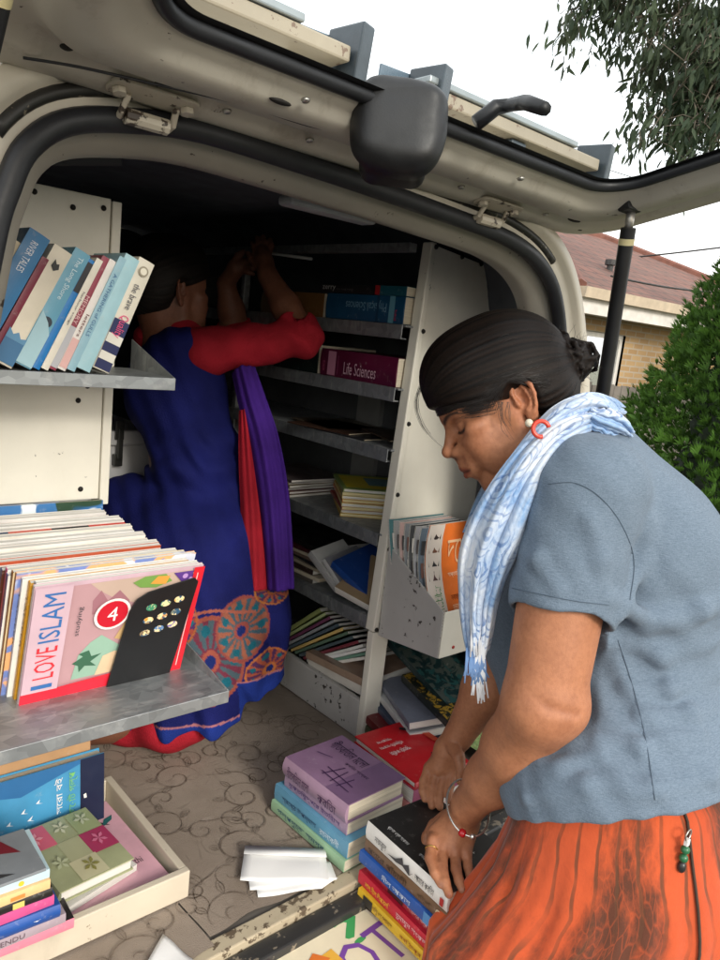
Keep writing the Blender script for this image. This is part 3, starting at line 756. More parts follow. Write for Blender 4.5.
b = MB(); q0, q1 = TP(.86, .20, -.02), at(545, 109, .92)
b.tube([TP(.83, .165, .0), TP(.85, .185, -.02), q0, q0*.5+q1*.5 - TN*.006, q1], [.011, .011, .009, .010, .0085], 8); b.build('wiper_arm', blackp, tg, True)
# gas struts
def strut(a, b_, label=None):
    h = empty('gas_strut', (0, 0, 0), parent=van); a, b_ = np.array(a), np.array(b_); m = a + (b_-a)*.06
    MB().tube([m, b_], .0135, 14).build('cylinder', blackp, h, 'auto')
    MB().tube([a, m, m + (b_-a)*.005], [.008, .008, .004], 10).build('rod', steel, h, True)
    MB().box((-.03, -.012, -.012), (.012, .012, .012), frame=(a + np.array([0, 0, .010]), X3, TE, TN)).build('mount', blackp, h, bevel=.003); MB().ball(b_, .016, n=8).build('ball_joint', blackp, h, True)
    l0 = a + (b_-a)*.10; l1 = a + (b_-a)*.125
    MB().tube([l0, l1], .0139, 14, caps=False).build('sticker', pbr('strut_sticker', (.6, .52, .28), .5), h, True)
strut(at(631, 212, 1.335), at(594, 448, 1.52))
b = MB(); q = at(594, 448, 1.52); b.box((-.01, -.02, -.03), (.05, .02, .03), frame=(q, X3, Y3, Z3)); b.build('strut_bracket', rubber, van, bevel=.004)
strut(TP(.197, .24, .04), (.165, .93, 1.50))
# wiring hose at the left hinge corner
b = MB(); hp = [at(24, 52, .92), at(33, 75, .93), at(45, 97, .95), at(62, 108, .97), at(85, 112, 1.0), at(112, 113, 1.03)]
HP = smooth_curve(hp, 8); b.tube(list(HP), [.0125 + .0022*math.sin(i*2.4) for i in range(len(HP))], 10); b.build('wiring_hose', rubber, van, True)

# ---------------------------------------------------------------- ladder rack on the roof
rack = empty('roof_rack', (0, 0, 2.0), 'beige and silver ladder rack crossbar on the roof of the van', 'roof rack')
Rk = lambda p: np.asarray(p) - np.array([0, 0, 2.0])
bar_m = worn_paint('rack_beige', (.30, .26, .195), chip=(.15, .1, .07), chips=.66, scale=1.4); alu = pbr('rack_aluminium', (.30, .33, .34), .4, .6, var=.2)
plate = pbr('rack_plate', (.035, .048, .06), .35, var=.5)
RY = 1.085
def rel(mb, name, m, **k):
    mb.v = [tuple(np.array(v) - [0, 0, 2.0]) for v in mb.v]; return mb.build(name, m, rack, **k)
for x0, x1, z in ((.35, .845, 2.105), (1.03, 1.615, 2.10)):
    rel(MB().box((x0, RY-.02, z-.014), (x1, RY+.035, z+.012)), 'crossbar', bar_m, bevel=.004)
    rel(MB().box((x0, RY-.024, z+.0135), (x1-.10, RY+.03, z+.027)), 'cap_rail', alu, bevel=.003)
rel(MB().box((.845, RY+.05, 2.075), (1.03, RY+.075, 2.095)), 'crossbar', alu, bevel=.003)
for x, z in ((.80, 2.105), (1.0, 2.10), (1.575, 2.098)):
    rel(MB().prism([(x-.035, RY+.046, z-.045), (x+.05, RY+.062, z-.05), (x+.06, RY+.062, z+.05), (x-.03, RY+.046, z+.040)], (0, .006, 0)), 'end_stop', pbr('stop_blue', (.10, .14, .18), .3, var=.3), bevel=.002)
    rel(MB().prism([(x+.045, RY-.035, z-.052), (x+.045, RY+.06, z-.052), (x+.055, RY+.06, z+.058), (x+.055, RY-.035, z+.052)], (.034, .01, 0)), 'end_plate', plate, bevel=.004)
for x in (.45, 1.3):
    rel(MB().box((x, RY-.01, 1.955), (x+.05, RY+.03, 2.084)), 'foot', plate, bevel=.004)
# ---------------------------------------------------------------- white painted panels and steel shelves
white_paint = worn_paint('panel_white', (.84, .81, .71), chip=(.06, .045, .035), chips=.715, scale=1.1, rough=.4, streak=(.6, .54, .42), streak_amt=.35)
grey_paint = worn_paint('panel_grey_white', (.52, .51, .49), chip=(.04, .035, .03), chips=.66, scale=1.3, rough=.45, streak=(.33, .31, .28))
dark_galv = galv_mat('shelf_steel', (.29, .31, .325), .45)
screw_m = pbr('screw_dark', (.02, .018, .016), .5, .5)
XA = 1.224
uni = empty('bookcase', (XA, 1.24, .65), 'tall white steel bookcase with seven rows of books on the right side of the van', 'bookcase')
def U(mb, name, m, par=uni, org=(XA, 1.24, .65), **k):
    mb.v = [tuple(np.array(v) - org) for v in mb.v]; return mb.build(name, m, par, **k)
# end panel that faces the tailgate, folded front edge
pz0, pz1 = .945, 1.868
b = MB(); b.prism([(XA+.012, 1.235, pz0), (1.545, 1.235, pz0), (1.545, 1.235, 1.815), (1.52, 1.235, 1.842), (1.275, 1.235, pz1)], (0, .012, 0))
ep = U(b, 'end_panel', white_paint, bevel=.002)
b = MB(); b.prism([(XA-.006, 1.228, pz0), (XA+.012, 1.228, pz0), (1.275, 1.228, pz1+.004), (1.258, 1.228, pz1+.004)], (0, .03, 0)); U(b, 'front_edge', white_paint, bevel=.003)
for i, (px, py) in enumerate([(436, 247), (462, 257), (481, 264), (496, 268), (412, 330), (403, 424), (396, 495), (391, 549), (384, 628)]):
    p = on_y(px, py, 1.228)
    if i >= 4: p = np.array([XA+.004 + (p[2]-pz0)/(pz1-pz0)*.045, 1.228, p[2]])
    U(MB().tube([p, p - Y3*.004], [.006, .004], 10), 'screw', screw_m, smooth=True)
U(MB().box((1.5465, 1.262, .66), (1.60, 1.27, 1.75)), 'side_filler', grey_paint)
# post that carries the panel to the floor
b = MB(); b.box((XA-.004, 1.228, .652), (XA+.05, 1.25, pz0-.002)); U(b, 'post', white_paint, bevel=.003)
U(MB().box((1.49, 1.228, .652), (1.52, 1.25, pz0-.002)), 'post', white_paint, bevel=.003)
# shelves with turned-down lips
for i, z in enumerate((1.672, 1.527, 1.383, 1.176, .962)):
    b = MB(); b.box((XA+.002, 1.248, z+.007), (1.52, 2.45, z+.0115)); b.box((XA, 1.258 if i else 1.258, z-.021), (XA+.003, 2.45, z+.012)); b.box((XA+.003, 1.262, z-.021), (XA+.022, 2.45, z-.018))
    U(b, 'shelf', dark_galv, bevel=.001)
b = MB(); b.box((XA-.002, 1.26, 1.846), (XA+.02, 2.45, 1.866)); U(b, 'top_rail', galv, bevel=.002)
b = MB(); b.box((1.522, 1.248, .66), (1.53, 2.45, 1.80)); U(b, 'back_panel', pbr('back_dark', (.10, .105, .11), .8))
b = MB(); b.box((XA, 2.45, .66), (1.53, 2.462, 1.80)); U(b, 'far_panel', pbr('back_dark', (.10, .105, .11), .8))
b = MB(); b.box((XA+.01, 1.95, .66), (XA+.03, 1.97, 1.845)); U(b, 'upright', galv, bevel=.002)
b = MB(); b.box((XA+.28, 1.60, .98), (XA+.30, 1.70, 1.55)); U(b, 'upright', pbr('upright_grey', (.25, .25, .24), .6), bevel=.002)
b = MB(); b.box((XA-.002, 1.252, .652), (XA+.014, 2.45, .752)); U(b, 'base_board', grey_paint, bevel=.003)
U(MB().box((XA+.02, 1.255, .654), (1.52, 2.45, .664)), 'base_shelf', grey_paint)
# magazine holder on the end panel
mh = empty('magazine_holder', (0, 0, 0), parent=uni); mh.location = -np.array([XA, 1.24, .65])
def side(x): return [(x, 1.226, .935), (x, 1.226, 1.168), (x, 1.03, 1.066), (x, 1.03, .955)]
MB().prism(side(1.234), (.003, 0, 0)).build('side_plate', grey_paint, mh, bevel=.0015)
MB().prism(side(1.50), (.003, 0, 0)).build('side_plate', grey_paint, mh, bevel=.0015)
MB().box((1.2372, 1.028, .9545), (1.4998, 1.031, 1.066)).build('front_plate', white_paint, mh, bevel=.0015)
MB().prism([(1.2372, 1.0312, .955), (1.2372, 1.226, .938), (1.2372, 1.226, .942), (1.2372, 1.0312, .959)], (.2626, 0, 0)).build('base_plate', grey_paint, mh)
MB().tube([on_y(453, 647, 1.028), on_y(453, 647, 1.028)-Y3*.002], .004, 8).build('screw', pbr('screw_red', (.4, .03, .02), .6), mh, True)

# left display shelves
lu = empty('display_shelf', (.26, 1.27, .65), 'white and galvanised display shelf full of books on the left side of the van', 'shelf')
LO = (.26, 1.27, .65)
def Lu(mb, name, m, par=lu, **k): return U(mb, name, m, par, LO, **k)
b = MB(); b.box((.20, 1.266, 1.315), (.533, 1.28, 1.825)); Lu(b, 'end_panel', white_paint, bevel=.002)
b = MB(); b.box((.534, 1.262, 1.305), (.55, 1.31, 1.822)); Lu(b, 'panel_edge', white_paint, bevel=.002)
for x, z in ((.41, 1.812), (.47, 1.80), (.52, 1.808), (.49, 1.49), (.505, 1.515), (.5, 1.335)):
    Lu(MB().tube([(x, 1.265, z), (x, 1.262, z)], [.0048, .0035], 10), 'screw', screw_m, smooth=True)
def tray(x0, x1, yf, yb, z, apex, mat):
    b = MB(); b.box((x0, yf, z-.004), (x1, yb, z)); b.box((x0, yf-.003, z-.019), (x1+.002, yf-.0002, z+.0005))
    # lip, then the triangular end plate
    b.prism([(x1, yf, z-.018), (x1, yb, z-.018), (x1, yb, z+apex), (x1, yf, z+.001)], (.0022, 0, 0))
    return b
Lu(tray(.20, .578, 1.10, 1.262, 1.550, .05, galv), 'upper_tray', galv, bevel=.0008)
Lu(tray(.20, .59, .893, 1.262, 1.100, .07, galv), 'lower_tray', galv, bevel=.0008)
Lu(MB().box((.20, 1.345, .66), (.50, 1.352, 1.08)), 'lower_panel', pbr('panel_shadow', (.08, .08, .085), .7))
# floor tray of painted timber
ft = empty('floor_tray', (.27, 1.0, .65), 'shallow cream timber tray of books on the carpet at the left', 'tray')
ftm = worn_paint('tray_paint', (.60, .53, .42), chip=(.2, .15, .1), chips=.70, scale=1.2)
fm = lambda mb, n: U(mb, n, ftm, ft, (.27, 1.0, .65), bevel=.002)
fm(MB().box((.27, 1.0, .652), (.615, 1.014, .705)), 'front_board'); fm(MB().box((.601, 1.0145, .652), (.615, 1.335, .704)), 'side_board'); fm(MB().box((.27, 1.0145, .652), (.28, 1.335, .704)), 'side_board')
fm(MB().box((.2805, 1.323, .652), (.6005, 1.335, .704)), 'back_board'); fm(MB().box((.2805, 1.0145, .652), (.6005, 1.3225, .658)), 'bottom_board')
# white locker deeper inside on the left
lk = empty('locker', (.3, 1.9, .65), 'grey white metal locker with a dark latch behind the left shelf', 'locker')
lkm = pbr('locker_white', (.62, .62, .62), .45, var=.12)
U(MB().box((.26, 1.86, .655), (.93, 2.5, 1.30)), 'cabinet', lkm, lk, (.3, 1.9, .65), bevel=.004)
U(MB().box((.25, 1.845, 1.302), (.94, 2.5, 1.34)), 'lid', lkm, lk, (.3, 1.9, .65), bevel=.004)
p = on_y(119, 432, 1.845)
U(MB().box((p[0]-.012, 1.838, p[2]-.02), (p[0]+.012, 1.8445, p[2]+.03)).box((p[0]-.006, 1.832, p[2]-.07), (p[0]+.008, 1.842, p[2]+.01)).box((p[0]-.01, 1.84, p[2]-.09), (p[0]+.012, 1.8595, p[2]-.06)), 'latch', pbr('latch_dark', (.06, .06, .055), .4, .7), lk, (.3, 1.9, .65), bevel=.002)
MB().box((-.01, -.002, -.012), (.01, 0, .012), frame=((p[0]-.33, 1.857-1.9+.0, p[2]-.65-.12), X3, Y3, Z3))
# white rod across the shelf top
b = MB(); b.tube([at(262, 252, 1.98), at(312, 259, 1.93)], .004, 6); tag(b.build('plastic_rod', pbr('rod_white', (.5, .5, .48), .4), None, True), 'thin pale plastic rod sticking out over the top bookcase row', 'rod')
# ---------------------------------------------------------------- books
def page_mat(col=(.66, .60, .48), name='book_pages'):
    key = (name, col)
    if key in _mc: return _mc[key]
    m, N, L, bs = new_mat(name)
    v = tex_coord(N, L, 'Object', (1.5, 1.5, 420)); n = noise(N, L, v, 1.0, 2, .6)
    v2 = tex_coord(N, L, 'Object'); n2 = noise(N, L, v2, 18, 4)
    c = ramp(N, L, n, [(.3, tuple(x*.62 for x in col)), (.62, col)])
    c = mix(N, L, ramp(N, L, n2, [(.35, .35), (.7, 0)]), c, tuple(x*.7 for x in col))
    L.new(c, bs.inputs['Base Color']); bs.inputs['Roughness'].default_value = .9
    add_bump(N, L, bs, n, .5, .0015); _mc[key] = m; return m
WHITEP, CREAMP, TANP = (.74, .72, .67), (.66, .59, .46), (.5, .42, .3)
def cover_mat(col, art=None, rough=.38):
    key = ('cover', col, art, rough)
    if key in _mc: return _mc[key]
    m, N, L, bs = new_mat('book_cover'); v = tex_coord(N, L, 'Object')
    n = noise(N, L, v, 14, 5)
    c = ramp(N, L, n, [(.3, tuple(x*.82 for x in col)), (.7, tuple(min(1, x*1.08) for x in col))])
    if art:
        a1, a2, sc = art
        g = noise(N, L, v, sc, 3, .5, 1.2)
        c = mix(N, L, ramp(N, L, g, [(.50, 0), (.53, 1)]), c, a1)
        g2 = noise(N, L, tex_coord(N, L, 'Object', rot=(.5, .3, 1)), sc*1.4, 2, .5, .8)
        c = mix(N, L, ramp(N, L, g2, [(.56, 0), (.58, 1)]), c, a2)
    w = noise(N, L, v, 60, 6, .75)
    c = mix(N, L, ramp(N, L, w, [(.60, 0), (.78, .35)]), c, (.6, .57, .52))
    L.new(c, bs.inputs['Base Color'])
    L.new(ramp(N, L, noise(N, L, v, 25, 4), [(.3, rough-.1), (.7, rough+.16)]), bs.inputs['Roughness'])
    add_bump(N, L, bs, noise(N, L, v, 40, 3), .08, .002); _mc[key] = m; return m
def ink(col, rough=.45):
    key = ('ink', col, rough)
    if key not in _mc: _mc[key] = pbr('print_ink', col, rough, var=.12, bump=0)
    return _mc[key]
BOOKS = []
def book(label, W, H, T, O, ex, ey, col, spine=None, pages=CREAMP, hard=False, decals=(), art=None, group=None, name='book', cat='book', curl=0., bulge=None):
    """ex runs from the spine to the fore-edge, ey along the spine, thickness along ex x ey"""
    ex = nrm(ex); ey = nrm(np.asarray(ey) - ex*(np.asarray(ey) @ ex)); ez = np.cross(ex, ey)
    ct = .0022 if hard else .0007; ins = .0035 if hard else .0004
    if T < .006: ct = .0004
    bg = bulge if bulge is not None else (T*.16 if hard else T*.05)
    mats = [cover_mat(col, art), cover_mat(spine) if spine else None]
    if mats[1] is None: mats[1] = mats[0] if not art else cover_mat(col)
    nseg = 8; P = []
    # spine profile (x, z), outer then inner
    outer = [(-bg*math.sin(math.pi*i/nseg), T*i/nseg) for i in range(nseg+1)]
    b = MB()
    k = 6
    def bend(x, z): return z + curl*(x/W)**2*W
    # spine strip
    vs = []
    for (x, z) in outer:
        for y in (0, H): vs.append((x, y, z))
    inner_ = [(ct+.0003, ct + (T-2*ct)*i/nseg) for i in range(nseg+1)]
    for (x, z) in inner_:
        for y in (0, H): vs.append((x, y, z))
    n0 = 2*(nseg+1); fs = []
    for i in range(nseg):
        a = 2*i; fs.append((a, a+2, a+3, a+1)); fs.append((n0+a, n0+a+1, n0+a+3, n0+a+2))
        fs.append((a, n0+a, n0+a+2, a+2)); fs.append((a+1, a+3, n0+a+3, n0+a+1))
    b.add(vs, fs, 1)
    # boards
    def board(z0, z1):
        vs, fs = [], []
        for i in range(k+1):
            x = (ct + .0001 if False else 0) + W*i/k
            vs += [(x, 0, bend(x, z0)), (x, H, bend(x, z0)), (x, H, bend(x, z1)), (x, 0, bend(x, z1))]
        for i in range(k):
            a, c = 4*i, 4*i+4
            fs += [(a, a+1, c+1, c), (a+1, a+2, c+2, c+1), (a+2, a+3, c+3, c+2), (a+3, a, c, c+3)]
        fs += [(4*k, 4*k+1, 4*k+2, 4*k+3)]
        b.add(vs, fs, 0)
    board(0, ct); board(T-ct, T)
    # printed matter
    def fr(face):
        if face == 'front': return np.array([0, 0, T+.0006]), X3, Y3, W, H
        if face == 'spine': return np.array([-bg-.0006, H, 0]), -Y3, Z3, H, T
        if face == 'spine_r': return np.array([-bg-.0006, 0, T]), Y3, -Z3, H, T
        if face == 'spine_up': return np.array([-bg-.0006, H, 0]), Z3, -Y3, T, H     # upright across a wide spine
        if face == 'side_front': return np.array([0, H, T+.0006]), -Y3, X3, H, W      # cover read with the spine at the bottom
        if face == 'side_back': return np.array([W, 0, T+.0006]), Y3, -X3, H, W
    lift = 0
    for d in decals:
        O_, u, v, fw, fh = fr(d[1]); lift += 1; nz = np.cross(u, v); O_ = O_ + nz*.00025*lift
        mats.append(d[-1] if not isinstance(d[-1], tuple) else ink(d[-1])); mi = len(mats)-1
        if d[0] == 't':
            _, _, txt, u0, v0, u1, v1, _c = d
            b.text(txt, O_ + u*fw*u0 + v*fh*v0, u, v, fw*(u1-u0), fh*(v1-v0), mi)
        elif d[0] == 'r':
            _, _, u0, v0, u1, v1, _c = d
            b.poly([O_+u*fw*u0+v*fh*v0, O_+u*fw*u1+v*fh*v0, O_+u*fw*u1+v*fh*v1, O_+u*fw*u0+v*fh*v1], mi)
        elif d[0] == 'c':
            _, _, cu, cv, r, _c = d; rr = r*min(fw, fh)
            b.poly([O_+u*(fw*cu+rr*math.cos(a))+v*(fh*cv+rr*math.sin(a)) for a in np.linspace(0, 2*math.pi, 24, endpoint=False)], mi)
        elif d[0] == 'p':
            _, _, pts, _c = d; b.poly([O_+u*fw*p[0]+v*fh*p[1] for p in pts], mi)
    M = frame_matrix(O, ex, ey, ez)
    o = b.build(name, mats, None, mat_world=M)
    tag(o, label, cat, group)
    pg = MB(); e = .0003
    vs, fs = [], []
    for i in range(k+1):
        x = ct+.0006 + (W-ins-ct-.0006)*i/k
        vs += [(x, ins, bend(x, ct+e)), (x, H-ins, bend(x, ct+e)), (x, H-ins, bend(x, T-ct-e)), (x, ins, bend(x, T-ct-e))]
    for i in range(k):
        a, c = 4*i, 4*i+4
        fs += [(a, a+1, c+1, c), (a+1, a+2, c+2, c+1), (a+2, a+3, c+3, c+2), (a+3, a, c, c+3)]
    fs += [(0, 3, 2, 1), (4*k, 4*k+1, 4*k+2, 4*k+3)]
    pg.add(vs, fs); pg.build('pages', page_mat(pages), o)
    BOOKS.append(o); return o
R255 = srgb
def rotz(a): a = math.radians(a); return np.array([math.cos(a), math.sin(a), 0]), np.array([-math.sin(a), math.cos(a), 0])

# ---- A. leaning paperbacks on the upper left tray (spines to the viewer)
def lean_row():
    th0 = math.radians(26)
    spec = [  # x at the foot, lean deg, thickness, height, depth, colour, pages, label, decals
     (.268, 27, .020, .19, .12, R255(205,190,160), 'old tan book at the left end of the upper left tray', ()),
     (.296, 26.5, .030, .200, .125, R255(60,125,175), 'thick mid blue book leaning second on the upper left tray', (('t','spine','RIVER TALES',.07,.30,.30,.62,(.75,.8,.85)),)),
     (.330, 26, .010, .17, .12, R255(120,30,55), 'thin maroon book squeezed between blue and cream books, upper left tray', ()),
     (.342, 26, .029, .182, .12, R255(225,215,195), 'thick cream paperback with a black bird mark near its top', (('p','spine',[(.10,.35),(.16,.3),(.19,.5),(.16,.7),(.12,.62),(.13,.5)],(.01,.01,.01)),('r','spine',.80,.02,.985,.98,R255(60,110,150)),('p','spine',[(.72,.02),(.80,.02),(.80,.98),(.75,.98),(.77,.7),(.73,.5),(.76,.3)],R255(90,140,175)))),
     (.374, 25.5, .024, .184, .12, R255(105,165,190), 'teal blue paperback with a speckled pale foot beside the cream one', (('t','spine','The Long Shore',.05,.3,.42,.7,R255(210,230,235)),('c','spine',.62,.5,.33,(.02,.03,.05)),('p','spine',[(.55,.02),(.99,.02),(.99,.98),(.7,.98),(.62,.6)],R255(165,200,210)))),
     (.401, 25, .010, .176, .12, R255(20,120,190), 'thin bright blue paperback in the middle of the upper tray', (('r','spine',.03,.05,.30,.95,(.015,.015,.02)),)),
     (.413, 24.5, .010, .178, .12, R255(232,225,210), 'thin ivory paperback after the bright blue one', (('t','spine','harbour songs',.30,.3,.6,.7,(.08,.08,.1)),)),
     (.4245, 24, .012, .182, .12, R255(150,60,80), 'rose red thin paperback in the middle of the upper tray', (('r','spine',.62,.03,.98,.97,R255(185,185,190)),('t','spine','MEMORY',.35,.25,.6,.75,R255(230,190,190)))),
     (.4385, 23.5, .012, .178, .12, R255(235,228,222), 'white paperback with soft pink foot after the rose one', (('r','spine',.72,.03,.98,.97,R255(225,180,175)),('t','spine','letters',.5,.3,.7,.7,R255(110,60,60)))),
     (.452, 23, .012, .184, .12, R255(150,190,205), 'pale steel blue thin paperback fourth from the right end', (('t','spine','A GATHERING of GULLS',.15,.28,.7,.72,R255(50,100,150)),)),
     (.4655, 22, .023, .184, .12, R255(165,205,215), 'plain aqua paperback second from the right end', ()),
     (.4935, 21, .026, .180, .125, R255(222,215,198), 'cream and navy striped paperback at the right end of its row', (('r','spine',.55,.02,.99,.98,R255(25,35,85)),('r','spine',.68,.03,.76,.97,R255(225,222,210)),('r','spine',.84,.03,.91,.97,R255(225,222,210)),('t','spine','Quality',.50,.18,.70,.82,R255(225,80,130)),('t','spine','the brave',.22,.3,.45,.7,(.1,.1,.12)),('c','spine',.10,.5,.3,R255(150,140,120)),('c','spine',.10,.5,.2,R255(222,215,198)))),
    ]
    for x, ln, t, h, w, c, lab, dec in spec:
        a = math.radians(ln); up = np.array([math.sin(a), 0, math.cos(a)])
        y = 1.102 + random.uniform(0, .006)
        # thickness direction ex x ey must point right: Y x up
        o = book(lab, w, h, t, (.4935 - (.4935-x)*.93 - .046, y, 1.552 + t*math.sin(a)*1.0), Y3, up, c, decals=dec, pages=CREAMP, bulge=t*.06)
lean_row()

# ---- B. cover-out row on the lower left tray
tilt = math.radians(-16)
UPB = np.array([0, math.sin(tilt), math.cos(tilt)])     # leaning back a little
def cover_out(label, x, y, w, h, t, col, spine=None, decals=(), pages=WHITEP, art=None, z=1.1015, group=None, roll=0., name='book', cat='book', hard=False):
    ey = nrm(UPB + X3*roll); ex = nrm(X3 - ey*(X3 @ ey))
    # front cover must face -Y: ex x ey = X x Z = -Y
    return book(label, w, h, t, (x, y, z - (0)), ex, ey, col, spine, pages, hard, decals, art, group, name, cat)
def Q(pts): return pts
pink, blueT, redT = R255(205,165,170), R255(55,110,175), R255(215,50,60)
isl = [('r','front',.20,.10,.97,.97,R255(190,150,155)),
       ('p','front',[(.30,.97),(.97,.97),(.97,.72),(.80,.80),(.60,.74),(.45,.82),(.36,.9)],R255(200,175,160)),
       ('p','front',[(.33,.82),(.37,.90),(.42,.80),(.48,.88),(.55,.78),(.56,.70),(.34,.70)],R255(165,115,125)),
       ('p','front',[(.28,.13),(.30,.35),(.36,.45),(.42,.50),(.50,.42),(.56,.36),(.60,.20),(.60,.13)],R255(150,185,165)),
       ('p','front',[(.27,.28),(.33,.33),(.30,.36),(.36,.38),(.38,.32),(.44,.33),(.38,.27),(.42,.22),(.35,.24),(.32,.19),(.31,.25)],R255(60,105,80)),
       ('p','front',[(.42,.13),(.45,.30),(.52,.33),(.58,.30),(.60,.13)],R255(225,195,160)),
       ('p','front',[(.50,.45),(.56,.62),(.60,.63),(.60,.40)],R255(205,170,120)),
       ('p','front',[(.55,.93),(.62,.97),(.75,.97),(.80,.90),(.70,.86),(.6,.88)],R255(120,160,80)),
       ('p','front',[(.66,.90),(.70,.96),(.78,.95),(.76,.88)],R255(225,160,70)),
       ('p','front',[(.80,.97),(.97,.97),(.97,.80),(.88,.86)],R255(95,60,140)),
       ('c','front',.88,.93,.022,R255(190,150,210)),('c','front',.92,.9,.016,R255(190,150,210)),('c','front',.94,.95,.014,R255(200,190,60)),
       ('r','front',.0,.0,.97,.10,R255(222,40,60)), ('r','front',.93,.0,1.0,1.0,R255(215,35,50)),
       ('p','front',[(.205,.10),(.60,.10),(.60,.135),(.205,.105)],R255(225,45,60)),
       ('r','front',.955,.06,.962,.95,R255(235,190,190)),
       ('r','front',.0,.10,.20,1.0,R255(208,178,190))]
def upright_text(txt, u0, v0, u1, v1, col): return ('tv', txt, u0, v0, u1, v1, col)
FO = (.318, 1.002, 1.1015); Wf, Hf = .245, .197
o = cover_out('pink and red picture book reading I LOVE ISLAM with a red 4', FO[0], FO[1], Wf, Hf, .006, R255(208,178,190), R255(190,180,180), decals=isl + [
    ('c','front',.455,.69,.135,R255(240,235,230)), ('c','front',.455,.69,.115,R255(205,25,45)), ('t','front','4',.425,.63,.485,.75,(.9,.9,.88)),
    ('t','side_back_I','',0,0,1,1,(0,0,0))][:-1])
def cover_text(o, txt, u0, v0, u1, v1, col, Wb, Hb, T):
    """lettering that climbs the cover from bottom to top, merged into the cover mesh"""
    mb = MB(); O_ = np.array([Wb*u1, Hb*v0, T+.006]); 
    mb.text(txt, O_, Y3, -X3, Hb*(v1-v0), Wb*(u1-u0), 0)
    me = o.data; base = len(me.vertices); import bmesh
    bm = bmesh.new(); bm.from_mesh(me); me.materials.append(ink(col)); mi = len(me.materials)-1
    vv = [bm.verts.new(p) for p in mb.v]
    for f in mb.f:
        try: fc = bm.faces.new([vv[i] for i in f]); fc.material_index = mi
        except ValueError: pass
    bm.to_mesh(me); bm.free()
cover_text(o, 'I', .05, .13, .165, .165, blueT, Wf, Hf, .006)
cover_text(o, 'LOVE', .05, .22, .165, .50, redT, Wf, Hf, .006)
cover_text(o, 'ISLAM', .05, .54, .165, .95, blueT, Wf, Hf, .006)
cover_text(o, 'studying', .245, .55, .28, .80, (.05,.05,.06), Wf, Hf, .006)
# black bookend plate with nine coloured stickers in front of it
be = empty('bookend', (.43, .9935, 1.1015), 'black bookend plate with nine coloured oval stickers before the picture book', 'bookend')
bez = nrm(np.cross(X3, UPB)); fbm = (np.array([0, 0, 0]), X3, UPB, bez)
pts = [(.010, .001), (.112, .001), (.118, .08), (.124, .172), (.116, .180), (.046, .166), (.030, .156), (.022, .135)]
b = MB(); b.prism([X3*p[0] + UPB*p[1] + bez*.006 for p in pts], bez*.0018); b.box((.02, .0, -.03), (.10, .0015, .0), frame=fbm)
b.build('plate', pbr('bookend_black', (.012, .012, .013), .4, bump=.1), be, bevel=.0006)
scol = [(70,150,110),(80,160,110),(235,190,110),(225,160,60),(215,150,90),(120,130,120),(140,120,90),(100,140,190),(130,120,190)]
k = 0
for r in range(3):
    for c in range(3):
        m = MB(); cx = .055 + c*.0215 - r*.001 + (.0); cy = .138 - r*.023 + c*.0035
        q = [X3*(cx + .0082*math.cos(a)) + UPB*(cy + .0058*math.sin(a)) + bez*.0082 for a in np.linspace(0, 2*math.pi, 20, endpoint=False)]
        m.poly(q); m.build('sticker', cover_mat(R255(*scol[k]), (R255(240,220,170), R255(50,90,120), 90.)), be); k += 1
# the row behind, front to back
row = [  # label, dx, width, height, thick, colour, art, spine
 ('white edged booklet right behind the picture book of mosques', .004, .236, .199, .007, R255(235,232,225), None, R255(150,150,155)),
 ('booklet with mustard yellow spine lettered in dark ink, near the front', .000, .232, .197, .008, R255(205,150,40), None, R255(210,150,30)),
 ('second white edged booklet behind the mustard spine', -.006, .238, .199, .006, R255(240,238,232), None, R255(200,200,205)),
 ('watercolour covered booklet in violet, blue and orange standing above its neighbours', -.012, .262, .205, .006, R255(120,140,200), (R255(235,175,120), R255(215,220,235), 11.), R255(150,100,60)),
 ('booklet with cream board behind the watercolour cover', -.014, .250, .206, .008, R255(225,205,165), None, R255(130,85,50)),
]
y = 1.0105
rl = []
for lab, dx, w, h, t, c, art, sp in row:
    cover_out(lab, .318+dx, y, w, h, t, c, sp, art=art, decals=((('t','spine','TAFSEER',.1,.2,.55,.8,(.1,.06,.02)),) if 'mustard' in lab else ())); y += t + .0022
spc = [R255(70,60,130), R255(200,90,140), R255(40,60,110), R255(110,30,35), R255(120,60,50), R255(60,90,60), R255(190,150,60), R255(90,150,170), R255(210,120,40), R255(215,170,80), R255(130,60,120), R255(60,40,40)]
for i in range(21):
    c = R255(*[(238,235,228),(244,243,240),(232,226,214),(240,232,224),(228,225,222)][i % 5]); lab, g = 'slim white edged booklet standing among the look-alikes in the packed row', 'white booklets packed in the row'
    dec = ()
    hgt = .198 + .010*math.sin(i*1.7)*.4 + i*.0008; t = .0085
    if i == 2: c = R255(90,50,35); lab, g = 'brown covered booklet in the middle of the packed white row', None
    if i == 14: c = R255(205,70,50); lab, g = 'booklet whose top edge shows a red, black and blue band', None
    if i == 4: c = R255(190,90,60); lab, g = 'rust orange covered booklet among the packed white row', None
    dx = -.016 - .0008*i + random.uniform(-.003, .003)
    o = cover_out(lab, .318+dx, y, .247 + random.uniform(-.004, .002) - i*.0004, hgt, t, c, spc[i % 12], group=g)
    if i == 14:
        MBt = MB()
        for q, cc in ((0, R255(40,65,95)), (.26, R255(205,70,50)), (.52, (.012,.012,.014)), (.74, R255(205,70,50))): pass
        bt = MB(); mm = []
        for j, (q0, q1, cc) in enumerate(((.02,.24,R255(40,65,95)),(.24,.5,R255(210,90,70)),(.5,.74,(.012,.012,.014)),(.74,.99,R255(210,70,55)))):
            mm.append(ink(cc)); bt.box((.247*q0, hgt+.0006, .0005), (.247*q1-.0003, hgt+.0022, t-.0005), j)
        bt.build('cover_band', mm, o)
    y += t + .0028
YEND = y
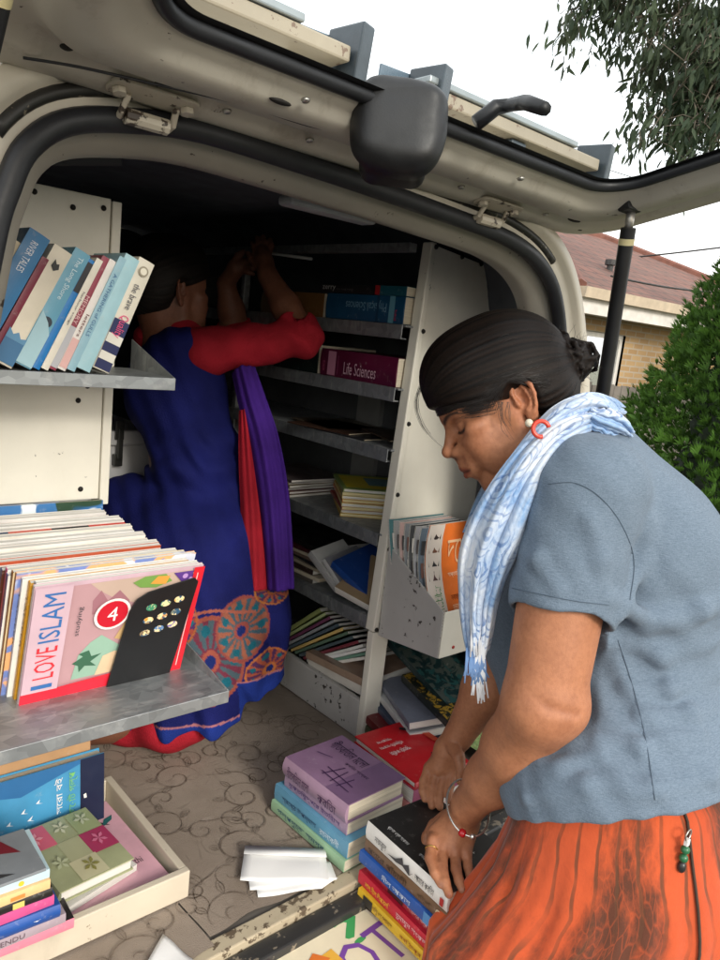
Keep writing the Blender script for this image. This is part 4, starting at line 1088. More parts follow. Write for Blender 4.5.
# blue sky picture book at the very back
book('tall picture book with blue sky cover at the back of the lower tray',   .34, .215, .006, (.195, 1.252, 1.1015), X3, nrm([0, .02, 1]), R255(60,120,180), art=(R255(225,235,240), R255(40,70,50), 9.))
# warm coloured booklets left of the row
for i, (c, lab) in enumerate(((R255(225,150,40),'orange booklet at the far left behind the door pillar'),(R255(235,190,70),'yellow booklet at the far left behind the door pillar'),(R255(70,165,200),'sky blue booklet at the far left behind the door pillar'),(R255(230,215,140),'pale lemon booklet at the far left behind the door pillar'))):
    cover_out(lab, .205, 1.115+i*.022, .104, .178+.004*i, .012, c, pages=c)
# ---- C. floor tray on the left
book('blue hardback with white birds and Bengali lettering standing in the floor tray', .255, .155, .026, (.305, 1.262, .660), X3, nrm([.0, .10, 1]), R255(70,150,195), R255(35,70,110), hard=True,
     decals=(('r','front',.82,.0,1,1,R255(18,30,60)),('p','front',[(.40,.75),(.82,.95),(.82,1),(.0,1),(.0,.9)],R255(40,105,160)),('p','front',[(0,.0),(.6,.0),(.4,.3),(.2,.25),(0,.4)],R255(150,200,215)),
             ('p','front',[(.02,.55),(.10,.68),(.17,.66),(.20,.58),(.14,.50),(.05,.48)],R255(35,30,32)),
             ('p','front',[(.40,.55),(.43,.60),(.42,.55),(.45,.53)],(.85,.88,.9)),('p','front',[(.50,.62),(.53,.66),(.52,.62),(.55,.60)],(.85,.88,.9)),('p','front',[(.44,.44),(.48,.49),(.465,.44),(.49,.42)],(.85,.88,.9)),('p','front',[(.30,.46),(.33,.5),(.325,.46),(.35,.44)],(.8,.85,.9)),
             ('p','front',[(.84,.55),(.845,.5),(.865,.5),(.86,.56)],(.8,.8,.75))))
def tv_on(o, txt, u0, v0, u1, v1, col, W, H, T): cover_text(o, txt, u0, v0, u1, v1, col, W, H, T - .0)
tv_on(BOOKS[-1], 'ছোট গল্প', .72, .35, .80, .88, R255(120,190,110), .255, .155, .026-.004)
tv_on(BOOKS[-1], 'সেরা বই', .63, .40, .69, .85, (.82,.82,.8), .255, .155, .026-.004)
book('tan hardback seen edge on behind the blue hardback with birds', .255, .170, .016, (.290, 1.283, .660), X3, nrm([0, .09, 1]), R255(190,150,110), TANP, hard=True, pages=R255(205,175,135))
book('dark crimson book at the back of the floor tray', .27, .185, .014, (.283, 1.300, .660), X3, nrm([0, .08, 1]), R255(95,15,40))
ex, ey = rotz(-8)
book('pink notebook with a black ink splotch lying flat in the floor tray', .205, .26, .014, (.388, 1.018, .671), *rotz(2), R255(222,172,185), pages=WHITEP, decals=(('p','front',[(.60,.78),(.64,.70),(.70,.74),(.74,.68),(.78,.76),(.88,.72),(.80,.80),(.86,.85),(.76,.86),(.72,.93),(.68,.86),(.62,.88)],(.012,.012,.014)),('p','front',[(.80,.72),(.92,.77),(.95,.82),(.86,.80)],R255(40,100,100)),('t','front','Ajker Chithi',.55,.22,.9,.30,(.08,.05,.06))))
book('white paperback on the pink notebook under the patchwork book', .17, .21, .012, (.385, 1.03, .686), *rotz(14), R255(225,222,215), pages=WHITEP)
pw = [('r','front',.0,.62,.36,.98,R255(205,95,115)),('r','front',.34,.30,.64,.62,R255(165,165,130)),('r','front',.64,.28,1.0,.62,R255(160,55,90)),('r','front',.30,.0,.66,.30,R255(190,185,150)),('r','front',.66,.62,.98,.98,R255(150,160,118))]
for (u, v, c) in ((.15,.8,(225,150,160)),(.82,.45,(200,110,140)),(.5,.15,(135,130,70)),(.5,.8,(195,195,165)),(.8,.8,(185,190,160)),(.2,.3,(180,185,150))):
    for a in range(5):
        an = a*1.2566 + u*7; pw.append(('p','front',[(u, v),(u+.07*math.cos(an-.35), v+.07*math.sin(an-.35)),(u+.11*math.cos(an), v+.11*math.sin(an)),(u+.07*math.cos(an+.35), v+.07*math.sin(an+.35))],R255(*c)))
pA, pB, pD = on_z(60, 893, .738), on_z(134, 858, .738), on_z(8, 838, .738)
book('patchwork hardback in sage green and rose squares lying in the floor tray', np.linalg.norm(pB-pA), np.linalg.norm(pD-pA), .022, pA - Z3*.022, pB-pA, pD-pA, R255(158,162,125), R255(120,125,100), hard=True, decals=pw, pages=WHITEP)
# fanned stack of spines at the tray's left corner, top to bottom
stk = [('dark book with a bright pink lower edge, lowest in the tray corner stack', (.02,.016,.018), R255(225,130,150), .022, .418, ()),
       ('lilac grey book second from the bottom of the tray corner stack', R255(165,150,160), None, .020, .404, (('t','spine','NIRMALENDU',.3,.25,.7,.75,R255(90,70,80)),)),
       ('royal blue book with a white bird mark in the tray corner stack', R255(35,80,155), None, .027, .394, (('p','spine',[(.80,.55),(.83,.45),(.86,.6),(.84,.52)],(.8,.8,.85)),('t','spine','SHESHER KOBITA',.05,.3,.45,.7,R255(150,190,225)))),
       ('magenta and mauve book in the middle of the tray corner stack', R255(130,80,95), R255(205,85,140), .021, .386, ()),
       ('black book with a square gold label in the tray corner stack', (.018,.016,.013), None, .020, .382, (('r','spine',.72,.2,.80,.8,R255(215,195,110)),('r','spine',.45,.3,.5,.7,R255(160,160,120)))),
       ('peach cream book second from the top of the tray corner stack', R255(235,195,140), None, .019, .378, (('r','spine',.72,.2,.82,.6,R255(215,140,70)),)),
       ('pale ice blue book near the top of the tray corner stack', R255(190,215,225), None, .018, .378, (('c','spine',.80,.5,.28,R255(225,195,60)),)),
       ('thin grey photo magazine on top of the tray corner stack', R255(135,140,145), None, .006, .372, (('p','front',[(.1,.2),(.3,.4),(.5,.3),(.8,.9),(.2,.9)],R255(60,60,62)),('p','front',[(.5,.1),(.9,.2),(.8,.5)],R255(120,40,50))))]
z = .706
for i, (lab, c, sp, t, xr, dec) in enumerate(stk):
    # spine faces -Y: ex = +Y, ey = -X so that thickness is up
    y0 = .986 - .002*(i % 3)
    t *= .80; xr -= .012
    book(lab, .105, .20, t, (xr, y0, z), nrm([.04-.03*(i % 2), 1, 0]), nrm([-1, .04-.03*(i % 2), 0]), c, sp, decals=dec, hard=i in (2, 4))
    z += t + .0006
book('orange spined book standing at the left edge of the floor tray', .10, .15, .02, (.262, 1.075, .80), Y3, nrm([.05, 0, 1]), R255(190,110,60)) if False else None

# ---- D. right bookcase
SX = XA + .005
def lying(label, y0, z, w, h, t, col, spine=None, decals=(), x=SX, yaw=0., hard=False, pages=CREAMP, art=None, **k):
    """flat on a shelf, spine toward the aisle (-X); y0 is its end nearest the tailgate"""
    a = math.radians(yaw); ex = np.array([math.cos(a), math.sin(a), 0]); ey = np.array([-math.sin(a), math.cos(a), 0])
    return book(label, w, h, t, (x, y0, z), ex, ey, col, spine, pages, hard, decals, art, **k)
S1, S2, S3, S4, S5 = 1.685, 1.5395, 1.3955, 1.1885, .9745
lying('thick blue textbook lettered Physical Sciences, lying upside down on the top row', 1.262, S1, .22, .285, .062, R255(20,75,110), None, (('t','spine_r','Physical Sciences',.20,.18,.72,.62,R255(120,160,185)),('r','spine',.68+.0,.0,.71,1,R255(20,60,90)),('r','spine_r',.10,.0,.165,1.,R255(95,150,170)),('t','spine','LIFE',.905,.1,.93,.5,R255(200,60,90))))
lying('black book with white script lying on the blue Physical Sciences textbook', 1.37, S1+.063, .2, .21, .020, (.014,.014,.016), None, (('t','spine','zerry',.05,.2,.30,.85,R255(200,200,200)),('t','spine','the long road',.32,.3,.62,.6,R255(110,110,110))))
lying('teal book with a red end lying on the blue Physical Sciences textbook', 1.262, S1+.063, .2, .105, .022, R255(25,85,100), None, (('r','spine',.0,.0,.16,1,R255(170,35,40)),))
lying('brown box file lying left of the Physical Sciences textbook', 1.56, S1, .2, .15, .06, R255(120,85,45), None)
lying('tan card folder on the top row beyond the brown box file', 1.715, S1, .2, .13, .055, R255(105,90,70), None)
lying('thick plum textbook lettered Life Sciences on the second row', 1.262, S2, .22, .285, .068, R255(88,20,52), None, (('t','spine','Life Sciences',.34,.16,.76,.60,R255(205,170,185)),('r','spine',.115,.05,.225,.93,R255(190,130,155)),('t','spine','VED',.045,.18,.075,.55,R255(190,90,120)),('r','spine',.255,.1,.262,.8,R255(150,80,110))))
lying('dark green box on the second row beside the Life Sciences textbook', 1.56, S2, .2, .2, .075, R255(14,32,30), None)
# third row: loose thin booklets
for i, (y0, yaw, c, lab) in enumerate(((1.30, -22, R255(75,60,48), 'brown loose leaflet with a pale edge on the third row'), (1.42, 12, R255(60,40,30), 'dark brown booklet lying flat on the third row'), (1.50, -8, R255(95,85,70), 'khaki leaflet at the far end of the third row'), (1.36, 5, R255(40,40,42), 'charcoal folder under the leaflets of the third row'))):
    lying(lab, y0, S3 + (.004 if i != 3 else 0)+.004*(i == 0), .2, .21, .0035, c, None, yaw=yaw, x=SX+.01+.03*(i == 0), pages=TANP)
# fourth row: turned stack of yellow magazines and a thin pile beyond
yc = [((200,160,60),'ochre'),((225,205,130),'straw yellow'),((150,45,50),'dark red'),((230,215,150),'cream yellow'),((200,120,60),'burnt orange'),((225,200,110),'maize yellow'),((190,175,120),'khaki yellow'),((140,165,90),'lime green')]
z = S4
nm = ['lowest', 'second from the bottom', 'third from the bottom', 'fourth from the bottom', 'fifth from the bottom', 'third from the top', 'second from the top', 'topmost']
for i, (c, n_) in enumerate(yc):
    t = .0085
    a = math.radians(-33 + random.uniform(-2.5, 2.5)); ex = np.array([math.cos(a), math.sin(a), 0]); ey = np.array([-math.sin(a), math.cos(a), 0])
    o0 = np.array([1.236 + random.uniform(-.003, .004), 1.415 + random.uniform(-.004, .004), z])
    book(f'{n_} magazine, {nm[i]} in the turned stack on the fourth row', .19, .20, t, o0, ex, ey, R255(*c), None, WHITEP if i % 2 else R255(225,210,160), decals=(('r','front',.05,.1,.9,.9,R255(215,195,60)),('r','front',.4,.3,.9,.8,R255(110,150,160))) if i == 7 else ())
    z += t + .0008
z = S4
for i, (c, n_) in enumerate((((150,140,120),'beige'),((110,60,60),'brick red'),((160,160,150),'grey'),((120,110,90),'drab'),((170,150,120),'sand'),((90,80,80),'slate'))):
    lying(f'{n_} thin booklet, number {["one","two","three","four","five","six"][i]} upward in the far pile of the fourth row', 1.635+random.uniform(-.01,.01), z, .2, .22, .007, R255(*c), pages=WHITEP, yaw=random.uniform(-3, 3)); z += .0085
# fifth row: untidy heap
z = S5
heap = [((90,85,80),'smoke grey'),((200,190,170),'off white'),((60,45,40),'umber'),((170,160,140),'stone'),((40,42,50),'blue black'),((120,100,90),'taupe'),((190,180,160),'parchment'),((70,30,35),'oxblood'),((25,24,24),'black')]
for i, (c, n_) in enumerate(heap):
    t = [.012,.010,.014,.008,.012,.01,.008,.009,.012][i]
    lying(f'{n_} book, {["lowest","second lowest","third up","fourth up","fifth up","sixth up","seventh up","second from the top","topmost"][i]} in the heap at the back of the fifth row', 1.49+random.uniform(-.015, .02), z, .2, .215, t, R255(*c), pages=WHITEP if i % 2 == 0 else TANP, yaw=random.uniform(-6, 6), x=SX+.012); z += t+.0008
book('white paperback with a grey spine leaning out of the fifth row heap', .13, .19, .022, on_x(312, 562, 1.232)+np.array([0,0,0.01]), nrm([.75,-.05,.45]), nrm([-.38,-.65,.62])*-1, R255(190,190,188), R255(150,150,152), pages=WHITEP) if False else None
def prop(label, p_far, p_near, up_dir, w, t, col, spine=None, pages=WHITEP, **k):
    """a book whose spine runs between two points along the shelf lip"""
    ey = np.asarray(p_far) - np.asarray(p_near); H = np.linalg.norm(ey)
    return book(label, w, H, t, p_near, up_dir, ey, col, spine, pages, **k)
prop('pale grey paperback sliding down beside the blue book on the fifth row', (1.236, 1.505, 1.062), (1.236, 1.405, .985), nrm([.9, .15, .1]), .13, .02, R255(185,185,182), R255(165,165,165))
prop('silver spined paperback next to the pale grey one on the fifth row', (1.25, 1.455, 1.06), (1.245, 1.375, .982), nrm([.9, .15, .12]), .13, .014, R255(120,120,125), R255(190,190,190))
prop('royal blue paperback propped on the fifth row', (1.262, 1.425, 1.055), (1.255, 1.30, .99), nrm([.9, .1, .18]), .15, .022, R255(25,60,125), R255(30,70,140))
prop('khaki tan hardback with white pages tilted at the front of the fifth row', (1.245, 1.385, 1.005), (1.243, 1.265, .978), nrm([.86, .1, .42]), .15, .022, R255(150,128,98), R255(225,222,215), hard=False)
lying('off white pad lying behind the blue paperback on the fifth row', 1.27, 1.035, .17, .2, .02, R255(170,160,145), x=1.33, pages=WHITEP)
# bottom bin: leaning magazines and a flat tan book
bin_ = [((120,130,70),'olive green',1.60),((150,165,110),'moss green',1.578),((90,40,70),'plum',1.560),((130,135,140),'grey',1.545),((60,75,85),'slate blue',1.527),((190,160,90),'mustard edged',1.510),((70,95,75),'dark green',1.492),((55,70,75),'petrol',1.472),((100,30,40),'wine red',1.452),((200,200,195),'white',1.436),((225,220,215),'snow white',1.424),((90,130,110),'sea green',1.411),((215,210,200),'bone white',1.398)]
for i, (c, n_, y0) in enumerate(bin_):
    a = math.radians(52 - i*.7); up = np.array([.25, -math.cos(a), math.sin(a)]); up = nrm(np.array([.16, -math.sin(math.radians(48+i*1.2)), math.cos(math.radians(48+i*1.2))]))
    ex = nrm(np.array([1, .10, -.12])); 
    # spine along 'up', fore-edge to +X; cover (ex x ey) faces the tailgate side
    book(f'{n_} magazine leaning in the bottom bin of the bookcase', .2, .215, .008 if i else .012, (1.243, y0+.065, .757), ex, up, R255(*c), R255(min(255,c[0]+30),min(255,c[1]+30),min(255,c[2]+30)), WHITEP, curl=0, decals=(('r','front',.1,.2,.7,.8,(.02,.02,.02)),) if i in (4, 6) else (('t','front','KISHOR',.1,.7,.7,.8,(.05,.05,.03)),) if i == 0 else ())
book('flat tan book with faint Bengali title lying at the front of the bottom bin', .22, .24, .020, (1.236, 1.245, .785), nrm([1, .04, .02]), nrm([-.04, 1, -.06]), R255(150,125,108), R255(165,140,120), pages=WHITEP, decals=(('t','side_front','নির্বাচিত কবিতা',.25,.42,.75,.52,R255(60,45,40)),('t','side_front','সংকলন ও ভূমিকা',.3,.3,.7,.36,R255(80,60,55))))
book('white paperback under the tan book at the front of the bottom bin', .22, .235, .028, (1.242, 1.25, .755), nrm([1, .02, .0]), nrm([-.02, 1, -.04]), R255(220,215,205), pages=WHITEP)

# ---- E. magazines in the wall holder
def magazine(label, x0, y0, z0, w, h, bow, col, edge, decals_fn=None, fan=0.):
    """a bowed magazine standing in the holder: cover faces the tailgate, spine on its left"""
    n = 14; P = []; Q_ = []
    for i in range(n+1):
        s = i/n
        yy = y0 + bow*(1-s)**2*.0 + bow*math.sin(s*math.pi*.5)*1.0
        zz = z0 + h*s*.985
        P.append([(x0 + fan*s*s, yy, zz), (x0 + w*.1 + fan*s*s, yy-.004, zz), (x0+w + fan*s*s*.6, yy, zz)])
    m = MB(); t = .0045; m.grid(P, 0); m.grid([[(a, b_+t, c) for a, b_, c in r] for r in P][::-1], 1)
    m.grid([[r[0], (r[0][0], r[0][1]+t, r[0][2])] for r in P], 2); m.grid([[(r[2][0], r[2][1]+t, r[2][2]), r[2]] for r in P], 2); m.grid([[P[-1][j] for j in range(3)], [(P[-1][j][0], P[-1][j][1]+t, P[-1][j][2]) for j in range(3)]], 2)
    mats = [cover_mat(col), cover_mat(R255(200,200,200)), page_mat(WHITEP)]
    def S(u, v):   # surface point
        s = v; yy = y0 + bow*math.sin(s*math.pi*.5); zz = z0 + h*s*.985; x = x0 + fan*s*s*(1-.4*u) + w*u
        off = .004*max(0, 1-abs(u-.1)/.1) if u < .2 else .004*(1-u)/.9
        return np.array([x, yy - off - .0016, zz])
    if decals_fn: decals_fn(m, mats, S)
    for nm_ in ():
        pass
    o = m.build('magazine', mats, None, True); return tag(o, label, 'magazine', None)
def patch(m, mats, S, u0, v0, u1, v1, col, nu=4, nv=8, lift=0.):
    mats.append(ink(col)); m.grid([[S(u0+(u1-u0)*i/nu, v0+(v1-v0)*j/nv) - np.array([0, lift, 0]) for j in range(nv+1)] for i in range(nu+1)][::-1] if False else [[S(u0+(u1-u0)*i/nu, v0+(v1-v0)*j/nv) - np.array([0, lift, 0]) for i in range(nu+1)] for j in range(nv+1)], len(mats)-1)
def wrap_text(m, mats, S, txt, u0, v0, u1, v1, col, lift=.001, vert=False):
    tv, tf = text_mesh(txt); lo, hi = tv.min(0), tv.max(0); d = hi-lo; mats.append(ink(col)); vs = []
    for p in tv:
        a, b_ = (p[0]-lo[0])/d[0], (p[1]-lo[1])/d[1]
        if vert: a, b_ = 1-b_, a
        vs.append(S(u0+(u1-u0)*a, v0+(v1-v0)*b_) - np.array([0, lift, 0]))
    m.add(vs, tf, len(mats)-1)
def orange_cover(m, mats, S):
    patch(m, mats, S, 0, 0, .30, 1, R255(225,215,205), lift=.0004)
    patch(m, mats, S, .30, .0, 1, .16, R255(235,215,190), lift=.0004)
    for j, (v0, v1, c) in enumerate(((.86,.95,(60,50,50)),(.74,.83,(120,80,60)),(.62,.70,(40,40,45)),(.50,.58,(90,60,60)))): patch(m, mats, S, .05, v0, .25, v1, R255(*c), 2, 3, .0008)
    for j in range(9): patch(m, mats, S, .06, .06+j*.022, .06+.16+.03*(j % 3), .068+j*.022, R255(130,110,100), 1, 1, .0008)
    wrap_text(m, mats, S, 'Robibar', .10, .26, .24, .46, R255(70,140,70), .0012, True)
    wrap_text(m, mats, S, 'দেশ', .42, .62, .85, .86, R255(250,205,160), .0012)
    wrap_text(m, mats, S, 'সাপ্তাহিক পত্রিকা', .42, .50, .9, .56, R255(250,220,190), .0012)
    wrap_text(m, mats, S, 'নববর্ষ সংখ্যা', .42, .30, .8, .36, R255(120,40,10), .0012)
    for j in range(7): patch(m, mats, S, .42, .20+j*.012, .42+.3+.05*(j % 3), .205+j*.012, R255(250,215,180), 1, 1, .0008)
magazine('orange magazine bowed at the front of the white wall holder', 1.280, 1.068, .965, .18, .262, .105, R255(232,120,50), None, orange_cover, fan=.032)
gm_ = [('blue grey','second',R255(95,110,125)),('silver','third',R255(160,160,165)),('charcoal','fourth',R255(60,62,66)),('steel','fifth',R255(125,130,135)),('pale pink','sixth',R255(190,160,155)),('dove','seventh',R255(150,150,150)),('teal edged','rearmost',R255(70,120,125))]
for i, (cn, od, c) in enumerate(gm_):
    def grey_cover(m, mats, S, i=i):
        for j in range(4): patch(m, mats, S, .03, .15+j*.2, .16, .28+j*.2, R255(*[(70,60,60),(210,205,200),(110,70,60),(40,42,48)][(i+j) % 4]), 2, 3, .0008)
    magazine(f'{cn} magazine, {od} from the front in the white wall holder', 1.271 - .0045*i, 1.082+.0145*i, .958, .18, .262+.003*i, .105-.008*(i+1), c, None, grey_cover, fan=.020-.008*i)

# ---- F. spilled books beyond the post under the holder
book('dark teal book with a white floral cover sloping under the holder', .2, .27, .018, (1.30, 1.02, .80), nrm([.93, -.05, .1]), nrm([.0, .93, .32]), R255(14,42,44), pages=TANP, art=(R255(60,70,66), R255(30,70,70), 30.))
book('red and white booklet tucked under the corner of the holder', .12, .2, .008, (1.40, .99, .845), nrm([.93, -.3, .1]), nrm([.25, .9, .1]), R255(200,50,45), pages=WHITEP, decals=(('r','front',.2,.2,.8,.5,(.7,.68,.66)),))
book('black book with gold ornaments lying on the heap beside the hand', .19, .24, .02, (1.245, .955, .795), nrm([.95, -.22, .05]), nrm([.22, .95, .08]), (.012,.016,.013), pages=TANP, art=(R255(150,120,40), R255(18,30,24), 55.))
for i, (c, lab) in enumerate(((R255(115,120,135),'slate grey paperback on top of the small pile by the post'),(R255(205,205,205),'white paperback second in the small pile by the post'),(R255(75,85,105),'navy grey paperback third in the small pile by the post'),(R255(180,185,190),'pale grey paperback lowest in the small pile by the post'))):
    a = math.radians(-24 + i*3); book(lab, .16, .22, .018, (1.205 + .004*i, 1.06-.003*i, .772 - .0275*i), np.array([math.cos(a), math.sin(a), .12]), np.array([-math.sin(a), math.cos(a), 0]), c, pages=WHITEP)
book('dark red book lying under the post beside the white paperback', .16, .16, .02, (1.20, 1.075, .70), nrm([1, -.2, 0]), nrm([.2, 1, 0]), R255(110,22,28), pages=TANP)
book('olive book lying at the foot of the white post', .15, .2, .022, (1.215, 1.065, .672), nrm([1, -.1, 0]), nrm([.1, 1, 0]), R255(70,75,50), pages=TANP)

# ---- G. piles on the carpet and on the step
PP = np.array([.897, .915, .65]); exP, eyP = rotz(2)
def pile_book(label, dz, t, col, w=.155, h=.195, dx=0., dy=0., yaw=0., sp=None, dec=(), **k):
    a, b_ = rotz(2+yaw); return book(label, w, h, t, PP + np.array([dx, dy, dz+.001]), a, b_, col, sp, decals=dec, **k)
pile_book('pale green book with blue spine lettering, lowest in the left pile', .0, .024, R255(150,185,150), dx=-.012, dy=-.02, h=.23, w=.165, dec=(('t','spine','গল্পগুচ্ছ সমগ্র',.1,.2,.75,.75,R255(40,80,110)),))
pile_book('sky blue book second from the bottom of the left pile', .025, .034, R255(95,150,180), dx=-.006, dy=-.018, h=.228, w=.165, dec=(('t','spine','শ্রেষ্ঠ উপন্যাস',.12,.25,.6,.7,R255(30,55,90)),('t','spine','রচনাবলী',.65,.25,.9,.7,R255(210,225,235)),('r','front',.8,.0,1,1,R255(60,110,150))))
pile_book('lilac book with a printed spine under the purple hardback', .060, .026, R255(165,140,165), dx=.004, dec=(('t','spine','মুক্তিযুদ্ধের ইতিহাস',.08,.2,.9,.75,R255(70,50,110)),))
pile_book('purple hardback with line drawing and Bengali title on the left pile', .087, .040, R255(135,105,135), .158, hard=True, sp=R255(165,135,158), dec=(('r','front',.0,.0,1,.35,R255(112,85,118)),
    ('t','side_front','গীতবিতান মেলা',.08,.66,.62,.88,R255(45,25,60)),('t','side_front','কবিতা সংগ্রহ',.45,.52,.8,.60,R255(45,25,60)),
    ('p','side_front',[(.45,.15),(.465,.15),(.53,.48),(.515,.48)],R255(55,30,70)),('p','side_front',[(.60,.12),(.612,.12),(.60,.45),(.588,.45)],R255(55,30,70)),('p','side_front',[(.70,.12),(.712,.12),(.74,.40),(.728,.40)],R255(55,30,70)),('p','side_front',[(.40,.30),(.82,.26),(.82,.275),(.40,.315)],R255(55,30,70)),('p','side_front',[(.42,.18),(.86,.15),(.86,.162),(.42,.195)],R255(55,30,70)),('p','side_front',[(.12,.42),(.30,.5),(.31,.49),(.13,.405)],R255(70,45,85)),
    ('t','spine','গীতবিতান মেলা',.10,.2,.46,.8,R255(60,30,75)),('t','spine','কবিতা',.60,.2,.88,.75,R255(60,30,75))))
# red book pile to the right
RP = np.array([1.075, .915, .65])
a_, b_ = rotz(3)
book('salmon pink book low in the red pile', .15, .20, .030, RP+np.array([.0,-.01,.001]), *rotz(4), R255(215,130,135), pages=WHITEP)
book('grey patterned book at the bottom front of the red pile', .155, .03, .02, RP+np.array([.0,-.045,.002]), *rotz(4), R255(110,110,120)) if False else None
book('coral pink book in the middle of the red pile', .155, .20, .028, RP+np.array([.002,-.006,.032]), *rotz(1), R255(225,150,150), pages=WHITEP)
# spine of the next one faces -Y
book('mauve book with Bengali spine under the red cover', .20, .16, .032, RP+np.array([.165,-.005,.061]), nrm([.03, 1, 0]), nrm([-1, .03, 0]), R255(190,110,135), R255(170,90,125), pages=WHITEP, decals=(('t','spine','চিরায়ত রবীন্দ্রনাথ',.1,.2,.85,.8,R255(90,20,50)),))
book('bright red hardback with white Bengali lettering and a dark brush figure', .205, .165, .016, RP+np.array([.172,-.008,.094]), nrm([.05, 1, 0]), nrm([-1, .05, 0]), R255(195,25,35), R255(200,60,70), hard=True, pages=WHITEP, decals=(
    ('t','side_back','শ্রেষ্ঠ কবিতা',.5,.42,.85,.52,(.85,.8,.78)),('t','side_back','নির্বাচিত সংকলন',.5,.30,.9,.38,(.85,.75,.72)),('t','side_back','সম্পাদনা',.6,.20,.85,.26,(.85,.75,.72)),
    ('p','side_back',[(.20,.80),(.28,.92),(.36,.90),(.42,.95),(.48,.86),(.40,.78),(.34,.70),(.30,.78),(.24,.74)],R255(40,18,15)),('p','side_back',[(.22,.70),(.36,.72),(.34,.66)],R255(90,45,25)),
    ('p','side_back',[(.08,.22),(.30,.10),(.34,.14),(.12,.28)],R255(45,30,35)),('p','side_back',[(.0,.0),(.12,.0),(.1,.5),(.0,.6)],R255(220,80,50))))
# front pile on the step, top to bottom is black ... brown
FP = np.array([.885, .645, .594])
def step_book(label, z, t, col, w=.155, h=.213, dx=0., dy=0., yaw=0., sp=None, dec=(), **k):
    a, b_ = rotz(-3+yaw); return book(label, w, h, t, FP + np.array([dx, dy, z]), a, b_, col, sp, decals=dec, **k)
z = .0
SB = [('black bound book lowest on the step under the yellow one', .028, (.02,.018,.018), R255(120,90,62), .012, 0, 3, .20, ()),
      ('yellow book second from the bottom of the step pile', .022, R255(225,185,50), None, -.004, -.006, 1, .215, (('t','spine','শিশু ভোলানাথ',.2,.2,.45,.8,R255(110,60,20)),('r','spine',.08,.1,.2,.9,R255(60,55,50)),('t','spine','রবি ঠাকুর',.55,.25,.8,.75,R255(150,60,30)))),
      ('raspberry red book with yellow lettering in the step pile', .026, R255(200,35,60), None, .0, .002, 0, .218, (('t','spine','লাল নীল দীপাবলি',.1,.25,.42,.75,R255(240,190,60)),('t','spine','হুমায়ুন সংকলন',.5,.25,.9,.7,R255(235,200,200)))),
      ('brick pink book between the raspberry and blue ones in the step pile', .022, R255(170,50,62), None, .006, .0, -1, .21, (('t','spine','ছোটদের গল্প',.55,.2,.8,.75,R255(230,190,190)),('r','spine',.3,.1,.5,.9,R255(70,20,30)))),
      ('cobalt blue book third from the top of the step pile', .023, R255(35,85,165), None, -.003, .002, 1, .216, (('t','spine','নীল আকাশ',.3,.25,.65,.75,R255(205,215,230)),('r','spine',.8,.05,.99,.95,R255(80,140,200)))),
      ('brown spined book right under the black hardback', .024, R255(115,88,66), None, .0, .0, 0, .213, (('t','spine','পথের পাঁচালী',.05,.2,.55,.75,R255(60,40,25)),('c','spine',.92,.5,.25,R255(205,190,160)),('t','spine','বিভূতি',.68,.25,.85,.7,R255(60,40,25))))]
for lab, t, c, sp, dx, dy, yaw, h, dec in SB:
    step_book(lab, z+.001, t, c, h=h, dx=dx, dy=dy, yaw=yaw, sp=sp, dec=dec); z += t+.0008
BLK_TOP = .594 + z + .001 + .036
step_book('black hardback with white spine and Bengali title under the hands', z+.001, .036, (.010,.010,.011), sp=R255(228,226,222), w=.165, hard=True, bulge=.003, dec=(
    ('t','side_front','আমার কবিতা',.30,.52,.78,.72,(.8,.8,.8)),('t','side_front','নির্বাচিত',.52,.36,.78,.46,(.6,.6,.6)),('t','side_front','প্রথম খণ্ড সংকলন',.16,.08,.42,.14,(.5,.5,.5)),('t','side_front','কলকাতা প্রকাশন',.55,.08,.8,.14,(.5,.5,.5)),
    ('t','spine','নজরুল',.13,.2,.28,.62,(.04,.04,.05)),('p','spine',[(.30,.35),(.40,.45),(.48,.8),(.5,.5),(.56,.72),(.58,.3),(.62,.5),(.575,.22),(.49,.4),(.41,.3)],(.05,.05,.06)),('t','spine','আমার কবিতা',.64,.3,.86,.72,(.03,.03,.035)),('r','spine',.93,.2,.97,.6,R255(170,30,40))))
print('BLK_TOP', BLK_TOP)

# ---- H. papers, activity book and notebook at the sill
paper = pbr('white_paper', (.80, .80, .79), .8, var=.05, bump=.1, bscale=30)
def sheet(name, pts, z, label, cat, group=None, fold=None, bend=.004):
    P = [on_z(px, py, z) for px, py in pts]; n = 10
    G = [[(P[0]*(1-u)*(1-v) + P[1]*u*(1-v) + P[2]*u*v + P[3]*(1-u)*v) + Z3*(bend*math.sin(math.pi*u)*math.sin(math.pi*v) + .0015*math.sin(7*u+3*v)) for u in np.linspace(0, 1, n)] for v in np.linspace(0, 1, n)]
    m = MB(); m.grid(G)
    if fold: m.poly([G[0][0]+Z3*.0025, G[0][-1]+Z3*.0025, G[3][-1]+Z3*.006, G[3][0]+Z3*.006])
    o = m.build(name, paper, None, True); s = o.modifiers.new('thick', 'SOLIDIFY'); s.thickness = .0012; return tag(o, label, cat, group)
sheet('envelope', [(252, 860), (338, 878), (322, 888), (258, 897)], .652, 'lowest white envelope poking out under two others on the carpet', 'envelope')
sheet('envelope', [(246, 858), (330, 862), (337, 879), (250, 890)], .6555, 'middle white envelope turned slightly in the heap of three', 'envelope')
sheet('envelope', [(245, 847), (325, 851), (329, 882), (240, 880)], .660, 'uppermost white envelope with its flap crease on the carpet', 'envelope', fold=True)
sheet('paper_sheet', [(163, 934), (196, 962), (172, 1000), (140, 975)], .652, 'white paper sheet at the edge of the sill below the tray', 'paper')
ex, ey = rotz(-34)
hot = on_z(262, 962, .60)
